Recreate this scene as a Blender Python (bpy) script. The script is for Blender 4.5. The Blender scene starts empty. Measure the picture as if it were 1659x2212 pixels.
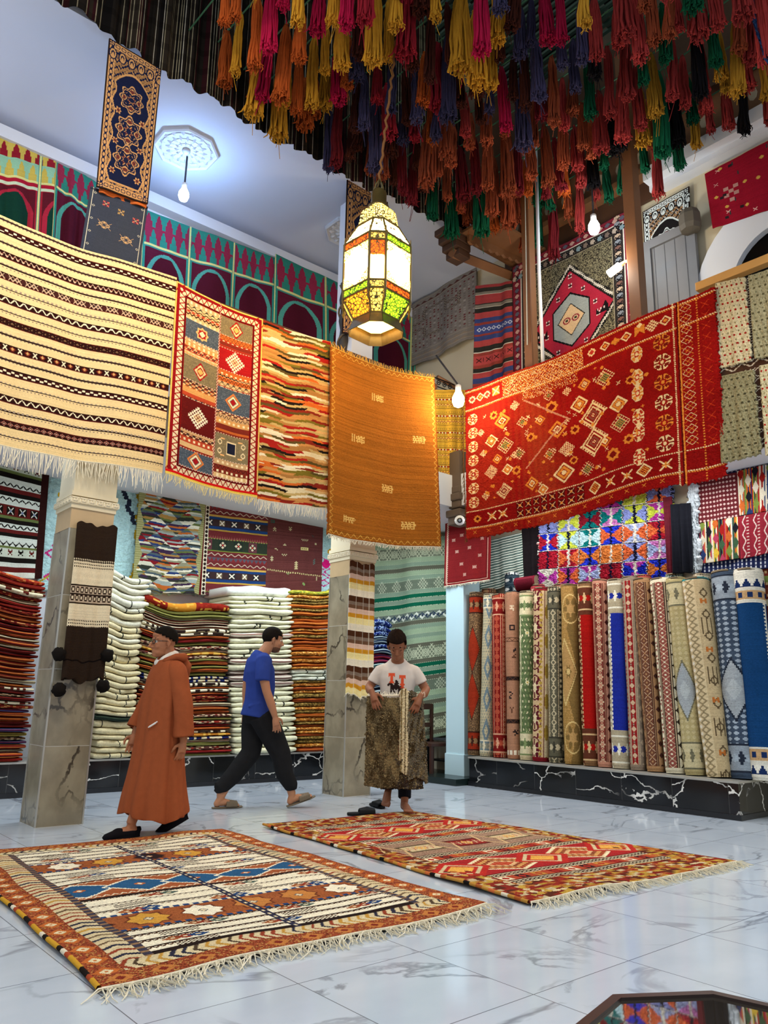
import bpy, bmesh, math, random
import numpy as np
from mathutils import Vector, Matrix
from mathutils.bvhtree import BVHTree

# ------------------------------------------------------------------ camera
FPX, IW, IH = 1670.0, 1659, 2212
YAW, PITCH, ROLL = math.radians(49.7), math.radians(13.56), math.radians(1.086)
CAM = np.array([0.0, 0.0, 1.05])
_f = np.array([math.cos(YAW)*math.cos(PITCH), math.sin(YAW)*math.cos(PITCH), math.sin(PITCH)])
_r0 = np.array([math.sin(YAW), -math.cos(YAW), 0.0]); _u0 = np.cross(_r0, _f)
CR = _r0*math.cos(ROLL) + _u0*math.sin(ROLL)
CU = -_r0*math.sin(ROLL) + _u0*math.cos(ROLL)
CF = _f
sc = bpy.context.scene
col = sc.collection
camd = bpy.data.cameras.new('camera'); cam = bpy.data.objects.new('camera', camd); col.objects.link(cam)
camd.sensor_fit = 'HORIZONTAL'; camd.sensor_width = 36.0; camd.lens = FPX/IW*36.0
camd.clip_start = 0.05; camd.clip_end = 200
cam.matrix_world = Matrix(((CR[0], CU[0], -CF[0], CAM[0]), (CR[1], CU[1], -CF[1], CAM[1]), (CR[2], CU[2], -CF[2], CAM[2]), (0, 0, 0, 1)))
sc.camera = cam
# ------------------------------------------------------------------ colour management, world, exposure
sc.view_settings.view_transform = 'Standard'; sc.view_settings.look = 'None'
sc.view_settings.gamma = 1.0; sc.view_settings.use_curve_mapping = False
sc.view_settings.exposure = 0.0
try:
    sc.cycles.max_bounces = 7; sc.cycles.diffuse_bounces = 4; sc.cycles.glossy_bounces = 3
    sc.cycles.transmission_bounces = 5; sc.cycles.transparent_max_bounces = 12
    sc.cycles.caustics_reflective = False; sc.cycles.caustics_refractive = False
    sc.cycles.sample_clamp_indirect = 4.0; sc.cycles.use_denoising = True
except Exception:
    pass
world = bpy.data.worlds.new('world'); sc.world = world; world.use_nodes = True
wb = world.node_tree.nodes['Background']; wb.inputs[0].default_value = (0.88, 0.94, 1.0, 1); wb.inputs[1].default_value = 0.72

def lamp(name, kind, loc, power, color, size=0.1, rot=None, size_y=None, spread=None, aim=None):
    l = bpy.data.lights.new(name, kind); l.energy = power; l.color = color
    if kind == 'AREA':
        l.size = size
        if size_y: l.shape = 'RECTANGLE'; l.size_y = size_y
        if spread: l.spread = spread
    elif kind != 'SUN':
        l.shadow_soft_size = size
    o = bpy.data.objects.new(name, l); o.location = loc
    if rot: o.rotation_euler = rot
    if aim: o.rotation_euler = (Vector(aim)-Vector(loc)).to_track_quat('-Z', 'Y').to_euler()
    col.objects.link(o); return o
# lamps fixed under the lower gallery ceiling (hidden from here by the hung carpets), and unseen fill lights added over the court outside the frame
lamp('gallery_lamp_light', 'AREA', (3.4, 7.75, 3.42), 80, (0.80, 0.91, 1.0), 3.6, (0, 0, 0), 0.5)
lamp('gallery_lamp_light', 'AREA', (6.3, 7.75, 3.42), 62, (0.80, 0.91, 1.0), 1.8, (0, 0, 0), 0.5)
lamp('gallery_lamp_light', 'AREA', (7.45, 5.0, 3.42), 60, (0.96, 0.98, 1.0), 0.35, (0, 0, 0), 3.4)
lamp('court_fill_light', 'AREA', (0.6, 2.2, 6.6), 230, (1.0, 0.93, 0.83), 2.2, (math.radians(-40), math.radians(38), 0), 2.2)
lamp('court_fill_light', 'AREA', (5.4, 0.9, 6.5), 345, (0.92, 0.97, 1.0), 2.0, (math.radians(-36), math.radians(-4), 0), 2.0)

lamp('court_fill_light', 'AREA', (0.9, 3.3, 6.9), 88, (1.0, 0.92, 0.80), 1.2, None, 1.2, math.radians(120), (1.9, 6.7, 4.2))  # fill light added to brighten the carpets on the long rail
lamp('upper_gallery_light', 'POINT', (-0.9, 8.0, 7.0), 60, (0.86, 0.88, 1.0), .1)

# ------------------------------------------------------------------ helpers: geometry from measured sight lines
AX = {'X': 0, 'Y': 1, 'Z': 2}
def at(px, py, axis, val):
    """the point of the plane axis=val (a wall, a rail, the floor) seen at a measured picture position"""
    d = CF*FPX + CR*(px-IW/2) + CU*(IH/2-py)
    i = AX[axis]
    return CAM + d*((val-CAM[i])/d[i])
def proj(P):
    d = np.asarray(P, float)-CAM; z = d@CF
    return IW/2+FPX*(d@CR)/z, IH/2-FPX*(d@CU)/z
def depth(P): return float((np.asarray(P, float)-CAM)@CF)

def lin(h):
    """'#rrggbb' or (r,g,b) 0..1 sRGB -> linear rgb array"""
    if isinstance(h, str):
        h = h.lstrip('#'); c = np.array([int(h[i:i+2], 16)/255 for i in (0, 2, 4)])
    else:
        c = np.array(h, float)
    return np.where(c <= 0.04045, c/12.92, ((c+0.055)/1.055)**2.4)

# ------------------------------------------------------------------ materials
MATS = {}
def nodes_of(m): return m.node_tree.nodes, m.node_tree.links
def principled(name, color=None, rough=0.6, metal=0.0, spec=None):
    m = bpy.data.materials.new(name); m.use_nodes = True
    b = m.node_tree.nodes['Principled BSDF']
    if spec is None and rough >= .85: spec = .08
    if color is not None: b.inputs['Base Color'].default_value = (*lin(color), 1)
    b.inputs['Roughness'].default_value = rough; b.inputs['Metallic'].default_value = metal
    if spec is not None: b.inputs['Specular IOR Level'].default_value = spec
    return m
def N(m, t, **kw):
    n = m.node_tree.nodes.new(t)
    for k, v in kw.items(): setattr(n, k, v)
    return n
def L(m, a, b): m.node_tree.links.new(a, b)
def bump_noise(m, scale, strength, dist=0.01, detail=3, coord='Object'):
    n, l = nodes_of(m); b = n['Principled BSDF']
    tc = N(m, 'ShaderNodeTexCoord'); no = N(m, 'ShaderNodeTexNoise'); no.inputs['Scale'].default_value = scale; no.inputs['Detail'].default_value = detail
    bu = N(m, 'ShaderNodeBump'); bu.inputs['Strength'].default_value = strength; bu.inputs['Distance'].default_value = dist
    L(m, tc.outputs[coord], no.inputs['Vector']); L(m, no.outputs[0], bu.inputs['Height']); L(m, bu.outputs[0], b.inputs['Normal'])
def vary(m, base_socket, scale, lo, hi):
    """multiply a colour by soft noise: wear and dye variation"""
    tc = N(m, 'ShaderNodeTexCoord'); no = N(m, 'ShaderNodeTexNoise'); no.inputs['Scale'].default_value = scale; no.inputs['Detail'].default_value = 4
    mr = N(m, 'ShaderNodeMapRange'); mr.inputs[3].default_value = lo; mr.inputs[4].default_value = hi
    mx = N(m, 'ShaderNodeMix', data_type='RGBA', blend_type='MULTIPLY'); mx.inputs[0].default_value = 1.0
    L(m, tc.outputs['Object'], no.inputs['Vector']); L(m, no.outputs[0], mr.inputs[0]); L(m, base_socket, mx.inputs[6]); L(m, mr.outputs[0], mx.inputs[7])
    return mx.outputs[2]
def solid(name, color, rough=0.7, metal=0.0, vscale=None, lo=0.85, hi=1.12, bump=None, spec=None):
    if name in MATS: return MATS[name]
    m = principled(name, color, rough, metal, spec); b = m.node_tree.nodes['Principled BSDF']
    if vscale:
        rgb = N(m, 'ShaderNodeRGB'); rgb.outputs[0].default_value = (*lin(color), 1)
        L(m, vary(m, rgb.outputs[0], vscale, lo, hi), b.inputs['Base Color'])
    if bump: bump_noise(m, bump[0], bump[1], bump[2])
    MATS[name] = m; return m
def woven(name, bscale=90, bstr=0.5, lo=0.86, hi=1.1, bdist=0.006):
    m = principled(name, None, 0.95, 0, 0.06); b = m.node_tree.nodes['Principled BSDF']
    a = N(m, 'ShaderNodeAttribute'); a.attribute_name = 'weave'
    L(m, vary(m, a.outputs['Color'], 6, lo, hi), b.inputs['Base Color'])
    bump_noise(m, bscale, bstr, bdist)
    MATS[name] = m; return m
WOVEN = woven('woven_wool'); SHAG = woven('shaggy_wool', 45, 0.9, 0.8, 1.15, 0.02); FELT = woven('felt_cloth', 30, 0.15, 0.9, 1.08)
def objcolor(name, rough, vscale, lo, hi, bump=None):
    m = principled(name, None, rough, 0, 0.06); b = m.node_tree.nodes['Principled BSDF']
    oi = N(m, 'ShaderNodeObjectInfo'); L(m, vary(m, oi.outputs['Color'], vscale, lo, hi), b.inputs['Base Color'])
    if bump: bump_noise(m, *bump)
    MATS[name] = m; return m
YARN = objcolor('yarn', 0.95, 14, 0.7, 1.25)
def emit(name, color, strength):
    m = bpy.data.materials.new(name); m.use_nodes = True; n, l = nodes_of(m); n.remove(n['Principled BSDF'])
    e = N(m, 'ShaderNodeEmission'); e.inputs[0].default_value = (*lin(color), 1); e.inputs[1].default_value = strength
    L(m, e.outputs[0], n['Material Output'].inputs[0]); MATS[name] = m; return m

# ------------------------------------------------------------------ object helpers
def link(name, me, mat=None, parent=None):
    o = bpy.data.objects.new(name, me); col.objects.link(o)
    if mat is not None and not me.materials: me.materials.append(mat)
    if parent is not None: o.parent = parent
    return o
def tag(o, label, cat, group=None, kind=None):
    if label: o['label'] = label
    if cat: o['category'] = cat
    if group: o['group'] = group
    if kind: o['kind'] = kind
    return o
def struct(o): o['kind'] = 'structure'; return o
def empty(name, loc=(0, 0, 0), rotz=0.0):
    o = bpy.data.objects.new(name, None); col.objects.link(o); o.location = loc; o.rotation_euler = (0, 0, rotz); o.empty_display_size = 0.1; return o
def mesh_np(name, V, F, colors=None, smooth=True, mat=None):
    """quads from numpy arrays; colors is linear rgb per face -> attribute 'weave'"""
    V = np.asarray(V, np.float32); F = np.asarray(F, np.int32)
    me = bpy.data.meshes.new(name); nv, nf, k = len(V), len(F), F.shape[1]
    me.vertices.add(nv); me.vertices.foreach_set('co', V.ravel())
    me.loops.add(nf*k); me.loops.foreach_set('vertex_index', F.ravel())
    me.polygons.add(nf); me.polygons.foreach_set('loop_start', np.arange(0, nf*k, k, dtype=np.int32))
    me.polygons.foreach_set('loop_total', np.full(nf, k, np.int32))
    me.polygons.foreach_set('use_smooth', np.full(nf, smooth))
    me.update(calc_edges=True)
    if colors is not None:
        at_ = me.attributes.new('weave', 'FLOAT_COLOR', 'FACE')
        c = np.ones((nf, 4), np.float32); c[:, :3] = colors; at_.data.foreach_set('color', c.ravel())
    if mat: me.materials.append(mat)
    return me
def grid_faces(h, w, flip=False):
    i = np.arange(h)[:, None]*(w+1)+np.arange(w)[None, :]
    f = np.stack([i, i+w+1, i+w+2, i+1], -1).reshape(-1, 4)
    return f[:, ::-1] if flip else f
class MB:
    """collects shapes into one mesh"""
    def __init__(s): s.bm = bmesh.new()
    def box(s, c, d, rotz=0.0, bevel=0.0, M=None):
        m = Matrix.Translation(Vector(c)) @ Matrix.Rotation(rotz, 4, 'Z') @ Matrix.Diagonal((d[0], d[1], d[2], 1))
        if M is not None: m = M @ m
        r = bmesh.ops.create_cube(s.bm, size=1.0, matrix=m)
        if bevel:
            es = list({e for v in r['verts'] for e in v.link_edges})
            bmesh.ops.bevel(s.bm, geom=es, offset=bevel, segments=2, affect='EDGES', profile=0.6)
        return s
    def tube(s, pts, radii, n=8, caps=True, flat=None):
        pts = [Vector(p) for p in pts]; k = len(pts)
        if not hasattr(radii, '__len__'): radii = [radii]*k
        rings = []; up = None
        for i, p in enumerate(pts):
            t = (pts[min(i+1, k-1)]-pts[max(i-1, 0)])
            if t.length < 1e-9: t = Vector((0, 0, 1))
            t.normalize()
            if up is None:
                a = Vector((0, 0, 1)) if abs(t.z) < 0.9 else Vector((1, 0, 0)); x = a.cross(t).normalized()
            else:
                x = (up - t*up.dot(t)).normalized()
            up = x; y = t.cross(x)
            r = radii[i]; rx, ry = (r if hasattr(r, '__len__') else (r, r))
            rings.append([s.bm.verts.new(p+x*(rx*math.cos(2*math.pi*j/n))+y*(ry*math.sin(2*math.pi*j/n))) for j in range(n)])
        for a, b in zip(rings, rings[1:]):
            for j in range(n): s.bm.faces.new((a[j], a[(j+1) % n], b[(j+1) % n], b[j]))
        if caps:
            s.bm.faces.new(rings[0][::-1]); s.bm.faces.new(rings[-1])
        return s
    def lathe(s, prof, center=(0, 0, 0), n=16, M=None, caps=True, phase=0.0):
        rings = []
        for r, z in prof:
            ring = []
            for j in range(n):
                a = 2*math.pi*j/n+phase
                p = Vector((r*math.cos(a)+center[0], r*math.sin(a)+center[1], z+center[2]))
                ring.append(s.bm.verts.new(M @ p if M is not None else p))
            rings.append(ring)
        for a, b in zip(rings, rings[1:]):
            for j in range(n): s.bm.faces.new((a[j], a[(j+1) % n], b[(j+1) % n], b[j]))
        if caps:
            s.bm.faces.new(rings[0][::-1]); s.bm.faces.new(rings[-1])
        return s
    def ball(s, c, r, n=12, M=None):
        rr = r if hasattr(r, '__len__') else (r, r, r)
        m = Matrix.Translation(Vector(c))
        if M is not None: m = m @ M
        bmesh.ops.create_uvsphere(s.bm, u_segments=n, v_segments=max(6, n//2+2), radius=1.0, matrix=m @ Matrix.Diagonal((rr[0], rr[1], rr[2], 1)))
        return s
    def prism(s, poly, z0, z1):
        a = [s.bm.verts.new((p[0], p[1], z0)) for p in poly]; b = [s.bm.verts.new((p[0], p[1], z1)) for p in poly]; k = len(poly)
        s.bm.faces.new(a[::-1]); s.bm.faces.new(b)
        for j in range(k): s.bm.faces.new((a[j], a[(j+1) % k], b[(j+1) % k], b[j]))
        return s
    def face(s, pts): s.bm.faces.new([s.bm.verts.new(p) for p in pts]); return s
    def mesh(s, name, mat=None, smooth=False):
        me = bpy.data.meshes.new(name); bmesh.ops.recalc_face_normals(s.bm, faces=s.bm.faces); s.bm.to_mesh(me); s.bm.free()
        if smooth: me.polygons.foreach_set('use_smooth', np.full(len(me.polygons), True))
        if mat: me.materials.append(mat)
        return me
    def build(s, name, mat, parent=None, smooth=False): return link(name, s.mesh(name, mat, smooth), None, parent)
def solidify(o, t, offset=-1.0):
    m = o.modifiers.new('thick', 'SOLIDIFY'); m.thickness = t; m.offset = offset; m.use_even_offset = False; return o
# ------------------------------------------------------------------ weaving: a rug is a grid of knots, each with its own dye
class Cv:
    def __init__(s, w, h, c, seed=0):
        s.w, s.h = w, h; s.a = np.empty((h, w, 3)); s.a[:] = lin(c); s.r = np.random.default_rng(seed)
        s.Y, s.X = np.mgrid[0:h, 0:w].astype(float); s.X += .5; s.Y += .5
    def put(s, m, c):
        s.a[m] = lin(c); return s
    def rect(s, x0, y0, x1, y1, c): s.a[max(0, int(round(y0))):max(0, int(round(y1))), max(0, int(round(x0))):max(0, int(round(x1)))] = lin(c); return s
    def hs(s, y0, y1, c): return s.rect(0, y0, s.w, y1, c)
    def vs(s, x0, x1, c): return s.rect(x0, 0, x1, s.h, c)
    def box(s, x0, y0, x1, y1): return (s.X >= x0) & (s.X < x1) & (s.Y >= y0) & (s.Y < y1)
    def zig(s, y, amp, per, c, t=1.0, x0=0, x1=None, ph=0.0):
        x1 = s.w if x1 is None else x1
        z = y+amp*(2*np.abs(2*((s.X/per+ph) % 1)-1)-1)
        return s.put((np.abs(s.Y-z) <= t) & (s.X >= x0) & (s.X < x1), c)
    def vzig(s, x, amp, per, c, t=1.0, y0=0, y1=None):
        y1 = s.h if y1 is None else y1
        z = x+amp*(2*np.abs(2*((s.Y/per) % 1)-1)-1)
        return s.put((np.abs(s.X-z) <= t) & (s.Y >= y0) & (s.Y < y1), c)
    def teeth(s, y0, y1, per, c, up=True, x0=0, x1=None, ph=0.0):
        x1 = s.w if x1 is None else x1
        f = np.abs(2*((s.X/per+ph) % 1)-1); g = (s.Y-y0)/(y1-y0); g = g if up else 1-g
        return s.put((f <= g) & (s.Y >= y0) & (s.Y < y1) & (s.X >= x0) & (s.X < x1), c)
    def dia(s, cx, cy, rx, ry, c, inner=0.0):
        d = np.abs(s.X-cx)/rx+np.abs(s.Y-cy)/ry
        return s.put((d <= 1) & (d >= inner), c)
    def ell(s, cx, cy, rx, ry, c, inner=0.0):
        d = np.hypot((s.X-cx)/rx, (s.Y-cy)/ry); return s.put((d <= 1) & (d >= inner), c)
    def star(s, cx, cy, r, c, ry=None):
        ry = ry or r; x, y = np.abs(s.X-cx)/r, np.abs(s.Y-cy)/ry
        return s.put((np.maximum(x, y) <= .66) | (x+y <= .98), c)
    def ex(s, cx, cy, r, c, t=1.0):
        x, y = np.abs(s.X-cx), np.abs(s.Y-cy); return s.put((np.abs(x-y) <= t) & (x <= r) & (y <= r), c)
    def plus(s, cx, cy, r, c, t=1.0):
        x, y = np.abs(s.X-cx), np.abs(s.Y-cy); return s.put(((x <= t) & (y <= r)) | ((y <= t) & (x <= r)), c)
    def hashd(s, cx, cy, r, c, step=4.0, t=.9):
        """diagonal lattice inside a diamond: the hooked lozenges of mountain rugs"""
        u, v = (s.X-cx)+(s.Y-cy), (s.X-cx)-(s.Y-cy)
        m = (np.abs(u) <= r) & (np.abs(v) <= r) & ((np.abs((u % step)-step/2) <= t*.7) | (np.abs((v % step)-step/2) <= t*.7))
        return s.put(m, c)
    def wheel(s, cx, cy, rx, ry, c1, c2, c0):
        x, y = (s.X-cx)/rx, (s.Y-cy)/ry; d = np.maximum(np.maximum(np.abs(x), np.abs(y)), (np.abs(x)+np.abs(y))*.72)
        th = np.arctan2(y, x); seg = (np.floor((th/(2*np.pi)+.0625)*8).astype(int)) % 2
        sp = np.abs(((th/(2*np.pi)*8+.5) % 1)-.5)*np.hypot(x, y)
        s.put(d <= 1, c1); s.put((d <= .96) & (sp < .07), c2); s.put((d <= .9) & (seg == 1) & (d > .55), c2); s.put(d <= .42, c0)
        return s.put((d <= .22), c1)
    def flower(s, cx, cy, r, c1, c2, ry=None, n=6):
        ry = ry or r; x, y = (s.X-cx)/r, (s.Y-cy)/ry; th = np.arctan2(y, x); d = np.hypot(x, y)
        s.put(d <= .78+.22*np.cos(n*th), c1); return s.put((d <= .42) | ((d < .68) & (np.cos(n*th+math.pi) > .75)), c2)
    def glyph(s, cx, cy, rows, c, k=1):
        h, w = len(rows), len(rows[0]); x0, y0 = int(cx-w*k/2), int(cy-h*k/2)
        for j, r in enumerate(rows):
            for i, ch in enumerate(r):
                if ch != '.' and ch != ' ': s.rect(x0+i*k, y0+j*k, x0+i*k+k, y0+j*k+k, c)
        return s
    def frame(s, i, t, c):
        m = np.minimum(np.minimum(s.X, s.w-s.X), np.minimum(s.Y, s.h-s.Y)); return s.put((m >= i) & (m < i+t), c)
    def framezig(s, i, amp, per, c, t=1.0):
        s.zig(i, amp, per, c, t); s.zig(s.h-i, amp, per, c, t); s.vzig(i, amp, per, c, t); return s.vzig(s.w-i, amp, per, c, t)
    def dots(s, y, per, sz, c, x0=0, x1=None, ph=0.0):
        x1 = s.w if x1 is None else x1
        return s.put((np.abs(s.Y-y) <= sz[1]) & (((s.X/per+ph) % 1)*per < sz[0]) & (s.X >= x0) & (s.X < x1), c)
    def speck(s, c, p, m=None):
        k = s.r.random((s.h, s.w)) < p
        return s.put(k if m is None else (k & m), c)
    def abrash(s, row=.05, knot=.06):
        """uneven dye lots from row to row and knot to knot"""
        k = 1+s.r.normal(0, row, (s.h, 1, 1))+s.r.normal(0, knot, (s.h, s.w, 1)); s.a = np.clip(s.a*k, 0, 1); return s
    def mean(s): return s.a.reshape(-1, 3).mean(0)

def lozenges(w, h, pal, cw, bh, slope, seed, cv=None, reg=None, one=False):
    """slit-woven kilim ground: thin bands that change colour along slanting seams"""
    c = cv or Cv(w, h, pal[0], seed); r = np.random.default_rng(seed)
    tab = np.array([lin(p) for p in pal]); hsh = r.integers(0, len(pal), 8192)
    wob = r.normal(0, .6, c.h+1).cumsum()*0
    band = np.floor((c.Y+1.5*np.sin(c.X/17.))/bh).astype(int)
    u = np.floor((c.X+c.Y*slope)/cw).astype(int); v = np.floor((c.X-c.Y*slope)/cw).astype(int)
    if one: v = v*0; u = np.floor((c.X+np.where(np.floor(c.Y/46) % 2 < 1, c.Y, -c.Y)*slope+band*31)/cw).astype(int)
    k = hsh[(band*131+u*17+v*57) % 8192]
    if reg is None: c.a = tab[k]
    else: c.a[reg] = tab[k][reg]
    return c

def cloth_mesh(name, cv, P, mat):
    """P(U,V)->xyz array for U,V in 0..1 (V down); cv holds the knots"""
    U, V = np.meshgrid(np.linspace(0, 1, cv.w+1), np.linspace(0, 1, cv.h+1))
    co = P(U, V)
    return mesh_np(name, co.reshape(-1, 3), grid_faces(cv.h, cv.w), cv.a.reshape(-1, 3), True, mat)
def bil(c, U, V):
    c = [np.asarray(p, float) for p in c]; U = U[..., None]; V = V[..., None]
    return (c[0]*(1-U)+c[1]*U)*(1-V)+(c[3]*(1-U)+c[2]*U)*V
def hang_map(c, amp=0.02, k=2.0, ph=0.0, sag=0.0, grow=1.0, rough=0.0, seed=0, edge=0.0):
    """corners TL,TR,BR,BL as hung; soft vertical folds deepen downwards, sag is the droop of the top edge between its fixings"""
    c = [np.asarray(p, float) for p in c]
    nrm = np.cross(c[3]-c[0], c[1]-c[0]); nrm /= np.linalg.norm(nrm)
    wid = np.linalg.norm(c[1]-c[0])
    def P(U, V):
        p = bil(c, U, V); r = np.random.default_rng(seed)
        d = amp*(np.sin(2*np.pi*k*U+ph+.6*V)+.5*np.sin(2*np.pi*k*1.83*U+1.7*ph+1.3-1.1*V)+.25*np.sin(2*np.pi*k*3.1*U+2.9*ph))*(1-grow+grow*(.25+.75*V))
        if rough: d = d+r.normal(0, rough, U.shape)
        p = p+nrm*d[..., None]
        p[..., 2] -= sag*4*U*(1-U)*(1-.4*V)
        if edge: p[..., 2] += edge*(np.sin(9*U+ph)+.6*np.sin(23*U+2*ph))*(V**6+.6*(1-V)**8)
        return p
    return P
def fringe_mesh(name, top, length, n, color_mat, seed=0, down=(0, 0, -1), r=.0035, spread=.012, jit=.35, out=None):
    """strands along a polyline of points; each bends a little; all bound by one cord"""
    rg = random.Random(seed); mb = MB(); top = [Vector(p) for p in top]; dn = Vector(down).normalized()
    seg = [0.0]
    for a, b in zip(top, top[1:]): seg.append(seg[-1]+(b-a).length)
    def pt(t):
        t *= seg[-1]
        for i in range(len(top)-1):
            if t <= seg[i+1] or i == len(top)-2:
                f = (t-seg[i])/max(1e-9, seg[i+1]-seg[i]); return top[i].lerp(top[i+1], f), (top[i+1]-top[i]).normalized()
    mb.tube(top, r*1.6, 4)
    for i in range(n):
        p, t = pt((i+.5+rg.uniform(-.3, .3))/n); l = length*rg.uniform(1-jit, 1+jit*.5)
        s = rg.gauss(0, spread); o = Vector(out)*rg.gauss(0, spread) if out else t.cross(dn)*rg.gauss(0, spread*.6)
        mb.tube([p, p+dn*l*.5+t*s+o*.5, p+dn*l+t*(s*1.7+rg.gauss(0, spread))+o], [r, r*.9, r*.5], 3)
    return mb.mesh(name, color_mat)
WOOLW = solid('undyed_wool', '#e6dcc2', .95, vscale=30); WOOLY = solid('straw_wool', '#e2cd8a', .95, vscale=30); WOOLK = solid('black_wool', '#191512', .95)
WOOLB = solid('brown_wool', '#5a3a1c', .95, vscale=30); WOOLG = solid('gold_wool', '#d9a545', .95, vscale=30); WOOLR = solid('red_wool', '#8d1c1c', .95, vscale=30)
def hung(name, cv, corners, label, cat='rug', group=None, mat=None, thick=.012, amp=.02, k=2., ph=0., sag=0., rough=0., seed=0, edge=0., fr=None, frt=None, grow=1.):
    """a hung textile: one mesh; fringes are its children. fr=(length, n, material) bottom, frt top"""
    P = hang_map(corners, amp, k, ph, sag, grow, rough, seed, edge)
    o = link(name, cloth_mesh(name, cv, P, mat or WOVEN)); solidify(o, thick)
    tag(o, label, cat, group)
    for spec, v, dn in ((fr, 1.0, (0, 0, -1)), (frt, 0.0, (0, 0, 1))):
        if spec:
            u = np.linspace(.004, .996, 24)[None, :]; e = P(u, np.full_like(u, v))[0]
            link('fringe', fringe_mesh('fringe', e, spec[0], spec[1], spec[2], seed+3, dn, spec[3] if len(spec) > 3 else .0035), None, o)
    return o
def quad(pts, axis, val): return [at(x, y, axis, val) for x, y in pts]
# ------------------------------------------------------------------ the room
WX, WY = 8.2, 9.35            # planes of the two walls
RY, RX = 6.72, 7.02           # planes of the two gallery rails' outer faces
CEIL, GF, LC = 7.66, 3.95, 3.52   # upper ceiling, gallery floor, lower ceiling
def marble_tiles(name, base, vein, tile, origin, vscale, thresh, rough, grout, gw, coord='Object', soft=.08, cloud=None, cracks=False):
    m = principled(name, base, rough, 0, .5); b = m.node_tree.nodes['Principled BSDF']
    tc = N(m, 'ShaderNodeTexCoord'); sp = N(m, 'ShaderNodeSeparateXYZ'); L(m, tc.outputs[coord], sp.inputs[0])
    def M_(op, a, c=None):
        n = N(m, 'ShaderNodeMath', operation=op)
        for i, v in enumerate((a, c)):
            if v is None: continue
            if isinstance(v, (int, float)): n.inputs[i].default_value = v
            else: L(m, v, n.inputs[i])
        return n.outputs[0]
    cells, edges = [], []
    for i in range(3):
        if tile[i] is None: continue
        q = M_('DIVIDE', M_('SUBTRACT', sp.outputs[i], origin[i]), tile[i]); cells.append(M_('FLOOR', q))
        f = M_('FRACT', q); e = M_('MULTIPLY', M_('MINIMUM', f, M_('SUBTRACT', 1.0, f)), tile[i]); edges.append(e)
    cell = cells[0] if len(cells) == 1 else M_('ADD', M_('MULTIPLY', cells[0], 7.31), M_('MULTIPLY', cells[1], 3.77))
    ofs = N(m, 'ShaderNodeCombineXYZ'); L(m, M_('MULTIPLY', cell, 1.7), ofs.inputs[0]); L(m, M_('MULTIPLY', cell, 2.3), ofs.inputs[1]); L(m, M_('MULTIPLY', cell, .9), ofs.inputs[2])
    ad = N(m, 'ShaderNodeVectorMath', operation='ADD'); L(m, tc.outputs[coord], ad.inputs[0]); L(m, ofs.outputs[0], ad.inputs[1])
    mp = N(m, 'ShaderNodeMapping'); mp.inputs['Scale'].default_value = vscale; mp.inputs['Rotation'].default_value = (.3, .2, .5); L(m, ad.outputs[0], mp.inputs[0])
    no = N(m, 'ShaderNodeTexNoise'); no.inputs['Scale'].default_value = 1.0; no.inputs['Detail'].default_value = 6; no.inputs['Distortion'].default_value = .9; L(m, mp.outputs[0], no.inputs['Vector'])
    v = M_('ABSOLUTE', M_('SUBTRACT', no.outputs[0], .5))
    if cracks:   # branching crack veins
        wn = N(m, 'ShaderNodeTexNoise'); wn.inputs['Scale'].default_value = 3.0; wn.inputs['Detail'].default_value = 5; L(m, mp.outputs[0], wn.inputs['Vector'])
        wm = N(m, 'ShaderNodeVectorMath', operation='MULTIPLY_ADD'); L(m, wn.outputs[1], wm.inputs[0]); wm.inputs[1].default_value = (.5, .5, .5); L(m, mp.outputs[0], wm.inputs[2])
        vo = N(m, 'ShaderNodeTexVoronoi', feature='DISTANCE_TO_EDGE'); vo.inputs['Scale'].default_value = .9; L(m, wm.outputs[0], vo.inputs['Vector']); v = vo.outputs['Distance']
    mr = N(m, 'ShaderNodeMapRange'); mr.inputs[1].default_value = thresh; mr.inputs[2].default_value = thresh+soft*.25; mr.inputs[3].default_value = 1; mr.inputs[4].default_value = 0; L(m, v, mr.inputs[0])
    n2 = N(m, 'ShaderNodeTexNoise'); n2.inputs['Scale'].default_value = 1.3; n2.inputs['Detail'].default_value = 2; L(m, mp.outputs[0], n2.inputs['Vector'])
    m2 = N(m, 'ShaderNodeMapRange'); m2.inputs[1].default_value = .36 if cracks else .42; m2.inputs[2].default_value = .56 if cracks else .62; L(m, n2.outputs[0], m2.inputs[0])
    fac = M_('MULTIPLY', mr.outputs[0], m2.outputs[0])
    rgb = N(m, 'ShaderNodeMix', data_type='RGBA'); rgb.inputs[6].default_value = (*lin(base), 1); rgb.inputs[7].default_value = (*lin(cloud or base), 1)
    n3 = N(m, 'ShaderNodeTexNoise'); n3.inputs['Scale'].default_value = 2.2; n3.inputs['Detail'].default_value = 5; L(m, mp.outputs[0], n3.inputs['Vector'])
    m3 = N(m, 'ShaderNodeMapRange'); m3.inputs[1].default_value = .4; m3.inputs[2].default_value = .65; L(m, n3.outputs[0], m3.inputs[0]); L(m, m3.outputs[0], rgb.inputs[0])
    mx = N(m, 'ShaderNodeMix', data_type='RGBA'); L(m, fac, mx.inputs[0]); L(m, rgb.outputs[2], mx.inputs[6]); mx.inputs[7].default_value = (*lin(vein), 1)
    e = edges[0]
    for x in edges[1:]: e = M_('MINIMUM', e, x)
    g = M_('LESS_THAN', e, gw)
    mg = N(m, 'ShaderNodeMix', data_type='RGBA'); L(m, g, mg.inputs[0]); L(m, mx.outputs[2], mg.inputs[6]); mg.inputs[7].default_value = (*lin(grout), 1)
    L(m, mg.outputs[2], b.inputs['Base Color']); MATS[name] = m; return m
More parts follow.
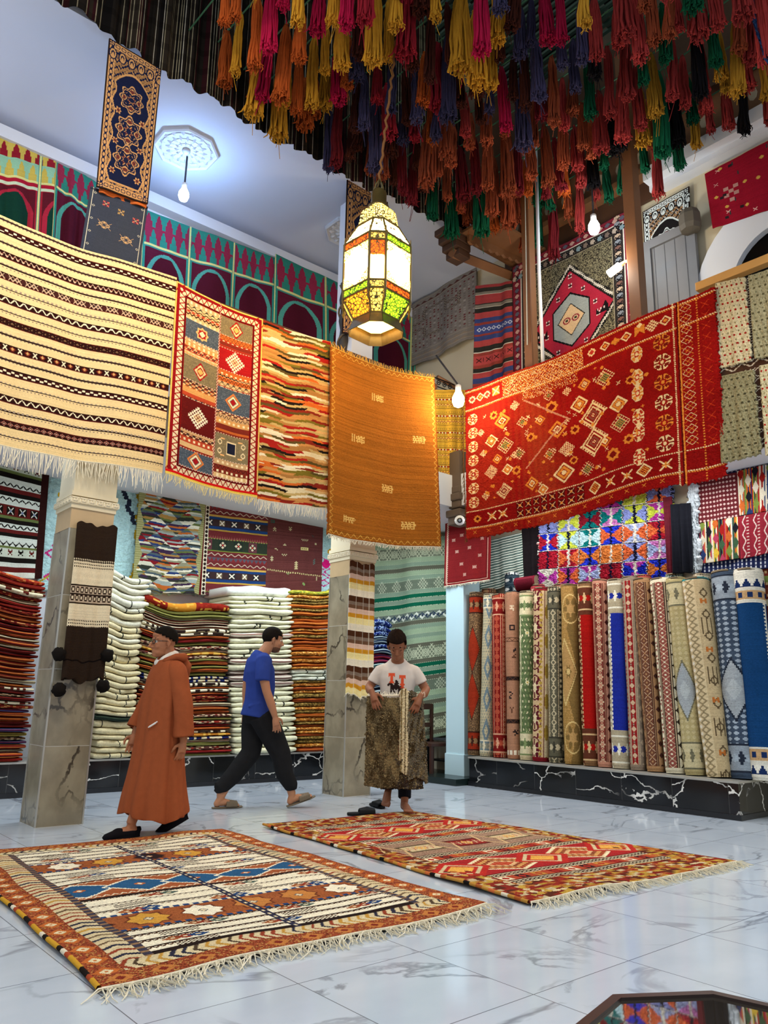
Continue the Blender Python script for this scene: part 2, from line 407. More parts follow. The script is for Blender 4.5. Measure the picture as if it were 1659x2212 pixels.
FLOORM = marble_tiles('white_marble_tiles', '#c3ccd6', '#8b929c', (.625, .615, None), (2.505, 2.05, 0), (.9, 1.5, 1), .003, .10, '#6d747c', .0022, soft=.07, cloud='#bac4cf')
BLACKM = marble_tiles('black_veined_tiles', '#0d0e10', '#e6e2d8', (.58, .58, None), (.15, .28, 0), (1.7, 1.7, 2.6), .010, .12, '#3a3a38', .003, soft=.02, cloud='#14161a', cracks=True)
GREYM = marble_tiles('grey_marble_tiles', '#857a64', '#463f34', (None, None, .62), (0, 0, .62), (2.6, 2.6, 1.9), .012, .22, '#b8b4a8', .0025, soft=.06, cloud='#9a8f76', cracks=True)
PLAST = solid('white_plaster', '#d8dbe2', .8, vscale=1.5, lo=.95, hi=1.04); CEILM = solid('ceiling_plaster', '#d3d8e6', .85, vscale=.8, lo=.95, hi=1.04)
CREAMP = solid('cream_plaster', '#d9cbaa', .7, vscale=2, lo=.95, hi=1.05); OCHRE = solid('sand_plaster', '#cfc3a6', .8, vscale=1.2, lo=.9, hi=1.06)
WOODD = solid('dark_wood', '#4a3020', .55, vscale=5, lo=.7, hi=1.25); WOODB = solid('brown_wood', '#7a5234', .5, vscale=4, lo=.8, hi=1.2); WOODG = solid('grey_painted_wood', '#77777a', .5, vscale=3, lo=.85, hi=1.12)
BEIGET = solid('beige_wood_tile', '#c3a67c', .35, vscale=(8), lo=.85, hi=1.1); TRIMB = solid('steel_edge_trim', '#b9b6ac', .35, .6)
BLACK = solid('black_void', '#060606', .9)
struct(MB().box((5, 4, -.05), (14, 14, .1)).build('floor', FLOORM))
struct(MB().box((4.0, WY+.1, 3.9), (12, .2, 8.2)).build('wall_left', PLAST))
struct(MB().box((WX+.1, 5.0, 3.9), (.2, 9.4, 8.2)).build('wall_right', OCHRE))
# upper ceilings around the open court
mb = MB(); mb.box((3.6, (6.9+WY)/2, CEIL+.1), (11.4, WY-6.9, .2)); struct(mb.build('ceiling', CEILM))
# plaster cornice boxes along the walls
mb = MB(); mb.box((4.0, 9.12, 7.45), (12, .46, .16)); mb.box((4.0, 9.2, 7.33), (12, .3, .1)); struct(mb.build('trim_1', PLAST))
mb = MB(); mb.box((8.05, 2.6, 7.52), (.3, 3.6, .18)); mb.box((8.12, 2.6, 7.4), (.16, 3.6, .1)); struct(mb.build('trim_2', PLAST))
# gallery floor slabs, lower ceilings
mb = MB(); mb.box((3.6, (6.95+WY)/2, (LC+GF)/2), (11.4, WY-6.95, GF-LC)); struct(mb.build('gallery_floor', PLAST))
mb = MB(); mb.box(((7.1+WX)/2, 4.47, (LC+GF)/2), (WX-7.1, 4.94, GF-LC)); struct(mb.build('gallery_floor', PLAST))
# open court above: shaft walls and dark slatted roof
mb = MB(); mb.box((3.2, 7.0, 9.33), (10.6, .16, 2.9)); struct(mb.build('wall_shaft_left', WOODD))
mb = MB(); mb.box((8.3, 3.2, 9.2), (.16, 7.6, 3.3)); struct(mb.build('wall_shaft_right', WOODD))
struct(MB().box((4.2, 2.6, 10.75), (9, 9.4, .12)).build('roof', solid('roof_dark', '#0d1412', .8)))
# plinths of black veined tile with steel top edge
def plinth(name, poly, h, label):
    o = MB().prism(poly, .05, h-.02).build(name, BLACKM); tag(o, label, 'plinth')
    k = .012
    cx = sum(p[0] for p in poly)/len(poly); cy = sum(p[1] for p in poly)/len(poly)
    big = [(p[0]+(k if p[0] > cx else -k), p[1]+(k if p[1] > cy else -k)) for p in poly]
    link('top_edge', MB().prism(big, h-.02, h).mesh('top_edge', TRIMB), None, o)
    link('kick', MB().prism(big, 0, .05).mesh('kick', solid('plinth_kick', '#15161a', .3)), None, o)
    return o
PH = .35
plinth('plinth', [(-1.2, 8.72), (7.35, 8.72), (7.35, WY-.03), (-1.2, WY-.03)], PH, 'long black veined marble plinth under the folded blanket stacks')
plinth('plinth', [(7.54, 3.66), (WX-.03, 3.66), (WX-.03, 7.12), (7.54, 7.12)], PH, 'black veined marble plinth carrying the standing carpet rolls')
# low dark step between the plinths
struct(MB().box((7.75, 8.0, .04), (.85, 1.7, .08)).build('step', solid('dark_step', '#14211f', .25)))
# white corner pilaster beside the rolls
mb = MB(); mb.box((7.975, 7.58, 1.75), (.44, .34, 3.5)); mb.box((7.965, 7.58, .2), (.46, .36, .3), bevel=.01); struct(mb.build('pilaster', solid('blue_white_paint', '#bcd6dc', .5, vscale=1.2, lo=.9, hi=1.05)))
# columns
def column(x0, y0, w, n, capw):
    root = empty('column', (x0+w/2, y0+w/2, 0)); root['kind'] = 'structure'
    def part(nm, mbx, mat): return link(nm, mbx.mesh(nm, mat), None, root)
    part('shaft', MB().box((0, 0, 1.22), (w, w, 2.44)), GREYM)
    e = MB()
    for sx in (-1, 1):
        for sy in (-1, 1): e.box((sx*w/2, sy*w/2, 1.22), (.012, .012, 2.44))
    part('corner_trim', e, TRIMB)
    part('wood_tile_band', MB().box((0, 0, 2.53), (w+.004, w+.004, .18)), BEIGET)
    c = MB(); c.box((0, 0, 2.645), (capw, capw, .05)); c.box((0, 0, 2.69), (capw+.03, capw+.03, .06), bevel=.008); c.box((0, 0, 2.75), (capw+.01, capw+.01, .04))
    cap = part('capital_band', c, CREAMP)
    kmb = MB(); kw = capw+.034; q = kw/6   # raised key pattern
    for side in range(4):
        R = Matrix.Rotation(side*math.pi/2, 4, 'Z')
        for i in range(6):
            xx = -kw/2+q*(i+.5)
            for (dx, dz, sx, sz) in ((-.38, 0, .10, .9), (0, .42, .86, .12), (.3, .1, .1, .6), (.1, -.18, .46, .12), (-.04, .05, .1, .4)):
                kmb.box((xx+dx*q, -kw/2, 2.69+dz*.045), (sx*q, .008, sz*.045), M=R)
    link('key_pattern', kmb.mesh('key_pattern', solid('key_relief', '#f0e4c8', .6)), None, cap)
    part('upper_shaft', MB().box((0, 0, 3.15), (capw-.02, capw-.02, .76)), CREAMP)
    part('gallery_post', MB().box((0, .10, 5.75), (.34, .34, 3.6)), PLAST)
    return root
column(2.165, 6.76, .375, 0, .40)
column(5.455, 7.03, .375, 1, .40)
# gallery rails: timber top rail on balusters, mostly behind the carpets
def rail(name, a, b, label):
    a, b = Vector(a), Vector(b); d = (b-a).normalized(); ang = math.atan2(d.y, d.x); ln = (b-a).length; root = empty(name, (a+b)/2, ang); tag(root, label, 'railing')
    link('top_rail', MB().box((0, 0, 0), (ln, .08, .07), bevel=.012).mesh('top_rail', WOODD), None, root)
    link('bottom_rail', MB().box((0, 0, -.98), (ln, .05, .05)).mesh('bottom_rail', WOODD), None, root)
    m = MB(); n = int(ln/.16)
    for i in range(n): m.tube([(-ln/2+(i+.5)*ln/n, 0, -.97), (-ln/2+(i+.5)*ln/n, 0, -.02)], .012, 6)
    link('balusters', m.mesh('balusters', solid('wrought_iron', '#15161a', .4, .6)), None, root)
    return root
rail('gallery_railing', (-.4, RY+.09, 5.03), (6.62, RY+.09, 5.03), 'dark wooden gallery railing behind the striped and brown carpets')
rail('gallery_railing', (RX+.1, 6.42, 4.98), (RX+.1, 2.0, 4.98), 'gallery railing behind the big red carpet')
# ================================================================== carpets hung over the long gallery rail
def cream_striped():
    c = Cv(330, 250, '#e9cb92', 1); K, R, Wt = '#2a100e', '#5a1a18', '#f3e2bd'
    for y in (.012, .117, .218, .318, .419, .52, .628, .735, .85, .955):
        yy = y*250; c.hs(yy, yy+1.7, '#33211c'); c.dots(yy-.6, 6, (3, .6), '#a08c78'); c.dots(yy+2.6, 5, (2, .5), '#8a7060')
    kinds = ['dot', 'zf', 'dx', 'zz', 'bx', 'xd', 'dot', 'zz', 'df']
    for i, y in enumerate((.064, .17, .266, .37, .468, .578, .683, .798, .905)):
        y0, y1 = y*250-2.9, y*250+3.1; m = (y0+y1)/2; c.hs(y0-1.0, y1+1.0, R); c.hs(y0-.4, y1+.4, K); k = kinds[i]
        if k == 'dot': c.hs(y0+1.5, y1-1.5, '#3a1412'); c.dots(m-1.2, 11, (4, .9), Wt); c.dots(m+1.4, 11, (4, .8), Wt, ph=.5)
        if k == 'zf': c.zig(m, 2.2, 7, '#d8b89a', .8); c.dots(m, 7, (2, .6), '#7a2a24')
        if k == 'dx': c.zig(m, 2.6, 11, '#c8a88a', .8); c.zig(m, 2.6, 11, '#c8a88a', .8, ph=.5); c.dots(m, 22, (6, 2.5), '#43201c')
        if k == 'zz': c.zig(m, 2.4, 12, Wt, .9)
        if k == 'bx': c.hs(y0+1, y1-1, '#7a5a40'); c.zig(m, 2.8, 18, K, 1.3); c.zig(m, 2.8, 18, K, 1.3, ph=.5); c.dots(m, 18, (2, 3.5), K)
        if k == 'xd':
            for x in range(10, 330, 20): c.ex(x, m, 3, Wt, .9); c.dia(x+10, m, 4, 3.2, '#7a2a20'); c.dia(x+10, m, 2, 1.6, '#d0a060')
        if k == 'df':
            for x in range(0, 330, 9): c.dia(x, m, 4, 2.8, '#a86a5a', .6); c.dia(x, m, 1.2, 1, '#d8b89a')
    c.abrash(.03, .04); return c
Q = quad([(0, 462), (382, 600), (352, 1022), (0, 955)], 'Y', RY-.05)
d0 = (Q[1]-Q[0])*.33
hung('striped_blanket', cream_striped(), [Q[0]-d0*[1, 1, 0]-[0, 0, -.02], Q[1], Q[2], Q[3]-(Q[2]-Q[3])*.34*[1, 1, 0]], 'wide cream blanket with dark red zigzag stripes hung over the gallery railing', 'blanket', 'textiles hung over the gallery railing', thick=.01, amp=.035, k=1.3, ph=.8, sag=.05, fr=(.17, 190, WOOLW), grow=.6)

def patchwork():
    c = Cv(130, 250, '#7c1212', 2); c.frame(0, 2, '#e8c060'); c.frame(2, 4, '#8d1418'); c.frame(6, 7, '#e9d3a8'); c.framezig(9.5, 3.2, 8, '#9c1a1a', 1.4); c.frame(13, 2, '#5c0e10')
    sl, ol, rd, tan, dk = '#46505c', '#7a6c50', '#a31a1c', '#c08a54', '#5e1413'
    X0, XM, X1 = 16, 65, 114
    def bands(x0, x1, y0, y1, seed):
        r = np.random.default_rng(seed); y = y0
        while y < y1:
            h = r.integers(3, 8); cc = ['#c4622c', '#b8452a', '#d49a58', '#9a3020', '#c9a070', '#7a2a1e', '#d8b078'][r.integers(7)]
            c.rect(x0, y, x1, min(y+h, y1), cc); k = r.integers(4)
            if k == 0: c.zig(y+h/2, h*.4, 6, '#3a1a16', .8, x0, x1)
            if k == 1: c.zig(y+h/2, h*.4, 9, '#e8c890', .8, x0, x1); c.zig(y+h/2, h*.4, 9, '#30302c', .7, x0, x1, .5)
            if k == 2: c.dots(y+h/2, 7, (3, h*.25), '#f0dcae', x0, x1)
            y += h
    Ls = [(16, 42, 'b'), (42, 68, sl), (68, 90, 'b'), (90, 122, ol), (122, 146, 'b'), (146, 188, dk), (188, 212, 'b'), (212, 234, sl)]
    Rs = [(16, 42, ol), (42, 60, 'b'), (60, 90, rd), (90, 114, 'b'), (114, 146, sl), (146, 176, 'b'), (176, 210, ol), (210, 234, 'b')]
    for (x0, x1), S in (((X0, XM-1), Ls), ((XM+1, X1), Rs)):
        for i, (y0, y1, k) in enumerate(S):
            if k == 'b': bands(x0, x1, y0, y1, int(x0*7+y0))
            else:
                c.rect(x0, y0, x1, y1, k); cx, cy = (x0+x1)/2, (y0+y1)/2
                if k in (sl, ol): c.speck('#5d6670' if k == sl else '#8d7c58', .3, c.box(x0, y0, x1, y1))
                j = (i+(x0 > 30)*3) % 5
                if j == 1: c.star(cx, cy, 10, '#e8b070'); c.star(cx, cy, 7, '#a31a1c'); c.dia(cx, cy, 4, 4, '#f0dcae')
                elif j == 3: c.dia(cx, cy, 10, 13, '#a31a1c'); c.dia(cx, cy, 8, 10, '#e8c890', .7); c.dia(cx, cy, 4, 5, '#e0b060')
                elif j == 0: c.hashd(cx, cy, 15, '#efe4c4', 5, 1.1); c.hashd(cx, cy, 6, '#d8b078', 4)
                elif j == 2: c.dia(cx, cy, 13, 12, '#d87a3a', .75); c.dia(cx, cy, 8, 8, '#f0dcae', .7); c.dia(cx, cy, 4, 4, '#a31a1c')
                else:
                    c.rect(cx-7, cy-9, cx+7, cy+9, '#e8d0a0'); c.rect(cx-5.5, cy-7.5, cx+5.5, cy+7.5, '#161c30')
                    for a in (-1, 1):
                        for b in (-1, 1): c.rect(cx+a*13-3, cy+b*11-1, cx+a*13+3, cy+b*11+1, '#e8b070'); c.ell(cx+a*17, cy+b*6, 3, 4, '#e8d0a0', .6)
            c.zig(y1, 1, 4, '#d8b8a0', .7, x0, x1)
    c.vs(XM-1, XM+1, '#8a1a18'); c.vzig(XM, 1, 4, '#d8b8a0', .6)
    c.hs(244, 247, '#d01a1a'); c.hs(247, 250, '#e9c24e'); c.abrash(.04, .05); return c
hung('patchwork_rug', patchwork(), quad([(381, 606), (568, 690), (554, 1076), (356, 1022)], 'Y', RY-.04), 'red bordered rug of woven square panels with medallions on the gallery railing', 'rug', 'textiles hung over the gallery railing', amp=.015, k=1.2, sag=.03, fr=(.085, 95, WOOLY))

def striped_kilim():
    c = lozenges(190, 230, ['#c98a4a', '#d9a868', '#201814', '#a8231c', '#e6d2a4', '#7a6a24', '#d86a2a', '#b07a40', '#efe0bc', '#8a2a1c', '#c8a868', '#5a4a24'], 85, 3.2, 2.4, 3, one=True)
    c.abrash(.05, .05); return c
hung('striped_kilim', striped_kilim(), quad([(566, 690), (715, 738), (712, 1098), (557, 1078)], 'Y', RY-.04), 'flat-woven kilim of thin orange, black and cream stripes between patchwork and brown rugs', 'rug', 'textiles hung over the gallery railing', amp=.016, k=1.5, ph=2, sag=.02, fr=(.12, 90, WOOLW))

def brown_rug():
    c = Cv(210, 330, '#a4611f', 4); n = c.r.normal(0, 1, (330, 210)); n = np.cumsum(n, 1)*.08
    k = (1+np.clip(n-n.mean(1, keepdims=True), -1, 1)*.10+c.r.normal(0, .10, (330, 1)))[..., None]; c.a = np.clip(c.a*k, 0, 1)
    G = '#e0ab4c'
    c.frame(0, 2, '#8a4a18'); c.framezig(6, 3.4, 11, G, .7)
    beast = ["X.X.........", "XXXXXXXXXX..", "X.X.X.X.X.X.", "XXXXXXXXXX..", "X.X..X.X....", "X.X..X.XX..."]
    bars = ["X.X...X.XX.X", "X.X.XXXXXXXX", "X.X.X.XX.X..", "X.X.XXXXXXXX", "X.X..X.X.X.X", "X.X.XXXXXXXX", "X.X..X...X.."]
    mesh_ = ["XX.XX.X.XXX.", ".X..X.XX..X.", "XXXXXXXXXXXX", "X.X..X.X..XX", "XXXXXXXXXXX.", ".X.X.X.X..X.", "XX.X.XX.XXX."]
    for g, x, y in ((bars, 92, 62), (bars, 54, 150), (mesh_, 172, 128), (mesh_, 112, 228), (beast, 42, 296), (mesh_, 150, 292)): c.glyph(x, y, g, '#e3b867', 2)
    c.abrash(.05, .06); return c
hung('brown_rug', brown_rug(), quad([(714, 748), (937, 818), (945, 1183), (710, 1152)], 'Y', RY-.12), 'plain golden brown rug with small woven animals beside the lantern', 'rug', 'textiles hung over the gallery railing', amp=.055, k=.8, ph=2.6, sag=.06, rough=.002, fr=(.045, 170, WOOLW), frt=(.06, 130, WOOLG), thick=.02)

def yellow_runner():
    c = Cv(80, 190, '#d9a93a', 5)
    for i, y in enumerate(range(4, 190, 11)):
        c.hs(y, y+1, '#7a5a28')
        if i % 3 == 1: c.hs(y+3, y+6, '#8a4020'); c.dots(y+4.5, 8, (3, 1), '#e8dcc0'); c.dots(y+4.5, 8, (2, 1), '#b03020', ph=.5)
        if i % 3 == 2: c.hs(y+3, y+6, '#e0c06a'); c.zig(y+4.5, 1.4, 7, '#a04028', .8)
        c.dots(y+8, 5, (2, .5), '#9a7a38')
    c.abrash(.04, .05); return c
cz = at(1004, 1050, 'Y', 7.0); 
hung('yellow_runner', yellow_runner(), quad([(928, 842), (1006, 842), (1006, 1053), (938, 1050)], 'Y', 7.02), 'narrow yellow banded runner hung in the railing corner below the bare bulb', 'rug', 'textiles hung over the gallery railing', amp=.02, k=2, fr=(.09, 40, WOOLG))

# ================================================================== carpets over the short gallery rail
def red_rug():
    W, H = 400, 280; c = Cv(W, H, '#941310', 6); O, Cr, Dk = '#dd8a34', '#ecd09a', '#5a0c0c'
    c.a *= (1+.12*np.sin(c.X/37.)[..., None]*np.sin(c.Y/23.)[..., None])
    # worn, lighter part left of the middle
    wf = (np.exp(-((c.X-118-.12*c.Y)/30)**2)*.22+np.exp(-((c.X-40)/50)**2)*.10+.06*np.sin(c.X*.6)*np.exp(-((c.X-120)/60)**2))[..., None]; c.a = c.a*(1-wf)+lin('#c2602c')*wf
    # lines of the borders
    for y in (5, 40, 232, 262): c.dots(y, 3, (1.8, 1.1), Cr); c.dots(y+2.2, 3, (1.5, .8), O, ph=.5)
    c.rect(0, 232, W, 262, '#8a100e'); c.dots(232, 3, (1.8, 1.1), Cr); c.dots(262, 3, (1.8, 1.1), Cr)
    c.vs(352, 354, Dk); c.vs(354, 355.5, O); c.put((np.abs(c.X-348) < 1) & ((c.Y % 3) < 1.8), Cr); c.put((np.abs(c.X-378) < .9) & ((c.Y % 4) < 2), O)
    for x, k in ((14, 's'), (30, 'd'), (44, 's'), (62, 'b'), (230, 's'), (252, 'd'), (268, 'f'), (284, 'd'), (303, 't'), (320, 'h'), (338, 'd')):
        y = 22
        if k == 's': c.star(x, y, 8, Cr); c.dia(x, y, 4, 4, '#c0392b')
        elif k == 'd': c.dia(x, y, 9, 8, Cr, .62); c.dia(x, y, 3, 3, O)
        elif k == 'f': c.dia(x, y, 8, 6, O)
        elif k == 't': c.rect(x-7, y-8, x+7, y+8, O); c.dia(x, y+8, 7, 8, '#a5150f'); c.dia(x, y-9, 4, 5, Cr)
        elif k == 'h': c.hashd(x, y, 10, Cr, 5, 1)
        else: c.rect(x-7, y-8, x+7, y+8, O); c.ex(x, y, 7, Cr, 1)
    reg = c.box(75, 8, 215, 38); c.put(reg & (((np.floor(c.X/3)+np.floor(c.Y/3)) % 2) < 1) & (c.r.random((H, W)) < .75), O); c.speck(Cr, .22, reg)
    reg = c.box(110, 36, 205, 60); c.speck(O, .4, reg & (((np.floor(c.X/2)+np.floor(c.Y/3)) % 2) < 1)); c.speck(Cr, .12, reg)
    # bottom border: boxed crosses then lozenges
    for x in range(96, 205, 15):
        for y in (240, 254): c.rect(x-6, y-6, x+6, y+6, '#5a0e0c'); c.ex(x, y, 5, Cr, .9); c.dia(x, y, 2, 2, O)
    for x, k in ((20, 's'), (46, 'x'), (66, 'x'), (226, 'd'), (254, 'x'), (280, 'x'), (304, 'd'), (332, 'x')):
        if k == 's': c.star(x, 247, 8, O); c.dia(x, 247, 3, 3, Dk)
        elif k == 'x': c.ex(x, 247, 8, Cr, 1); c.plus(x, 247, 5, O, 1)
        else: c.dia(x, 247, 12, 11, Cr, .75); c.hashd(x, 247, 7, O, 4)
    for x, y in [(r.item(), 271) for r in np.arange(15, 340, 24)]: c.ex(x, y, 3, O, .8)
    # end border column: crossed lattices
    for y in range(14, 232, 17): c.ex(364, y, 7, O, .9); c.dia(364, y, 7, 7, Cr, .86); c.ex(388, y+6, 5, '#c8401c', .9)
    # wheels
    for y in np.linspace(60, 216, 7): c.wheel(14, y, 9, 10, Cr, '#b8521e', '#a5150f')
    for i, y in enumerate(np.linspace(54, 214, 6)): c.wheel(332, y, 11, 12, Cr if i % 2 else O, '#7a1a12', '#9a1a14'); c.wheel(298, y+ (10 if i % 2 else 4), 8, 13, Cr, O if i < 3 else '#b02a18', '#c0301c')
    # field: hooked lozenges
    for x, y, r, k in ((248, 180, 10, 0), (196, 140, 9, 4), (154, 168, 10, 2), (94, 178, 9, 4), (140, 104, 9, 0), (56, 66, 9, 4), (96, 62, 9, 1), (288, 96, 8, 4), (284, 190, 9, 4), (192, 190, 8, 4), (156, 66, 9, 2), (60, 148, 9, 0), (92, 150, 7, 1), (215, 70, 11, 0), (186, 70, 8, 1), (250, 75, 16, 2), (205, 100, 15, 3), (160, 88, 12, 4), (228, 128, 22, 5), (270, 128, 14, 3), (168, 130, 15, 0), (182, 168, 13, 1), (272, 160, 15, 2), (228, 172, 22, 5), (176, 206, 17, 3), (260, 206, 12, 4), (214, 212, 14, 2),
                       (72, 82, 15, 0), (50, 112, 12, 3), (76, 128, 15, 2), (48, 168, 13, 1), (78, 172, 10, 3), (108, 96, 10, 2), (120, 208, 12, 0), (70, 208, 12, 5), (100, 150, 12, 2), (140, 224, 10, 3), (122, 128, 9, 4), (30, 90, 7, 1), (34, 130, 7, 1), (36, 208, 8, 1)):
        if k == 0: c.dia(x, y, r, r, O, .72); c.dia(x, y, r*.5, r*.5, Cr, .6); c.dia(x, y, 2, 2, O)
        elif k == 1: c.dia(x, y, r, r, Cr); c.put((np.abs(c.X-x)/r+np.abs(c.Y-y)/r <= 1) & (((np.floor((c.X-x+c.Y-y)/3)+np.floor((c.X-x-c.Y+y)/3)) % 2) < 1), '#a5281c')
        elif k == 2: c.hashd(x, y, r, Cr, 6, 1.0); c.dia(x, y, r*.55, r*.55, '#c08a30'); c.hashd(x, y, r*.5, '#3a5a48', 4)
        elif k == 3: c.dia(x, y, r, r, Cr, .78); c.dia(x, y, r*.65, r*.65, O, .6); c.star(x, y, r*.3, Cr)
        elif k == 4: c.star(x, y, r, O); c.dia(x, y, r*.5, r*.5, '#7a1410')
        else:
            c.dia(x, y, r, r, Cr, .86); c.dia(x, y, r*.72, r*.72, Cr, .8); c.dia(x, y, r*.45, r*.45, '#8a4a3a', .6); c.hashd(x, y, r*.2, Cr, 4)
            for t in np.linspace(-1, 1, 7):
                for a in (-1, 1): c.plus(x+(t*.5+a*.55)*r, y+(t*.5-a*.55)*r, 2.2, Cr, .7)
    for i in range(90):
        x, y = c.r.uniform(30, 320), c.r.uniform(50, 226); k = i % 3
        [lambda: c.plus(x, y, 2.5, O, .8), lambda: c.ex(x, y, 3, Cr, .7), lambda: c.star(x, y, 3.5, O)][k]()
    for t in np.linspace(0, 1, 60):   # faded diagonal seams
        c.rect(112+t*75, 58+t*60, 115+t*75, 60+t*60, '#c98a6a'); c.rect(180-t*70, 118+t*60, 183-t*70, 120+t*60, '#c98a6a')
    c.abrash(.04, .09); return c
QR = quad([(1006, 846), (1541, 618), (1560, 1022), (1016, 1168)], 'X', RX-.08)
hung('red_rug', red_rug(), QR, 'huge red pile carpet with orange lozenges sagging over the railing', 'rug', 'textiles hung over the gallery railing', mat=WOVEN, amp=.05, k=1.4, ph=1.1, sag=.02, rough=.004, thick=.03, edge=.015)
link('edge_cord', fringe_mesh('edge_cord', [QR[0]+[-.03, .02, 0], (QR[0]*.5+QR[3]*.5)+[-.05, .03, 0], QR[3]+[-.04, .02, -.02]], .05, 46, WOOLB, 4, (-.5, .3, -1), .005), None, bpy.data.objects['red_rug'])

def speckled(base, fleck, seed, fl2=None, w=60, h=90):
    c = Cv(w, h, base, seed); c.abrash(.04, .12)
    for i, y in enumerate(range(6, h, 9)):
        for x in range(4+(i % 2)*5, w, 10): c.dia(x, y, 2.6, 1.4, fleck)
    if fl2:
        for i, y in enumerate(range(2, h, 9)):
            for x in range(2+(i % 2)*5, w, 10): c.dia(x, y, 2.2, 1, fl2)
    return c
def zigzag_brown(w=120, h=200):
    c = Cv(w, h, '#4a3226', 9)
    for x in range(0, w, 44):
        for k in (0, 4, 8): c.vzig(x+28+k, 4, 12, '#d8cdb8', .7)
    for y in range(96, h, 100):
        c.hs(y-8, y+12, '#4a3226')
        for k in (0, 5, 10): c.zig(y-4+k, 3, 16, '#d8cdb8', .8)
    c.abrash(.04, .05); return c
XG = RX+.02
o = hung('zigzag_runner', zigzag_brown(), [at(1540, 628, 'X', XG), at(1540, 628, 'X', XG)+np.array([0, -1.25, .0]), at(1556, 990, 'X', XG)+np.array([0, -1.25, 0.02]), at(1556, 990, 'X', XG)], 'brown blanket with white zigzag lines on the railing behind the speckled mats', 'blanket', 'textiles hung over the gallery railing', amp=.01)
for nm, cv, pts, lab in (('speckled_mat', speckled('#d8c8a0', '#a32018', 11, '#8a7a50'), [(1545, 612), (1607, 598), (1622, 778), (1550, 796)], 'cream mat with red flecks hung above the olive mat next to the red carpet'),
                         ('speckled_mat', speckled('#a59c78', '#5c5438', 12, '#7a7456'), [(1616, 596), (1690, 572), (1700, 760), (1630, 776)], 'grey green flecked mat at the frame edge beside the cream mat'),
                         ('speckled_mat', speckled('#98906c', '#4e4832', 13, '#6e6848'), [(1549, 814), (1626, 798), (1643, 980), (1558, 1000)], 'olive flecked mat hung lowest beside the red carpet edge'),
                         ('speckled_mat', speckled('#d4c69c', '#b02a20', 14, '#8a7a50'), [(1640, 790), (1700, 778), (1710, 965), (1654, 985)], 'cream red flecked mat at the lower frame edge beside the olive mat')):
    hung(nm, cv, quad(pts, 'X', XG-.04), lab, 'mat', 'speckled mats on the gallery railing', mat=SHAG, amp=.008, rough=.003, thick=.025)
# ================================================================== textiles hung on the lower walls
YW = WY-.06; XW = WX-.05
def banded_bw():
    c = Cv(190, 170, '#cfd3c4', 20); K, R, G = '#16120f', '#5a1c1a', '#5e6a3a'; y = 0; r = c.r
    seq = [('w', 7), ('r', 5), ('motif', 12), ('g', 4), ('k', 8), ('w', 5), ('zig', 9), ('r', 6), ('k', 6), ('zig', 9), ('w', 4), ('motif2', 16), ('g', 4), ('k', 6), ('zig', 9), ('r', 5), ('k', 5), ('w', 6), ('zig', 8), ('g', 3), ('motif', 12), ('k', 8), ('w', 6), ('r', 8)]
    for k, h in seq:
        h *= .95
        if k == 'w': c.hs(y, y+h, '#c6ccc0')
        elif k == 'r': c.hs(y, y+h, R)
        elif k == 'g': c.hs(y, y+h, G)
        elif k == 'k': c.hs(y, y+h, K)
        elif k == 'zig': c.hs(y, y+h, '#c6ccc0'); c.zig(y+h/2, 2.4, 11, K, 1.1)
        elif k == 'motif':
            c.hs(y, y+h, '#b8c0ae')
            for x in range(8, 190, 18): c.glyph(x, y+h/2, ["X..X", "XXXX", ".XX.", "X..X"], R if x % 4 else K, 2)
        else:
            c.hs(y, y+h, R)
            for x in range(10, 190, 20): c.rect(x-7, y+2, x+7, y+h-2, K); c.ex(x, y+h/2, 5, '#d8d4c4', 1); c.dia(x, y+h/2, 2.5, 2.5, '#6a7890')
        y += h
    c.vs(178, 190, '#2a1210'); c.abrash(.04, .05); return c
hung('banded_blanket', banded_bw(), quad([(-150, 930), (108, 1005), (90, 1250), (-170, 1245)], 'Y', YW-.1), 'black and white banded blanket hanging above the dark red stack at frame edge', 'blanket', 'textiles hung on the lower walls', amp=.02)
def shag_blue():
    c = Cv(220, 110, '#b4d6d6', 21); c.abrash(.02, .06); rr = random.Random(3)
    for x0, cc, t in ((14, '#d0a41e', 1.2), (20, '#2a3040', 1.4), (47, '#2a3040', 1.4), (60, '#d0a41e', 1.3), (66, '#28304a', 1.4), (205, '#24242c', 1.2)):
        y = 0; x = x0
        while y < 100:
            c.rect(x-t, y, x+t, y+4, cc); y += 3; x += rr.uniform(-1.6, 1.6)
            if x0 in (20, 47) and y > 40: break
    for x0, y0 in ((12, 70), (70, 72), (212, 62)):
        for k in range(5): c.dia(x0+rr.uniform(-6, 6), y0+k*7, 6, 5, '#c2307a', .7)
    c.dia(212, 66, 5, 7, '#d81e78'); c.ell(217, 50, 4, 4, '#e0a818'); c.zig(100, 4, 14, '#b8a83a', 1); return c
hung('shaggy_rug', shag_blue(), quad([(95, 1010), (726, 1110), (720, 1295), (80, 1275)], 'Y', YW-.02), 'pale turquoise shaggy rug with pink and yellow lines behind the kilims', 'rug', 'textiles hung on the lower walls', mat=SHAG, rough=.008, thick=.03, amp=.01)
def diamond_kilim():
    c = lozenges(150, 190, ['#7a1c22', '#2a3a6a', '#8a8a70', '#b0602a', '#5f6b3a', '#c8c6b0', '#30342c', '#94a09a', '#4a5a60', '#a07a40', '#3c2a44', '#d8d4bc'], 44, 3.4, 1.5, 22)
    for x0, x1, fl in ((0, 15, False), (135, 150, True)):
        t = np.abs(((c.Y/52) % 1)*2-1)*15
        m = (c.X < 15-t*.7) if not fl else (c.X > 135+t*.7)
        c.put(m, '#8c8a58'); c.put(m & ((c.Y % 4) < 1.4), '#a8a478')
    c.abrash(.04, .05); return c
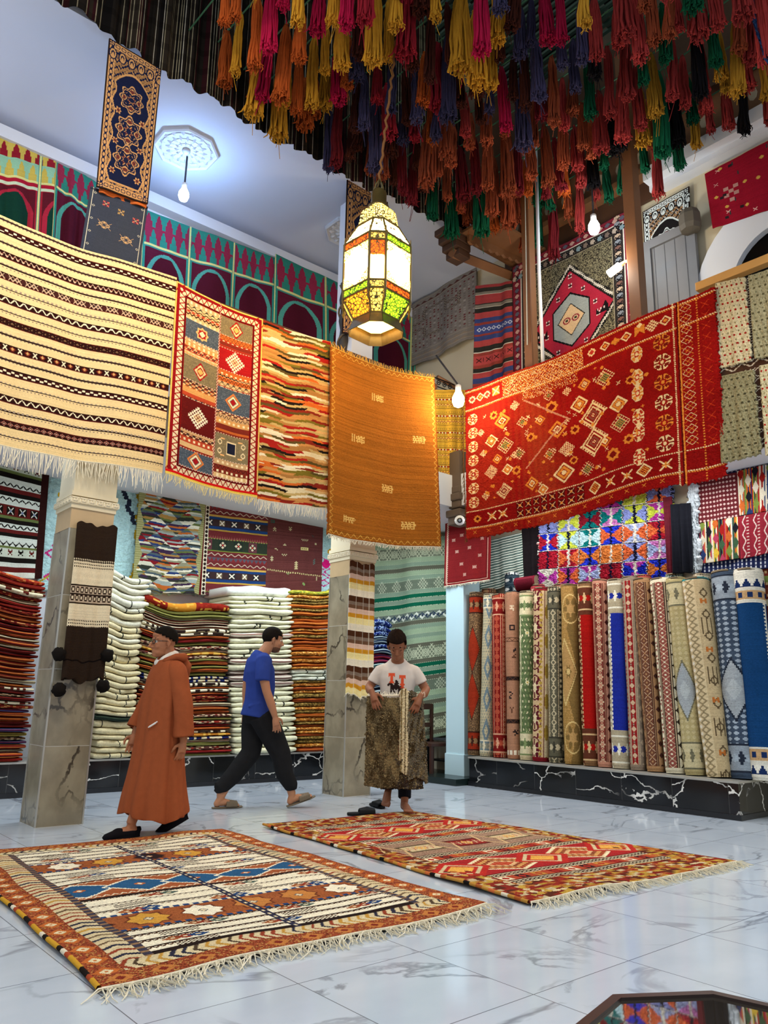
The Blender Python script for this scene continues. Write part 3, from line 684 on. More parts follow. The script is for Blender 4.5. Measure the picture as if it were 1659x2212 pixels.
hung('diamond_kilim', diamond_kilim(), quad([(303, 1036), (446, 1062), (430, 1285), (284, 1272)], 'Y', YW-.1), 'many-coloured diamond kilim with olive toothed edges on the wall', 'rug', 'textiles hung on the lower walls', amp=.02, k=1.4, edge=.01)
def burgundy_bands():
    c = Cv(140, 200, '#5c2628', 23); y = 8; i = 0
    while y < 200:
        k = i % 8
        if k in (0, 2): c.hs(y, y+12, '#6a2a2c'); c.zig(y+6, 2.5, 14, '#c8b8a0', .8); h = 12
        elif k == 1: c.hs(y, y+8, '#54505a'); c.teeth(y, y+8, 9, '#7a2c2e'); h = 8
        elif k == 3: c.hs(y, y+4, '#c09a4a'); c.hs(y+4, y+9, '#1e3a6a'); h = 9
        elif k == 4:
            c.hs(y, y+14, '#3a2a2a'); h = 14
            for x in range(14, 140, 26): c.rect(x-6, y+2, x+6, y+12, '#22262a' if x % 4 else '#7a6a50'); c.ex(x, y+7, 4.5, '#e6dcc8', 1.1)
        elif k == 5: c.hs(y, y+9, '#1e3a6a'); c.hs(y+6, y+9, '#b8923e'); h = 9
        elif k == 6: c.hs(y, y+16, '#6a2a2c'); c.teeth(y+10, y+16, 5, '#8a4a48'); c.dots(y+16, 6, (3, 1), '#8a9a4a'); h = 17
        else:
            c.hs(y, y+22, '#30382c'); h = 24
            for x in range(12, 140, 32): c.rect(x-9, y+1, x+9, y+21, '#26342a' if x % 3 else '#6a3a40'); c.star(x, y+11, 8, '#d4c8a8'); c.ex(x, y+11, 6, '#3a2a2c', 1); c.dia(x, y+11, 2, 2, '#b02020')
            c.hs(y+22, y+24, '#7a8a3a')
        y += h; i += 1
    c.vs(0, 4, '#5a1416'); c.vs(4, 12, '#d8cfb4')
    for y in range(4, 200, 8): c.ell(8, y, 2.8, 3, '#2a1a18')
    c.hs(0, 10, '#2a1a18')
    for x in range(4, 140, 8): c.ell(x, 5, 3, 2.8, '#d0c4a4' if x % 16 else '#5a7a5a')
    c.abrash(.04, .05); return c
hung('banded_rug', burgundy_bands(), quad([(442, 1066), (580, 1086), (574, 1290), (428, 1285)], 'Y', YW-.09), 'burgundy rug with blue and ochre bands between diamond kilim and maroon rug', 'rug', 'textiles hung on the lower walls', amp=.015)
def maroon_animals():
    c = Cv(110, 170, '#5f3230', 24); c.abrash(.10, .06); G = '#b8ac84'
    for x, y, g, cc in ((12, 30, ["XXXX", "X.XX", "XXXX"], '#3a5048'), (16, 44, [".X.", "XXX", ".X.", "X.X"], G), (46, 40, ["X.X", ".X.", "XXX", ".X."], G), (36, 72, [".X.", "XXX"], G), (20, 82, ["XX.", "..X"], G), (74, 60, ["X.X.X.X", ".X.X.X."], G), (74, 78, ["XXXXXXXX", "X.X.X.XX", "XXXXXXXX"], '#c8b878'), (36, 92, ["X.X.X", ".X.X."], G), (12, 100, [".X.", "XXX", ".X.", "XXX", ".X."], G), (58, 112, [".X.", "XXX", ".X.", "XXX", ".X.", "XXX", ".X.", "XXX"], '#c8bc8c'), (94, 104, [".X", "X.", ".X", "X.", ".X", "X."], '#4a7068'), (90, 50, ["X.", ".X"], '#3a4a44'), (96, 66, ["XX", "XX"], G), (44, 128, ["XXXX", ".XX."], '#7a8058'), (74, 150, ["XX.", "XXX", ".XX"], '#7a9a5a'), (100, 140, ["X", "X", "X", "X"], G)):
        c.glyph(x, y, g, cc, 2)
    for x in range(0, 110, 4): c.rect(x, 118+x*.14, x+2.4, 121+x*.14, '#c0b47c')
    c.put((c.Y < 14) & (c.X > 50) & ((c.X % 4) < 2), '#241412'); return c
hung('animal_rug', maroon_animals(), quad([(576, 1090), (699, 1112), (694, 1280), (570, 1290)], 'Y', YW-.08), 'maroon brown rug with small scattered signs and a woven tree', 'rug', 'textiles hung on the lower walls', amp=.012)
def green_hang():
    c = Cv(170, 330, '#7d8a70', 25); y = 0; i = 0; r = np.random.default_rng(5)
    seq = ['d', 'g', 'l', 'm', 'l', 'g', 'd', 'l', 'g', 'm2', 'g', 'E', 'g', 'E', 'l', 'blue', 'd', 'g', 'l', 'g', 'l', 'd', 'm', 'd', 'E', 'g', 'E', 'd', 'm2', 'l', 'g', 'd', 'g', 'l', 'd', 'm', 'd', 'g']
    hh = dict(d=7, g=7, l=8, m=18, m2=16, E=7, blue=14)
    for k in seq:
        h = hh[k]; c.hs(y, y+h, dict(d='#5c5c4c', g='#7f937c', l='#93a686', m='#6e7460', m2='#66705e', E='#0e5a40', blue='#6a7468')[k]); m = y+h/2
        if k == 'm':
            for x in range(10, 170, 26): c.hashd(x, m, 15, '#b9bd9e', 7, 1.1); c.dia(x+13, m, 7, 7, '#aeb496', .65)
        elif k == 'm2':
            for x in range(20, 170, 34): c.hashd(x, m, 12, '#c0c4a8', 6, 1); c.star(x, m, 4, '#8a947c')
        elif k == 'blue':
            c.zig(m, 4, 24, '#d2d6c6', 2); c.zig(m, 4, 24, '#2a3a50', 1, ph=.5); c.dots(m, 8, (3, 2), '#26344a')
        elif k == 'E': c.dots(y+h, 6, (3, .7), '#b0b898')
        c.dots(y+h, 4, (2.4, .6), '#aab394'); y += h
    c.abrash(.03, .04); return c
TLg, TRg = np.array([7.30, 9.2, 3.45]), np.array([8.06, 8.28, 3.45])
gq = [at(806, 1160, 'Y', 9.22), at(960, 1150, 'X', 8.06), at(966, 1588, 'X', 8.06), at(806, 1620, 'Y', 9.22)]
hung('green_blanket', green_hang(), gq, 'tall grey green blanket with emerald bands hung across the back corner', 'blanket', 'textiles hung on the lower walls', amp=.05, k=.9, ph=3.8, sag=.0, grow=.3)
def red_small():
    c = Cv(80, 130, '#701a1c', 26); c.frame(4, 1.4, '#c8a48c'); c.frame(6, 1, '#4a1012'); c.vzig(6, 1.6, 4, '#d8b8a4', .7)
    for x, y in ((30, 32), (22, 64), (45, 60), (62, 78), (30, 90), (54, 100), (66, 45), (40, 14), (36, 112), (16, 40)): c.ex(x, y, 3, '#c8a894', .7); c.plus(x, y, 3, '#a8786c', .6)
    c.abrash(.05, .05); return c
hung('red_hanging', red_small(), quad([(962, 1128), (1060, 1112), (1058, 1252), (960, 1267)], 'X', 7.72), 'small dark red rug hung on the wall above the white pilaster', 'rug', 'textiles hung on the lower walls', amp=.012, fr=(.03, 60, WOOLW))
def green_stripes():
    c = Cv(70, 90, '#3c5550', 27); y = 1
    while y < 90: c.hs(y, y+2, '#d5dccd'); c.hs(y+3, y+3.6, '#6a8078'); y += 4.6
    c.abrash(.04, .05); return c
hung('striped_cloth', green_stripes(), quad([(1038, 1172), (1126, 1150), (1136, 1255), (1038, 1282)], 'X', XW-.06), 'dark green and white striped cloth on the wall behind the carpet rolls', 'blanket', 'textiles hung on the lower walls', amp=.015)
def shag_checker():
    c = Cv(200, 150, '#1b2ba0', 28); r = np.random.default_rng(12); pal = ['#1e2fb0', '#b8d8dc', '#a81e30', '#d07a3a', '#b03a9a', '#a8b4d8', '#0f7a78', '#8a1c2c', '#d8d2c0', '#c8d24a', '#2a3cc8', '#c87ab8', '#d86a3c', '#8c98d0']
    n, mrow = 6, 5; cw, ch = 200/n, 150/mrow
    for i in range(n):
        for j in range(mrow):
            x0, y0 = i*cw, j*ch; a, b = pal[r.integers(14)], pal[r.integers(14)]; m = c.box(x0, y0, x0+cw, y0+ch); c.put(m, a)
            fx, fy = np.abs((c.X-x0)/cw-.5), np.abs((c.Y-y0)/ch-.5); c.put(m & (fx > fy), b); c.put(m & ((fx < .05) | (np.abs(fx-.5) < .03) | (np.abs(fy-.5) < .03)), '#1a1c34' if (i+j) % 2 else '#e0dccc')
    for j in range(0, 150): c.a[j] = np.roll(c.a[j], int(1.5*math.sin(j*.9)), 0)
    c.abrash(.05, .12); return c
hung('shaggy_rug', shag_checker(), quad([(1165, 1080), (1450, 1040), (1452, 1247), (1163, 1270)], 'X', XW-.08), 'shaggy rug of bright multicoloured triangles behind the standing rolls', 'rug', 'textiles hung on the lower walls', mat=SHAG, rough=.012, thick=.04, amp=.01)
def kilim_cube(w, h, seed):
    pal = ['#8e1c18', '#c8a838', '#26365e', '#38543a', '#d2c8b0', '#b85e2a', '#1a1a20', '#74843a', '#a03a50', '#c8c0a8']; c = Cv(w, h, pal[0], seed); r = c.r; x = 0
    while x < w:
        t = int(r.integers(1, 4)); c.vs(x, x+t, pal[r.integers(10)]); x += t
    for i, cx in enumerate(range(6, w, 13)):
        for cy in range(int(8+(i % 2)*18), h+18, 36): c.dia(cx, cy, 6, 15, pal[r.integers(10)])
    c.abrash(.04, .06); return c
def red_diam():
    c = Cv(70, 80, '#5e2226', 30)
    for y in range(6, 80, 8):
        for x in range(4, 70, 6): c.dia(x, y, 2.2, 3, '#c6a8a0')
    c.abrash(.04, .04); return c
def red_tree():
    c = Cv(70, 80, '#862430', 31)
    for x in range(8, 70, 18):
        c.vzig(x, 2.5, 24, '#d8c4b8', .9)
        for y in range(4, 80, 6): c.rect(x+4, y, x+8, y+1.6, '#cdb4a8')
    c.abrash(.04, .04); return c
XP = XW-.10
for nm, cv, pts, lab in (('diamond_dotted_rug', red_diam(), [(1505, 1035), (1592, 1020), (1598, 1115), (1510, 1130)], 'dark red rug with rows of white dots beneath the gallery mats'),
                         ('lozenge_kilim', kilim_cube(80, 100, 33), [(1592, 1018), (1690, 995), (1690, 1098), (1598, 1114)], 'upright striped kilim of coloured lozenges near the frame edge'),
                         ('lozenge_kilim', kilim_cube(80, 100, 34), [(1510, 1130), (1598, 1115), (1600, 1205), (1514, 1218)], 'coloured lozenge kilim hung below the dotted dark red rug'),
                         ('tree_rug', red_tree(), [(1596, 1116), (1690, 1098), (1690, 1188), (1600, 1208)], 'crimson rug with white branching figures above the blue roll')):
    hung(nm, cv, quad(pts, 'X', XP), lab, 'rug', 'textiles hung on the lower walls', amp=.008)
def blue_weave():
    c = Cv(60, 90, '#1c2448', 35); m = ((c.X % 3) < 1.2) & ((c.Y % 3) < 1.6); c.put(m, '#c0c4cc'); return c
hung('blue_blanket', blue_weave(), quad([(1496, 1025), (1690, 985), (1690, 1225), (1505, 1240)], 'X', XP+.03), 'navy and white woven blanket behind the four small rugs', 'blanket', 'textiles hung on the lower walls', amp=.01)
def flat(w, h, c_, seed, k=.06):
    c = Cv(w, h, c_, seed); c.abrash(k, k); return c
hung('black_cloth', flat(30, 50, '#15161c', 36), quad([(1448, 1090), (1490, 1086), (1496, 1236), (1456, 1240)], 'X', XP-.1), 'black cloth hanging between the shaggy rug and white fringe', 'blanket', 'textiles hung on the lower walls', mat=FELT, amp=.03, k=2)
hung('burgundy_runner', flat(16, 50, '#571a24', 37), quad([(1432, 1075), (1450, 1072), (1456, 1238), (1442, 1240)], 'X', XP-.06), 'thin burgundy runner hanging at the edge of the shaggy rug', 'rug', 'textiles hung on the lower walls', amp=.01)
hung('white_rug', flat(14, 60, '#d3dce0', 38), quad([(1486, 1045), (1500, 1042), (1508, 1236), (1494, 1238)], 'X', XP-.04), 'folded white shaggy rug edge beside the black cloth', 'rug', 'textiles hung on the lower walls', mat=SHAG, rough=.012, amp=.008, thick=.05)
hung('black_curtain', flat(20, 40, '#1a1517', 39), quad([(1126, 1120), (1166, 1110), (1166, 1270), (1134, 1275)], 'X', XW-.05), 'dark cloth strip between striped cloth and shaggy multicolour rug', 'blanket', 'textiles hung on the lower walls', mat=FELT, amp=.02)
def green_red_bands():
    c = Cv(30, 90, '#6a2a20', 40)
    for i, y in enumerate(range(0, 90, 9)): c.hs(y, y+5, ['#6a2a20', '#6a7a3a', '#7a3a28', '#c8c0a0'][i % 4]); c.dots(y+6, 5, (2, 1), '#c8a878')
    return c
hung('banded_hanging', green_red_bands(), [at(1625, 1222, 'X', 8.12), at(1700, 1214, 'X', 8.12), at(1720, 1470, 'X', 8.12), at(1655, 1480, 'X', 8.12)], 'olive and rust banded rug hanging behind the bright blue roll', 'rug', 'textiles hung on the lower walls', amp=.01)

# ================================================================== two cloths tied to the columns
def bw_blanket():
    c = Cv(90, 210, '#2c2018', 41); c.hs(52, 140, '#e6d4b0')
    for y in (50, 54, 58, 130, 134, 138): c.dots(y, 4, (2.4, 1), '#e6d4b0'); c.dots(y+2, 4, (2.4, 1), '#2c2018', ph=.5)
    c.hs(84, 86, '#2c2018'); c.hs(108, 110, '#2c2018'); c.hs(86, 108, '#bda68c')
    for x in range(5, 90, 10):
        for y in (91, 102): c.ell(x, y, 4, 4.5, '#33241c'); c.ell(x, y, 2, 2.4, '#d8c4a4')
    c.hs(96, 97.5, '#2c2018'); c.hs(184, 186, '#120c0a'); c.abrash(.04, .05); return c
yb = 6.75
bq = quad([(168, 1128), (254, 1140), (222, 1470), (130, 1470)], 'Y', yb-.05)
o = hung('column_blanket', bw_blanket(), bq, 'dark brown and cream blanket with black pompoms tied to the near column', 'blanket', None, amp=.018, k=1.2, edge=.02, thick=.05)
def pompom(c, r, seed):
    m = MB(); m.ball((0, 0, 0), 1, 14); me = m.mesh('pompom', WOOLK, True); rg = random.Random(seed)
    for v in me.vertices: v.co = v.co*r*rg.uniform(.8, 1.15)
    p = link('pompom', me, None, o); p.location = c; return p
for i, (px, py) in enumerate(((128, 1413), (232, 1416), (127, 1490), (222, 1482))): pompom(at(px, py, 'Y', yb-.09), .055, i)
def yel_stripes():
    c = Cv(70, 190, '#e8cf9a', 42); y = 0; i = 0
    while y < 190:
        for cc, h in (('#4a2a18', 8), ('#7d6a5a', 5), ('#6a4a34', 5), ('#d8b49c', 7), ('#c88a22', 6), ('#ecd894', 9), ('#e9dcc0', 10)):
            c.hs(y, y+h, cc); y += h
    for x in (20, 38, 55): m = np.abs(c.X-x) < 1.2; c.a[m] = c.a[m]*.6+lin('#e8dcc4')*.4
    c.abrash(.03, .04); return c
hung('column_cloth', yel_stripes(), quad([(757, 1212), (810, 1222), (808, 1505), (745, 1500)], 'Y', 6.99), 'yellow, pink and brown striped thin cloth tied to the middle column', 'cloth', None, amp=.012, k=2.5, edge=.02, thick=.02, mat=FELT, fr=(.02, 40, WOOLW))
# ================================================================== upper gallery textiles
def arches(w, h, seed, gold=False):
    c = Cv(w, h, '#3f8476' if not gold else '#c8b452', seed); R = '#8e2a44'
    b1, b2 = int(h*.17), int(h*.36)
    for y0, y1, bg, fg in ((0, b1, '#2f7f70' if not gold else '#c6b052', R if not gold else '#8c1f2c'), (b1, b2, R if not gold else '#8fc0a0', '#2f7f70' if not gold else '#c6b052')):
        c.hs(y0, y1, bg); per = h*.155; x = ((c.X+ (per/2 if y0 else 0)) % per)/per-.5; g = (c.Y-y0)/(y1-y0)
        wid = np.where(g < .35, g*.5, np.where(g < .62, .22, .34)); c.put((np.abs(x) < wid) & (g >= .12) & (g <= 1), fg)
    c.hs(b2, b2+3, '#d8d488')
    if gold: c.hs(b2+3, b2+8, '#a81e34'); c.hs(b2+8, b2+12, '#c8d8b8')
    ah = h-b2; aw = h*.72; c.rect(0, b2+4+(8 if gold else 0), w, h, '#2f8a7c' if not gold else '#a02434'); top = b2+9+(8 if gold else 0)
    x = (c.X % aw)-aw/2; y = (c.Y-top)/(h-top)
    arch = lambda k: np.where(y < .5, np.sqrt(np.clip(1-(np.clip(.5-y, 0, 9)/.5)**1.6, 0, 1))*aw*k, aw*k)
    c.put((np.abs(x) < aw*.44) & (c.Y > top-4), '#571a2e' if not gold else '#5a1a26')
    c.put((y > 0) & (np.abs(x) < arch(.42)), '#4f9c8e' if not gold else '#a8283c'); c.put((y > .07) & (np.abs(x) < arch(.42)-8), '#4a1424' if not gold else '#12382c')
    c.put(np.abs(np.abs(x)-aw/2) < 2.6, '#2f8a7c'); c.put(np.abs(np.abs(x)-aw/2) < 1.4, '#d8d488')
    c.abrash(.02, .03); return c
YC = 8.93
def arch_cloth(pts, w, seed, lab, gold=False, y=YC, ph=0.):
    hung('arch_cloth', arches(w, 120, seed, gold), quad(pts, 'Y', y), lab, 'wall cloth', 'arched cloths on the upper wall', mat=FELT, amp=.03, k=2.2, ph=ph, sag=.0, thick=.006)
arch_cloth([(-30, 288), (121, 335), (110, 520), (-40, 505)], 110, 50, 'yellow, red and green arched wall cloth above the cream striped blanket', True, ph=1.)
arch_cloth([(122, 332), (215, 400), (200, 560), (112, 520)], 80, 51, 'narrow green and maroon arched wall cloth beside the slate rug', ph=2.)
arch_cloth([(310, 452), (595, 556), (590, 722), (300, 648)], 260, 52, 'long green and maroon arched wall cloth above the patchwork rug')
arch_cloth([(595, 548), (900, 690), (900, 830), (592, 740)], 270, 53, 'green and maroon arched wall cloth continuing behind the lantern', y=YC-.06, ph=3.)
def floral(w=90, h=250, gold='#b98a58', navy='#141a36', seed=55):
    c = Cv(w, h, navy, seed); c.frame(0, 2, '#2a1c18'); c.frame(2, 12, gold)
    for y in range(0, h, 10):
        for x in (7, w-7): c.ell(x, y+5, 3.2, 4.2, navy, .62); c.dia(x, y, 2, 2, navy)
    for x in range(0, w, 10):
        for y in (7, h-7): c.ell(x+5, y, 4.2, 3.2, navy, .62)
    # arched inner field
    inner = (np.abs(c.X-w/2) < w*.34) & (c.Y > 52) & (c.Y < h-20); x = np.abs(c.X-w/2)/(w*.34)
    top = 44+26*np.clip(x, 0, 1)**2; arch = (c.X > 12) & (c.X < w-12) & (c.Y > 12) & (c.Y < h-12)
    c.put(arch, '#8a6540'); n = np.sin(c.X*.9)*np.sin(c.Y*.8)+.6*np.sin(c.X*.33+c.Y*.5); c.put(arch & (n > .25), navy); c.put(arch & (np.abs(n) < .12), gold)
    lob = (x < .92-.08*np.cos(c.Y*.16)) & (c.Y > top) & (c.Y < h-18); c.put((x < 1.0-.08*np.cos(c.Y*.16)) & (c.Y > top-4) & (c.Y < h-15), gold); c.put(lob, navy)
    for x in range(8, w, 16): c.ell(x, 22, 7, 10, navy, .0); c.ell(x, 22, 5, 8, gold, .6); c.dia(x, 24, 2.5, 5, gold)
    for cx, cy, r in ((.5, .34, 19), (.5, .56, 21), (.5, .76, 21)):
        cx, cy = cx*w, cy*h; X, Y = c.X-cx, c.Y-cy; th = np.arctan2(Y, X); d = np.hypot(X, Y*.86)/r; l = 1+.13*np.cos(8*th)
        c.put(d < l, gold); c.put((d < l*.9) & (d > l*.8), navy); s = np.sin(d*9+2*np.cos(4*th)); c.put((d < l*.76) & (s > .35), '#5a2a2a'); c.put((d < l*.76) & (s < -.6), navy); c.ell(cx, cy, r*.2, r*.22, navy)
        for a in range(4): c.ell(cx+r*.5*math.cos(a*1.571+.8), cy+r*.5*math.sin(a*1.571+.8), 3, 3.4, navy)
    for cx, cy in ((.27, .45), (.74, .47), (.26, .66), (.74, .66), (.25, .86), (.75, .87)): c.flower(cx*w, cy*h, 6, gold, '#5a2a2a')
    c.abrash(.03, .04); return c
hung('floral_runner', floral(), quad([(236, 82), (349, 150), (320, 440), (207, 404)], 'Y', RY-.02), 'tall navy and gold floral runner hung over the column beside the white ceiling', 'rug', 'floral runners on the upper posts', amp=.012, k=.7, thick=.015)
hung('floral_runner', floral(seed=56), quad([(750, 385), (838, 430), (836, 735), (738, 720)], 'Y', 7.11), 'navy and gold floral runner on the post behind the brass lantern', 'rug', 'floral runners on the upper posts', amp=.01, thick=.015)
hung('floral_runner', floral(gold='#cfd8d8', navy='#1c1a1c', seed=57), quad([(1388, 458), (1488, 402), (1496, 680), (1400, 700)], 'X', XW-.02), 'floral runner with cool light in its colours above the grey wooden door', 'rug', 'floral runners on the upper posts', amp=.006, thick=.015)  # same navy and gold runner, cool lamp light put into its colours
hung('orange_cloth', flat(60, 12, '#c0602c', 60), quad([(214, 404), (318, 438), (316, 450), (212, 416)], 'Y', RY+.02), 'thin orange edged cloth strip between floral runner and slate rug', 'cloth', None, mat=FELT, amp=.02, k=1.4)
def slate():
    c = Cv(90, 130, '#353a48', 61); c.vs(4, 5.4, '#c8c0a8'); c.vs(84.6, 86, '#c8c0a8'); c.hs(3, 5, '#1c1f2a')
    for x, y, k in ((26, 24, '#a02434'), (50, 30, '#8a6a3a'), (74, 36, '#a02434')):
        c.rect(x-5, y-5, x+5, y+5, k); c.plus(x, y, 5, '#353a48', .7); c.ex(x, y, 5, '#c8a878', .6)
    for x, y in ((28, 66), (64, 78)): c.dia(x, y, 10, 7, '#c09a6a', .78); c.ex(x-4, y, 7, '#c09a6a', .7); c.ex(x+4, y, 7, '#c09a6a', .7)
    for y in range(10, 130, 26): c.ell(8, y, 2, 2, '#b8b098', .5); c.ell(82, y, 2, 2, '#b8b098', .5)
    c.abrash(.03, .05); return c
hung('slate_rug', slate(), quad([(196, 402), (320, 446), (300, 590), (172, 540)], 'Y', RY+.03), 'dark slate blue rug with small star signs below the navy floral runner', 'rug', None, amp=.015, k=.8)
def grey_kilim():
    c = Cv(170, 210, '#837b73', 62); c.abrash(.03, .05); r = c.r
    for y in range(30, 170, 7):
        for x in range(2, 170, 8):
            k = r.random(); c.rect(x, y, x+4, y+4, ['#948d88', '#746a66', '#a49a90'][int(k*3)]) if k < .7 else c.plus(x+2, y+2, 2.4, '#6a2c2e', 1)
    for y in (6, 22, 172, 186, 200): c.hs(y, y+1.4, '#a89c88')
    for y in (12, 178, 192): c.teeth(y, y+8, 14, '#5a3a34' if y == 12 else '#8a7a6a')
    for x0, y0, x1, y1 in ((60, 44, 110, 50), (106, 44, 112, 84), (60, 44, 66, 74), (30, 74, 66, 80), (30, 74, 36, 100), (30, 98, 64, 104), (112, 62, 140, 68), (134, 50, 140, 90), (108, 84, 140, 90), (60, 104, 66, 130), (60, 128, 100, 134)):
        c.rect(x0, y0, x1, y1, '#5f544e')
        if x1-x0 > y1-y0: c.zig((y0+y1)/2, 2, 8, '#b4a890', .7, x0, x1)
        else: c.put((np.abs(c.X-(x0+x1)/2-1.6*(2*np.abs(2*((c.Y/8) % 1)-1)-1)) < .7) & (c.Y >= y0) & (c.Y < y1), '#b4a890')
    return c
hung('grey_kilim', grey_kilim(), quad([(856, 680), (1028, 570), (1028, 728), (858, 806)], 'X', XW-.06), 'faded grey kilim with stepped line signs high on the back wall', 'rug', 'rugs on the upper wall', amp=.03, k=1.6, edge=.02)
def blue_red_stripes():
    c = Cv(80, 210, '#b04040', 63); y = 0
    for cc, h in (('#b04444', 6), ('#3a3630', 8), ('#8a8070', 5), ('#e0d4c0', 1.5), ('#b04444', 18), ('#3a3630', 1), ('#8a8070', 6), ('#e0d4c0', 1.5), ('#33302c', 9), ('#b84a48', 12), ('#3f4a7c', 8), ('#9a4238', 5), ('#46508a', 18), ('#9a4238', 4), ('#3f4a7c', 9), ('#b84a48', 12), ('#33302c', 10), ('#e0d4c0', 1.5), ('#9a4238', 6), ('#b84a48', 18), ('#e0d4c0', 1), ('#9a4238', 5), ('#33302c', 8), ('#e0d4c0', 1.5), ('#b84a48', 10), ('#3f4a7c', 10), ('#9a4238', 6), ('#46508a', 14), ('#b84a48', 12)):
        c.hs(y, y+h, cc)
        if cc == '#46508a':
            for x in range(8, 80, 9): c.dia(x, y+h/2, 4, 5, '#d0d4e0', .55)
        if h == 18 and cc == '#b84a48':
            for x in range(8, 80, 16): c.ex(x, y+9, 4, '#2a1c1c', 1); c.vs(0, 0, cc); c.rect(x+7, y+5, x+8.5, y+13, '#2a1c1c')
        y += h
    c.abrash(.03, .04); return c
hung('striped_hanging', blue_red_stripes(), quad([(1028, 618), (1116, 606), (1114, 815), (1028, 850)], 'X', XW-.09), 'coral, blue and black striped hanging beside the big medallion rug', 'rug', 'rugs on the upper wall', amp=.05, k=1.2, ph=1.)
def medallion():
    W, H = 200, 300; c = Cv(W, H, '#3a352c', 64); m = c.r.random((H, W)); c.put(m < .45, '#8c8468'); c.put(m > .85, '#1e1c1a')
    for i, t, cc in ((0, 2, '#4a2428'), (2, 14, '#7c2434'), (16, 2, '#d8d0c4'), (18, 16, '#2e2a28'), (34, 1.4, '#a89c84')): c.frame(i, t, cc)
    for y in range(6, H, 11):
        for x in (9, W-9): c.star(x, y, 4.5, '#c0988c' if y % 2 else '#5a5a6a'); c.ex(x, y+5, 3, '#2a1a1c', .8)
        for x in (26, W-26): c.star(x, y, 6, ['#c0a890', '#7a5a50', '#8a9098'][y % 3]); c.ex(x, y+4, 4, '#16141a', 1)
    for x in range(6, W, 11):
        for y in (9, H-9): c.star(x, y, 4.5, '#c0988c' if x % 2 else '#5a5a6a'); c.ex(x+5, y, 3, '#2a1a1c', .8)
        for y in (26, H-26): c.star(x, y, 6, ['#b8a898', '#7a6a60', '#8098a0'][x % 3]); c.ex(x+5, y, 4, '#16141a', 1)
    cx, cy = W/2, 150; d = np.abs(c.X-cx)/66+np.abs(c.Y-cy)/92
    fl = (c.X > 36) & (c.X < W-36) & (c.Y > 36) & (c.Y < H-36)
    st = ((np.floor(c.X/3)+np.floor(c.Y/3)) % 2)*.03
    c.put(fl & (d < 1.13+st), '#141416'); c.put(fl & (d < 1.09+st), '#d0c8b8'); c.put(fl & (d < 1.03+st), '#1c1a1a'); c.put(fl & (d < .98), '#a8283c')
    e = np.maximum(np.abs(c.X-cx)/30, (np.abs(c.X-cx)/30)*.5+np.abs(c.Y-cy)/50); c.put(e < 1, '#141416'); c.put(e < .93, '#9aa09c'); c.dia(cx, cy, 22, 30, '#1e1a1a'); c.dia(cx, cy, 20, 28, '#d6b48a')
    for a in (-7, 7): c.ell(cx+a, cy, 6, 6, '#8a2434', .7); c.star(cx+a, cy, 3, '#3a3a2a')
    for x, y in ((cx, cy-62), (cx-20, cy-46), (cx+20, cy-46), (cx-38, cy-12), (cx+38, cy-12), (cx, cy-80), (cx-40, cy+14), (cx+42, cy+12), (cx-22, cy+50), (cx+22, cy+50)): c.glyph(x, y, ["X.X", "XXX", ".X.", "XXX"], '#e0ccc4', 2); c.plus(x, y, 3, '#2a1a1a', .8)
    for a in (-1, 1): c.teeth(cy-6, cy+14, 18, '#1a1618', True, cx+a*48-9, cx+a*48+9, 0); c.dots(cy+6, 5, (2, 2), '#e0ccc4', cx+a*48-7, cx+a*48+7)
    c.abrash(.03, .06); return c
hung('medallion_rug', medallion(), quad([(1106, 578), (1370, 448), (1384, 800), (1112, 930)], 'X', XW-.12), 'large black and red medallion rug on the upper wall behind the posts', 'rug', 'rugs on the upper wall', amp=.02, k=1, edge=.02, thick=.02)
def red_top():
    c = Cv(130, 140, '#8e1428', 65); r = c.r
    for k, (bx, by) in enumerate(((30, 60), (38, 68), (30, 76), (46, 60), (46, 76), (38, 88))): c.rect(bx-4, by-4, bx+4, by+4, '#b88a80')
    for i in range(26):
        x, y = r.uniform(8, 126), r.uniform(6, 130); [lambda: c.star(x, y, 4, '#c8a04a'), lambda: c.rect(x-1.2, y-4, x+1.2, y+4, '#2a3a3a'), lambda: c.ex(x, y, 3.5, '#d8b4a8', .8), lambda: c.rect(x-3, y-3, x+3, y+3, '#2a2024')][i % 4]()
    c.abrash(.04, .06); return c
hung('crimson_rug', red_top(), quad([(1522, 376), (1700, 282), (1712, 436), (1540, 494)], 'X', XW-.06), 'crimson rug with scattered signs above the dark arch', 'rug', 'rugs on the upper wall', amp=.01)
# striped dark cloth valances closing the open court above the ceiling
def dark_stripes(w, h, seed, pal=('#15120f', '#1c1815', '#2a1014', '#191613', '#0f0d0d', '#26201a')):
    c = Cv(w, h, '#14110f', seed); x = 0
    while x < w:
        t = c.r.integers(2, 6); c.vs(x, x+t, pal[c.r.integers(len(pal))]); x += t
        if c.r.random() < .45: c.vs(x, x+1, '#857c66' if c.r.random() < .7 else '#a39c8e'); x += 1
    m = (c.Y % 3) < 1; c.a[m] = c.a[m]*.7; return c
for k, (x0, x1, zl, zr, lab) in enumerate(((-.2, 2.0, 7.70, 7.46, 'dark striped cloth valance at the frame corner under the court roof'), (2.0, 3.7, 7.44, 7.34, 'dark striped cloth valance above the navy floral runner'), (3.7, 5.3, 7.33, 7.36, 'dark striped cloth valance hanging above the brass lantern'), (5.3, 7.15, 7.34, 7.5, 'dark striped cloth valance ending at the wooden canopy'))):
    hung('valance', dark_stripes(230, 40, 70+k), [np.array(p) for p in ((x0, RY+.06, 10.6), (x1, RY+.06, 10.6), (x1, RY-.0, zr), (x0, RY-.0, zl))], lab, 'valance', 'striped cloth valances round the court', mat=FELT, amp=.03, k=6, ph=k*1.7, grow=.8, edge=.025, thick=.008)
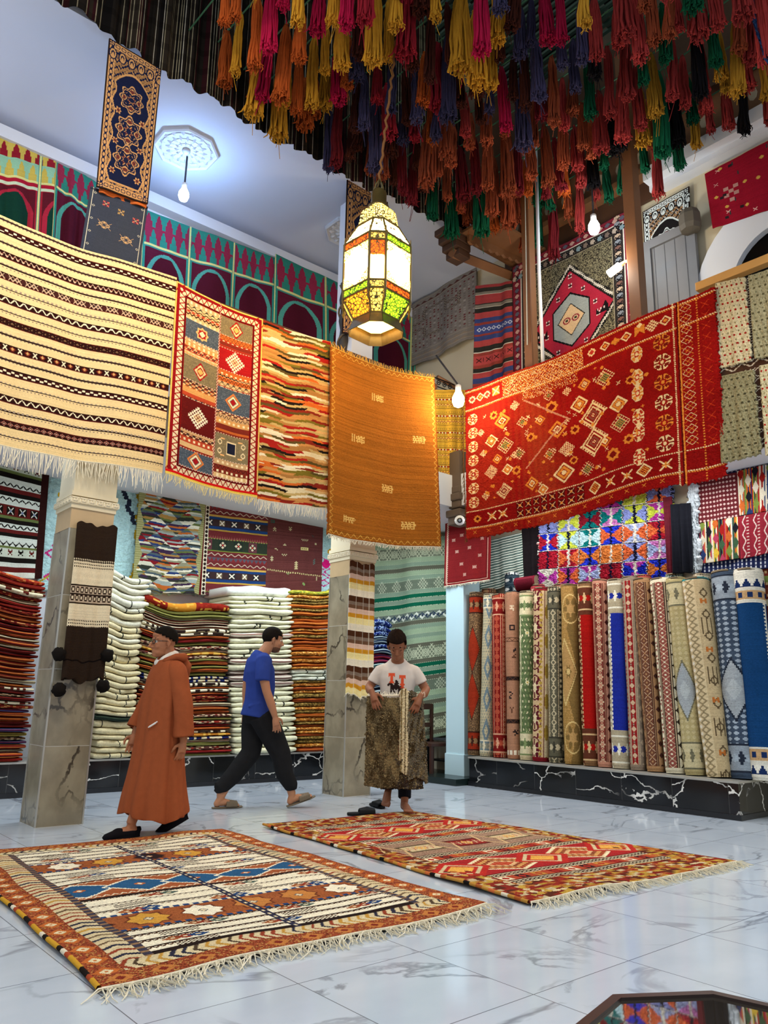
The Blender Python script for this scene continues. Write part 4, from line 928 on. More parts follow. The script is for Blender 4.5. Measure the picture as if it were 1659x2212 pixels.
hung('blue_valance', flat(60, 60, '#27406a', 76, .15), [np.array(p) for p in (at(1570, -120, 'X', 6.6), at(1760, -120, 'X', 6.6), at(1760, 240, 'X', 6.6), at(1655, 130, 'X', 6.6))], 'blue cloth hanging at the upper frame corner beside red skeins', 'cloth', None, mat=SHAG, amp=.05, k=2, rough=.01)
# ================================================================== folded blankets in stacks, each blanket its own object
ORD = 'first second third fourth fifth sixth seventh eighth ninth tenth eleventh twelfth thirteenth fourteenth fifteenth sixteenth seventeenth eighteenth nineteenth twentieth'.split()
def ordn(i):
    """1-based ordinal"""
    if i <= 20: return ORD[i-1]
    tens = {20: 'twenty', 30: 'thirty', 40: 'forty', 50: 'fifty', 60: 'sixty'}; t, u = i//10*10, i % 10
    return {30: 'thirtieth', 40: 'fortieth', 50: 'fiftieth', 60: 'sixtieth'}[t] if u == 0 else tens[t]+'-'+ORD[u-1]
def folded(name, x0, x1, z0, h, yf, dep, cols, pat, seed, bend, bev=.45, tilt=0.):
    """a blanket folded flat: rounded fold in front, slightly sagging at its ends; knots coloured by pattern"""
    r = np.random.default_rng(seed); nu = 36
    prof = [(dep, 0.0), (.10, .0), (.05, .02), (.018, .12), (.004, .3), (0, .5), (.004, .7), (.018, .88), (.05, .98), (.10, 1.0), (dep, 1.0)]
    U = np.linspace(0, 1, nu+1); V = []
    jx, jy = r.normal(0, .012), r.normal(0, .012); ph = r.uniform(0, 6)
    for (py, pz) in prof:
        x = x0+(x1-x0)*U+jx; endr = np.clip(np.minimum(U, 1-U)*12, 0, 1)
        y = yf+jy+py*1.0+.02*(1-endr)+.008*np.sin(U*9+ph)+.005*np.sin(U*23+2*ph)
        z = z0+bend(U)+tilt*(U-.5)+h*(.5+(pz-.5)*(.72+.28*endr)*(1+.10*np.sin(U*11+ph)))
        V.append(np.stack([x, y, z], -1))
    V = np.array(V); n = len(prof); F = grid_faces(n-1, nu)   # rows go bottom-back, front, top-back
    base = lin(cols[0]); C = np.tile(base, (n-1, nu, 1))*(1+r.normal(0, .05, (n-1, nu, 1)))
    u = (np.arange(nu)+.5)/nu; rows = np.arange(n-1)
    def c_(i): return lin(cols[i % len(cols)])
    if pat == 'line':            # a few dark slanting lines, as on white woollen rugs
        for _ in range(r.integers(1, 3)):
            a = r.uniform(.1, .9); s = r.uniform(-.012, .012)
            for j in rows: C[j, int(np.clip((a+s*(j-5))*nu, 0, nu-1))] = c_(1)
    elif pat == 'stripe':        # length-wise stripes along the fold
        for j in rows: C[j] = c_((j*7+seed) % len(cols))*(1+r.normal(0, .05, (nu, 1)))
    elif pat == 'speck':
        m = r.random((n-1, nu)) < .4; C[m] = c_(1); m = r.random((n-1, nu)) < .16; C[m] = c_(2)
    elif pat == 'dash':
        C[3:7, r.random(nu) < .45] = c_(1); C[2:4, r.random(nu) < .3] = c_(2)
    elif pat == 'block':
        a = r.integers(0, nu-8); C[:, a:a+r.integers(5, 14)] = c_(1); C[:, 0:4] = c_(2)
    elif pat == 'pile':
        m = r.random((n-1, nu)) < .5; C[m] = C[m]*.8
        a = int(nu*.25); C[:, a:int(nu*.6)] = c_(1); m = r.random((n-1, nu)) < .15; C[m] = c_(2)
    Vf = V.reshape(-1, 3); nv = len(Vf)
    # end caps: fan quads between front half and back half
    caps = []
    for col_ in (0, nu):
        idx = [i*(nu+1)+col_ for i in range(n)]
        for k in range((n-1)//2):
            q = [idx[k], idx[k+1], idx[n-2-k], idx[n-1-k]]
            caps.append(q if col_ == 0 else q[::-1])
    caps = np.array(caps); F = F[:, ::-1]
    me = mesh_np(name, Vf, np.vstack([F, caps]), np.vstack([C.reshape(-1, 3), np.tile(base*.9, (len(caps), 1))]), True, WOVEN)
    return link(name, me)
def stack(desc, group, xs, tops, n, palette, seed, yf=8.66, dep=.62, z0=PH+.004, bow=.012, lab_noun='folded blanket', sway=.02, top_k=1.3):
    """xs(t) -> (x0, x1) at height fraction t; tops = height of the topmost surface"""
    r = np.random.default_rng(seed); hs = r.uniform(.7, 1.35, n); hs[-1] *= top_k; hs *= (tops-z0)/hs.sum(); z = z0
    for i in range(n):
        t = (z-z0)/(tops-z0); x0, x1 = xs(t); cols, pat, cname = palette(i, n, r); bd = bow*(1+2.5*t)
        bend = (lambda U, b=bd*min(1, t*3), s=seed: b*(np.sin(U*3.1+s)-.4*np.sin(U*7+s*2)))
        o = folded('folded_blanket', x0+r.normal(0, .008), x1+r.normal(0, .008), z, hs[i]*.985, yf+sway*math.sin(t*9+seed), dep, cols, pat, seed*100+i, bend)
        place = 'topmost' if i == n-1 else ('lowest' if i == 0 else ordn(n-i)+' from the top')
        tag(o, '%s %s, %s of the %s' % (cname, lab_noun, place, desc), 'blanket', group)
        z += hs[i]
def lerp(a, b, t): return a+(b-a)*t
RED = [(['#5a1612', '#8a3220', '#b88a50'], 'speck', 'dark red speckled'), (['#741e16', '#4a100e', '#a86434'], 'stripe', 'red banded'), (['#8e3c18', '#b86a30', '#4a160e'], 'stripe', 'rust orange'), (['#c8bc98', '#3a1c16', '#8a7a5a'], 'stripe', 'cream and brown'), (['#3c2a20', '#6a4a34', '#c0a880'], 'speck', 'dark brown speckled'), (['#4a1614', '#7a2018', '#301010'], 'stripe', 'maroon striped'), (['#e0d2ae', '#5a2018', '#c8b088'], 'dash', 'cream and red'), (['#3a1414', '#8a2a1c', '#c06a30'], 'stripe', 'dark brown red'), (['#7a6a2a', '#a89044', '#4a3a1a'], 'stripe', 'olive banded'), (['#7e1a1a', '#a03a24', '#5c0e0e'], 'stripe', 'crimson')]
MIX = [(['#e8dcba', '#2a1c18', '#c8b088'], 'dash', 'dark dashed cream'), (['#2a1a16', '#e0d2b0', '#6a2a1c'], 'stripe', 'black cream striped'), (['#7a1a1c', '#a83028', '#4a1012'], 'stripe', 'crimson'), (['#6a6a34', '#9a9450', '#44401e'], 'stripe', 'olive green'), (['#1c2454', '#d8c8a0', '#7a2a20'], 'dash', 'navy patterned'), (['#c07a2a', '#e0b050', '#7a3a18'], 'dash', 'ochre'), (['#8a3a1c', '#c8682c', '#3a1810'], 'stripe', 'rust'), (['#54302a', '#d0b890', '#8a2a20'], 'speck', 'brown speckled'), (['#e2d4b2', '#a08060', '#3a2420'], 'block', 'ivory blocked')]
def pal_red(i, n, r):
    if i < n*.28 and r.random() < .35: return (['#241c44', '#6a1a24', '#3a4a6a'], 'stripe', 'navy burgundy striped')
    if i == n-1: return (['#a03a20', '#8a2018', '#c87a40'], 'speck', 'orange red carpet-like')
    return RED[r.integers(len(RED))]
def pal_white(i, n, r):
    if i == 6: return (['#2c3a30', '#48584a', '#1c2420'], 'stripe', 'dark green grey')
    if i > n*.6 and r.random() < .3: return (['#dcd6bc', '#ccc4a6', '#e6e0cc'], 'plain', 'plain white')
    return (['#d6c79c' if i < n*.8 else '#dcd8c0', '#3a3a34', '#b8a888'], 'line' if r.random() < .8 else 'plain', 'cream white lined')
def pal_mix(i, n, r):
    if i == n-1: return (['#8a2418', '#c8842a', '#d8a040'], 'pile', 'red and gold pile')
    if i == 0: return (['#5c5a2c', '#74703a', '#44421e'], 'stripe', 'olive')
    if n*.3 < i < n*.42: return RED[(2, 3, 7, 0)[r.integers(4)]]
    return MIX[r.integers(len(MIX))]
def pal_white2(i, n, r):
    if i == n-1: return (['#e6e8de', '#dadcd0', '#ecece2'], 'plain', 'thick bright white')
    if n*.5 < i < n*.72 and r.random() < .35: return (['#d8c8b0', '#8a5a50', '#e6dcc8'], 'stripe', 'pale pink striped')
    if n*.38 < i < n*.5: return (['#a89a8c', '#6a4a44', '#d8ccb8'], 'stripe', 'grey mauve striped')
    return (['#dad6b4', '#3a3c34', '#d0ccb0'], 'line' if r.random() < .6 else 'plain', 'off-white')
def pal_orange(i, n, r):
    if n*.42 < i < n*.5: return (['#d8dac4', '#3a4038', '#b8bca8'], 'line', 'pale green white lined')
    if i == n-1: return (['#a89a2c', '#7a8a34', '#c8b848'], 'speck', 'mustard green')
    return [(['#a8501c', '#c87a34', '#7a3010'], 'stripe', 'burnt orange'), (['#8a3a18', '#b8602a', '#5a2010'], 'stripe', 'rust brown'), (['#b87830', '#8a4a1c', '#e0b060'], 'speck', 'amber speckled'), (['#6a5428', '#a08040', '#4a3818'], 'speck', 'olive brown')][r.integers(4)]
def pal_blue(i, n, r):
    if n*.62 < i < n*.7: return (['#6a1a2c', '#9a3040', '#2a1c40'], 'stripe', 'maroon striped')
    if i < n*.12: return (['#5a3428', '#3a2420', '#7a5444'], 'speck', 'brown')
    return [(['#1c2a6a', '#8aa0c0', '#101c44'], 'speck', 'navy blue speckled'), (['#24324c', '#b8ccd0', '#1a2438'], 'stripe', 'slate and white striped'), (['#2c5454', '#b0c4c0', '#1c3a40'], 'stripe', 'teal striped')][r.integers(3)]
YS = 8.66
def xw(px, py): return at(px, py, 'Y', YS)[0]
def zw(px, py): return at(px, py, 'Y', YS)[2]
def span(a0, b0, a1, b1):
    """edges measured low (a0,b0) and high (a1,b1)"""
    l0, r0, l1, r1 = xw(*a0), xw(*b0), xw(*a1), xw(*b1)
    return lambda t: (lerp(l0, l1, t), lerp(r0, r1, t))
s1 = span((-200, 1660), (52, 1655), (-180, 1245), (104, 1245)); s1b = lambda t: (s1(0)[0], lerp(s1(0)[1], s1(1)[1], min(1, t*1.5)))
stack('red stack at the edge', 'dark red stacked blankets', s1b, zw(60, 1243), 46, pal_red, 1, sway=.03)
stack('cream stack behind the column', 'cream stacked blankets', span((203, 1645), (283, 1640), (226, 1240), (324, 1245)), zw(280, 1240), 30, pal_white, 2)
stack('stack behind the robed man', 'mixed colour stacked blankets', span((288, 1640), (498, 1640), (314, 1280), (496, 1290)), zw(400, 1290), 44, pal_mix, 3, bow=.02, top_k=2.2)
stack('stack behind the blue shirt', 'white stacked blankets', span((506, 1635), (640, 1630), (492, 1270), (628, 1275)), zw(560, 1262), 32, pal_white2, 4, top_k=2.0)
stack('orange stack', 'orange stacked blankets', span((646, 1625), (738, 1620), (622, 1275), (735, 1280)), zw(680, 1276), 46, pal_orange, 5)
stack('blue stack', 'blue stacked blankets', span((772, 1605), (848, 1605), (776, 1345), (852, 1345)), zw(830, 1345), 26, pal_blue, 6)
# ================================================================== carpet rolls standing on the plinth
def roll_cv(kind, cs, seed, w=64, h=230):
    c = Cv(w, h, cs[0], seed); rm = np.random.default_rng(seed+5); A, B, D = cs[1 % len(cs)], cs[2 % len(cs)], cs[3 % len(cs)]
    def ends(t=26):
        for y0 in (6, h-6-t):
            c.rect(0, y0, w, y0+t, B)
            for x in range(4, w, 10): c.star(x, y0+t/2, 5, A); c.dia(x+5, y0+t/2, 3, 8, D)
            c.hs(y0, y0+1.5, D); c.hs(y0+t-1.5, y0+t, D)
    def colstrip(x, wd, bg, fg, per=10):
        c.vs(x-wd, x+wd, bg); c.vs(x-wd, x-wd+1, D); c.vs(x+wd-1, x+wd, D)
        mk = int(rm.integers(4))
        for y in range(4, h, per): (c.star(x, y, wd*.75, fg) if mk == 0 else c.dia(x, y, wd*.8, per*.42, fg, .45) if mk == 1 else c.flower(x, y, wd*.8, fg, A, per*.45) if mk == 2 else (c.ex(x, y, wd*.7, fg, .8), c.dia(x, y, wd*.35, wd*.35, A))); c.dia(x, y+per/2, wd*.4, 1.6, A)
    f = 16  # column facing the room
    if kind == 'zigdia':
        c.speck(A, .3); c.dia(f+4, 84, 11, 32, B); c.dia(f+4, 150, 11, 32, B)
        for cy in (84, 150): c.dia(f+4, cy, 12, 34, D, .93)
        ends()
    elif kind == 'dots':
        for y in range(0, h, 4):
            for x in range((y//4 % 2)*2, w, 4): c.rect(x, y, x+2, y+2, A)
        for y in range(20, h-20, 44): c.dia(f, y, 7, 18, B, .5)
        ends(16)
    elif kind == 'panel':
        c.speck(A, .25); colstrip(f+3, 6, B, A, 11); colstrip(f-8, 3, A, D, 7); ends()
    elif kind == 'glyphs':
        for y, g, k in ((24, ["XXX", ".X.", "XXX", "X.."], A), (52, ["XXXX", "X..X", "X..X", "XXXX"], D), (84, ["X.", "XX", ".X"], D), (92, ["X..", ".X.", "XXX"], B), (146, [".XX", "X..", ".X.", "..X", ".XX"], D), (166, ["X.X", ".X.", ".X.", ".X."], B), (196, ["X.X.", ".XXX", "XX..", "..X."], D)): c.glyph(f+(y % 7)-3, y, g, k, 2)
        for y in (66, 120, 178): c.hs(y, y+6, B); c.hs(y+1, y+5, D if y != 66 else cs[0]); c.zig(y+3, 2, 8, B, .7)
        c.dots(h-8, 6, (4, 2.5), '#e8dcc4')
    elif kind == 'floral':
        c.rect(0, 36, w, h-36, A); s = np.sin(c.X*.7+np.sin(c.Y*.13)*2)*np.sin(c.Y*.42); c.put((s > .55) & (c.Y > 36) & (c.Y < h-36), D); c.put((s < -.75) & (c.Y > 36) & (c.Y < h-36), B)
        for y in (60, 128, 196):
            for x in range(4, w, 11): c.flower(x, y+(x % 3)*3, 3.4, '#e6deb4', '#c8a848')
        c.vs(f+9, f+11, B); ends(30)
    elif kind == 'bigflower':
        c.vs(f-9, f-4, A); c.vs(f-4, f-3, D)
        for y in range(16, h, 40): c.flower(f+9, y, 8, D, A, 14, 8); c.ell(f+9, y, 9.5, 17, D, .88); c.ell(f-7, y+18, 3, 10, B)
        for y in range(4, h, 7): c.dia(f+1, y, 2.2, 2.6, B)
        for y in range(6, h, 12): c.dia(f+4, y, 1.6, 5, D)
        c.hs(0, 5, '#7c1c24'); c.hs(h-5, h, '#7c1c24')
    elif kind == 'gold':
        c.speck(A, .25); c.put((np.abs(c.X-f-9)/9+np.abs(((c.Y-60) % 88)-44)/40) > 1.55, B); c.dia(f+8, 116, 15, 44, D, .9); c.dia(f+8, 116, 13, 38, A); c.flower(f+4, 116, 4, B, D, 9)
        for y in (34, 198): c.flower(f, y, 9, B, A, 16, 6); c.ell(f, y, 11, 20, D, .9)
        c.hs(0, 4, B)
    elif kind == 'solid':
        c.rect(0, 44, w, h-44, A); 
        c.vs(f+10, f+17, B); c.put((np.abs(c.X-f-10) < 1.2) & ((c.Y % 5) < 3) & (c.Y > 40) & (c.Y < h-40), D)
        for y in range(4, h, 9): c.star(f+14, y, 3, D)
        ends(32); c.hs(38, 44, B); c.hs(h-44, h-38, B)
    elif kind == 'strips':
        colstrip(f-7, 5, A, D, 13); colstrip(f+4, 5, B, cs[4] if len(cs) > 4 else '#c4a888', 10); colstrip(f+14, 4, A, B, 16); c.hs(0, 6, A); c.hs(h-6, h, A)
    elif kind == 'glyphbeige':
        for y in range(20, h, 26): c.dia(f-4, y, 4, 7, D, .6); c.vs(0, 0, A)
        for y in range(30, h, 58): c.glyph(f-3, y, ["X.X", "XXX", "X.X"], '#b0662e', 2)
        for y in range(50, h, 58): [c.rect(f-8+k*4, y, f-7+k*4, y+20, D) for k in range(4)]
        c.vs(f+3, f+13, A)
        for y in range(3, h, 8): c.dia(f+8, y, 4, 4, B); c.dia(f+8, y, 2, 2, A); c.dia(f+13, y+4, 2, 3, '#d8d0bc')
        c.hs(0, 3, '#3a8a8a')
    elif kind == 'lattice':
        for y in range(30, h-30, 6):
            for x in range(0, w, 6): c.dia(x+3, y+3, 2.4, 2.4, A)
        d = np.abs(c.X-f-4)/13+np.abs(c.Y-136)/32; c.put((d < 1.12), D); c.put(d < 1, '#9aa0a2'); c.dia(f+4, 136, 6, 12, '#aab0b0'); ends(30)
    elif kind == 'plainblue':
        c.rect(0, 40, w, h-34, A); c.put((np.abs(c.X-f+9) < 1) & ((c.Y % 4) < 2.4) & (c.Y > 40) & (c.Y < h-32), B); c.vs(f-12, f-10, B)
        for y0 in (12, h-16): c.rect(0, y0, w, y0+10, B); c.teeth(y0, y0+10, 8, D)
        c.rect(0, 26, w, 36, '#b8956a'); c.rect(0, h-32, w, h-20, '#b8956a'); c.dots(31, 8, (4, 3), D); c.dots(h-26, 8, (4, 3), D)
    c.abrash(.04, .07); return c
def roll(pb, pt, wpx, kind, cs, seed, lab, xb=7.72, xt=7.86, wpt=None, grp='carpet rolls standing on the plinth', ztop=None):
    B = at(pb[0], pb[1], 'X', xb); B[2] = PH+.004; T = at(pt[0], pt[1], 'X', xt)
    r0 = wpx*depth(B)/FPX/2; r1 = (wpt or wpx)*depth(T)/FPX/2
    B[0] += r0*.6; T[0] += r1*.6; ax = T-B; ln = np.linalg.norm(ax); ax /= ln
    # frame whose first direction faces the court, so that the rug's middle shows
    fx = np.array([-.8, -.6, 0]); fx -= ax*(fx@ax); fx /= np.linalg.norm(fx); fy = np.cross(ax, fx)
    cv = roll_cv(kind, cs, seed); rg = np.random.default_rng(seed); a, b = rg.uniform(0, 6, 2)
    def P(U, V):
        th = (U*2*np.pi)+np.pi/2; rad = lerp(r1, r0, V)*(1+.03*np.sin(2*th+a)+.02*np.sin(5*V*3+b)+.012*np.sin(17*V+3*th))
        rad = rad+.014*np.clip((U-.93)/.07, 0, 1)     # the loose outer edge of the wound rug
        rad = rad*np.where((V < .012) | (V > .988), .95, 1)
        return T-ax*(V*ln)[..., None]+fx*(rad*np.cos(th))[..., None]+fy*(rad*np.sin(th))[..., None]
    o = link('carpet_roll', cloth_mesh('carpet_roll', cv, lambda U, V: P(1-U, V), WOVEN)); tag(o, lab, 'carpet roll', grp)
    # wound end: spiral edges on top
    mb = MB(); pts = []
    for k in range(60):
        t = k/59; th = t*6*math.pi; rad = r1*(.14+.83*t); pts.append(T+fx*rad*math.cos(th)+fy*rad*math.sin(th)-ax*.004)
    mb.tube(pts, r1*.085, 4)
    link('wound_end', mb.mesh('wound_end', solid('rug_backing', '#8a7a60', .95)), None, o)
    m2 = MB(); m2.tube([T-ax*.02, T-ax*.012], r1*.97, 20); link('roll_core', m2.mesh('roll_core', solid('rug_core', '#3a3026', .95)), None, o)
    return o
R_ = [((1019, 1634), (1022.7, 1280), 30, 'zigdia', ['#5a4430', '#8a6a48', '#8a2a16', '#3a2018'], 'brown carpet roll with rust zigzag diamonds beside the white pilaster'),
 ((1044, 1633), (1053, 1283), 28, 'dots', ['#b8aa88', '#8a8a78', '#6a7a80', '#d8ccac'], 'pale beige and grey dotted carpet roll, second from the white pilaster'),
 ((1074, 1635), (1072, 1284), 31, 'panel', ['#8a2420', '#a84a34', '#7a1a18', '#d09a78'], 'brick red bordered carpet roll beside the pale dotted roll'),
 ((1105, 1637), (1100, 1280), 31, 'glyphs', ['#a8785c', '#d8c0a0', '#5a3a2a', '#2a2020'], 'salmon pink carpet roll with dark woven signs'),
 ((1133, 1640), (1131.6, 1278), 31, 'floral', ['#c8b890', '#5a6a44', '#d8cca4', '#7a8a5a'], 'green floral carpet roll between pink and cream rolls'),
 ((1162, 1644), (1164.6, 1270), 36, 'bigflower', ['#c4a67c', '#dcc69c', '#a88a38', '#5a1a24'], 'cream carpet roll with large maroon flowers'),
 ((1196, 1645), (1192.7, 1268), 31, 'panel', ['#8a7c60', '#b8aa88', '#5c5846', '#3a382e'], 'grey beige narrow bordered carpet roll beside the golden roll'),
 ((1232, 1648), (1224, 1263), 38, 'gold', ['#9c7840', '#b08a54', '#7a6034', '#cdb072'], 'golden tan carpet roll with large angular medallion'),
 ((1272, 1650), (1259, 1258), 35, 'solid', ['#7a5a3c', '#9c1410', '#5a3020', '#c8a878'], 'carpet roll with plain bright red centre'),
 ((1303, 1652), (1290, 1252), 33, 'strips', ['#a87058', '#b88068', '#7a3a30', '#4a201c'], 'dusty pink carpet roll between red and royal blue rolls'),
 ((1336, 1658), (1325, 1252), 39, 'solid', ['#b8ac90', '#1c2a8a', '#a89c80', '#e0dcc8'], 'carpet roll with plain royal blue centre and ivory border'),
 ((1373, 1662), (1354, 1246), 33, 'strips', ['#7a6a58', '#8a7a68', '#8a2020', '#b8a488'], 'grey and red striped border carpet roll beside the blue one'),
 ((1411, 1665), (1380, 1250), 38, 'strips', ['#8a6a4c', '#a07a54', '#6a4230', '#4a2c24'], 'brown ornamental carpet roll leaning toward the royal blue one'),
 ((1454, 1670), (1420, 1250), 44, 'strips', ['#b0987a', '#d8ceb0', '#8a4a40', '#3a3228'], 'ivory edged carpet roll with pink diamond ends'),
 ((1496, 1671), (1454, 1249), 42, 'lattice', ['#a89a6c', '#b8aa80', '#c0b48c', '#6a6650'], 'straw coloured carpet roll with dark stepped diamond'),
 ((1547, 1675), (1493, 1250), 54, 'glyphbeige', ['#b8a27a', '#c8b48c', '#8a7a5a', '#5a4a34'], 'beige carpet roll with diamond column and orange signs'),
 ((1600, 1673), (1558, 1234), 60, 'lattice', ['#3c4858', '#9aa6b0', '#8a949c', '#262c38'], 'slate blue lattice carpet roll with grey diamond'),
 ((1646, 1671), (1607, 1230), 56, 'plainblue', ['#d0ccbc', '#123a66', '#dcd8c8', '#1a2c54'], 'plain deep blue carpet roll at the end of the row')]
for i, a in enumerate(R_): roll(a[0], a[1], a[2], a[3], a[4], 100+i, a[5], xb=7.70 if i < 16 else 7.78, xt=7.82 if i < 16 else 7.9)
for i, (pb, pt, w, kind, cs, lab) in enumerate([((1050, 1500), (1049, 1272), 30, 'panel', ['#6a4430', '#8a6a4a', '#7a2a20', '#3a2a20'], 'brown carpet roll end standing behind the pale dotted roll'),
        ((1160, 1500), (1157, 1263), 34, 'strips', ['#8a2430', '#a83a40', '#5a1a20', '#d8c0a0'], 'maroon and white carpet roll end behind the green floral roll'),
        ((1212, 1500), (1205, 1262), 30, 'strips', ['#8a5040', '#a86a54', '#6a2a24', '#d0b090'], 'reddish carpet roll end behind the golden roll'),
        ((1400, 1500), (1385, 1242), 34, 'strips', ['#8a2a28', '#a84a40', '#6a1a1c', '#c8a888'], 'red carpet roll end behind the brown ornamental roll'),
        ((1470, 1500), (1450, 1240), 36, 'panel', ['#4a5a58', '#7a8a84', '#2a3a3a', '#b8c0b0'], 'dark green grey carpet roll end behind the straw roll'),
        ((1530, 1500), (1510, 1240), 36, 'dots', ['#a8a08a', '#c8c0a8', '#6a6a5a', '#4a4a40'], 'grey carpet roll end behind the beige sign roll')]):
    roll(pb, pt, w, kind, cs, 140+i, lab, xb=7.98, xt=7.99, grp='carpet roll ends behind the front row')
# two rolls lying on end tops
def lying(c, r, L_, d, cs, kind, seed, lab):
    c = np.array(c); d = np.array(d)/np.linalg.norm(d); n2 = np.cross(d, [0, 0, 1.]); n2 /= np.linalg.norm(n2); up = np.cross(n2, d); cv = roll_cv(kind, cs, seed, 48, 60)
    def P(U, V):
        th = U*2*np.pi; rad = r*(1+.04*np.sin(3*th+seed)); return c+d*((V-.5)*L_)[..., None]+n2*(rad*np.cos(th))[..., None]+up*(rad*np.sin(th))[..., None]
    o = link('rolled_mat', cloth_mesh('rolled_mat', cv, P, WOVEN)); tag(o, lab, 'rolled mat')
    m = MB(); m.tube([c-d*L_*.49, c-d*L_*.47], r*.98, 18); m.tube([c+d*L_*.47, c+d*L_*.49], r*.98, 18); link('wound_ends', m.mesh('wound_ends', solid('rug_backing', '#8a7a60', .95)), None, o); return o
p = at(1096, 1256, 'X', 7.98); lying(p+np.array([.12, 0, -.05]), .115, .34, (.05, .0, 1), ['#9aa0a0', '#d8dcd8', '#3a4a54', '#1c2a34'], 'panel', 150, 'grey and white patterned rolled mat standing on the rolls near the striped cloth')
p = at(1128, 1256, 'X', 7.9); lying(p+np.array([.1, 0, -.01]), .09, .3, (.2, -1, .05), ['#5a1420', '#6a1a28', '#4a1018', '#7a2a34'], 'strips', 151, 'maroon rolled mat lying across the tops of the carpet rolls')
# ================================================================== brass lantern in the court
BRASS = solid('aged_brass', '#6e5e34', .42, .75, vscale=8, lo=.7, hi=1.2)
def pierced(name, glass, strength, scale, thick):
    """brass fretwork over a lit coloured pane"""
    m = bpy.data.materials.new(name); m.use_nodes = True; n, l = nodes_of(m); b = n['Principled BSDF']; b.inputs['Base Color'].default_value = (*lin('#5a4a28'), 1); b.inputs['Metallic'].default_value = .6; b.inputs['Roughness'].default_value = .5
    tc = N(m, 'ShaderNodeTexCoord'); vo = N(m, 'ShaderNodeTexVoronoi', feature='DISTANCE_TO_EDGE'); vo.inputs['Scale'].default_value = scale; L(m, tc.outputs['Object'], vo.inputs['Vector'])
    lt = N(m, 'ShaderNodeMath', operation='LESS_THAN'); lt.inputs[1].default_value = thick; L(m, vo.outputs['Distance'], lt.inputs[0])
    g = N(m, 'ShaderNodeBsdfTranslucent'); g.inputs[0].default_value = (*lin(glass), 1); e = N(m, 'ShaderNodeEmission'); e.inputs[0].default_value = (*lin(glass), 1); e.inputs[1].default_value = strength
    ad = N(m, 'ShaderNodeAddShader'); L(m, g.outputs[0], ad.inputs[0]); L(m, e.outputs[0], ad.inputs[1])
    mx = N(m, 'ShaderNodeMixShader'); L(m, lt.outputs[0], mx.inputs[0]); L(m, ad.outputs[0], mx.inputs[1]); L(m, b.outputs[0], mx.inputs[2]); L(m, mx.outputs[0], n['Material Output'].inputs[0]); return m
def pane(name, c, strength, clear):
    m = bpy.data.materials.new(name); m.use_nodes = True; n, l = nodes_of(m); n.remove(n['Principled BSDF'])
    t = N(m, 'ShaderNodeBsdfTransparent'); t.inputs[0].default_value = (*lin(c), 1); tr = N(m, 'ShaderNodeBsdfTranslucent'); tr.inputs[0].default_value = (*lin(c), 1)
    e = N(m, 'ShaderNodeEmission'); e.inputs[0].default_value = (*lin(c), 1); e.inputs[1].default_value = strength
    m1 = N(m, 'ShaderNodeMixShader'); m1.inputs[0].default_value = clear; L(m, tr.outputs[0], m1.inputs[1]); L(m, t.outputs[0], m1.inputs[2])
    ad = N(m, 'ShaderNodeAddShader'); L(m, m1.outputs[0], ad.inputs[0]); L(m, e.outputs[0], ad.inputs[1]); L(m, ad.outputs[0], n['Material Output'].inputs[0]); return m
LD = 7.0; ray = CF+CR*((815-IW/2)/FPX)+CU*((IH/2-575)/FPX); LP = CAM+ray*LD; lx, ly = LP[0], LP[1]
def zpy(x, y, py):
    a, b = -1., 12.
    for _ in range(50):
        m = (a+b)/2
        if proj((x, y, m))[1] > py: a = m
        else: b = m
    return (a+b)/2
lz = lambda py: zpy(lx, ly, py)
view = math.atan2(-ly, -lx)
root = empty('brass_lantern', (lx, ly, lz(735))); tag(root, 'octagonal brass lantern with lit yellow, green and orange glass panes above the brown rug', 'lantern')
z0r = lz(735)
Z = lambda py: lz(py)-z0r
def octa(rw, big=.70):
    """octagon with wide diagonal faces and narrow front faces: corner list"""
    # narrow face half-angle a: faces centred at view + k*90 are narrow
    a = math.radians(13.5); out = []
    for k in range(4):
        for s in (-1, 1): out.append((rw*math.cos(view+k*math.pi/2+s*a), rw*math.sin(view+k*math.pi/2+s*a)))
    return out
def face_frame(mb, P, t=.012):
    for a, b in zip(P, P[1:]+P[:1]): mb.tube([a, b], t, 6)
def ring3(r, z): return [Vector((x, y, z)) for x, y in octa(r)]
zb = [(Z(520+22), .215), (Z(540), .305)]
zt, zbm = Z(541), Z(657)
top, bot = ring3(.305, zt), ring3(.305, zbm)
fr = MB()
for r, z in ((.305, zt), (.305, zt-.075), (.305, zbm+.075), (.305, zbm)): face_frame(fr, ring3(r, z), .011)
for a, b in zip(top, bot): fr.tube([a, b], .013, 6)
for a in top: fr.tube([a, a+Vector((0, 0, .07))], [.008, .003], 5)
for a in bot: fr.lathe([(.004, -.11), (.014, -.08), (.008, -.05), (.016, -.02), (.012, 0)], tuple(a), 8)
frame_ = fr.build('frame', BRASS, root)
YE, GR, ORG, CRM, AMB = '#f5d878', '#9fcf3a', '#e8742a', '#fff0c8', '#e8a838'
def strip(P, Q, f0, f1): return [P[0].lerp(Q[0], f0), P[1].lerp(Q[1], f0), P[1].lerp(Q[1], f1), P[0].lerp(Q[0], f1)]
def add_pane(name, pts, mat, parent=root, inset=.004):
    c = sum(pts, Vector())/len(pts); nrm = (pts[1]-pts[0]).cross(pts[-1]-pts[0]).normalized()
    m = MB(); a = [m.bm.verts.new(c+(p-c)*.96) for p in pts]; b = [m.bm.verts.new(c+(p-c)*.96+nrm*inset) for p in pts]; k = len(pts)
    m.bm.faces.new(a); m.bm.faces.new(b[::-1])
    for j in range(k): m.bm.faces.new((a[j], a[(j+1) % k], b[(j+1) % k], b[j]))
    return m.build(name, mat, parent)
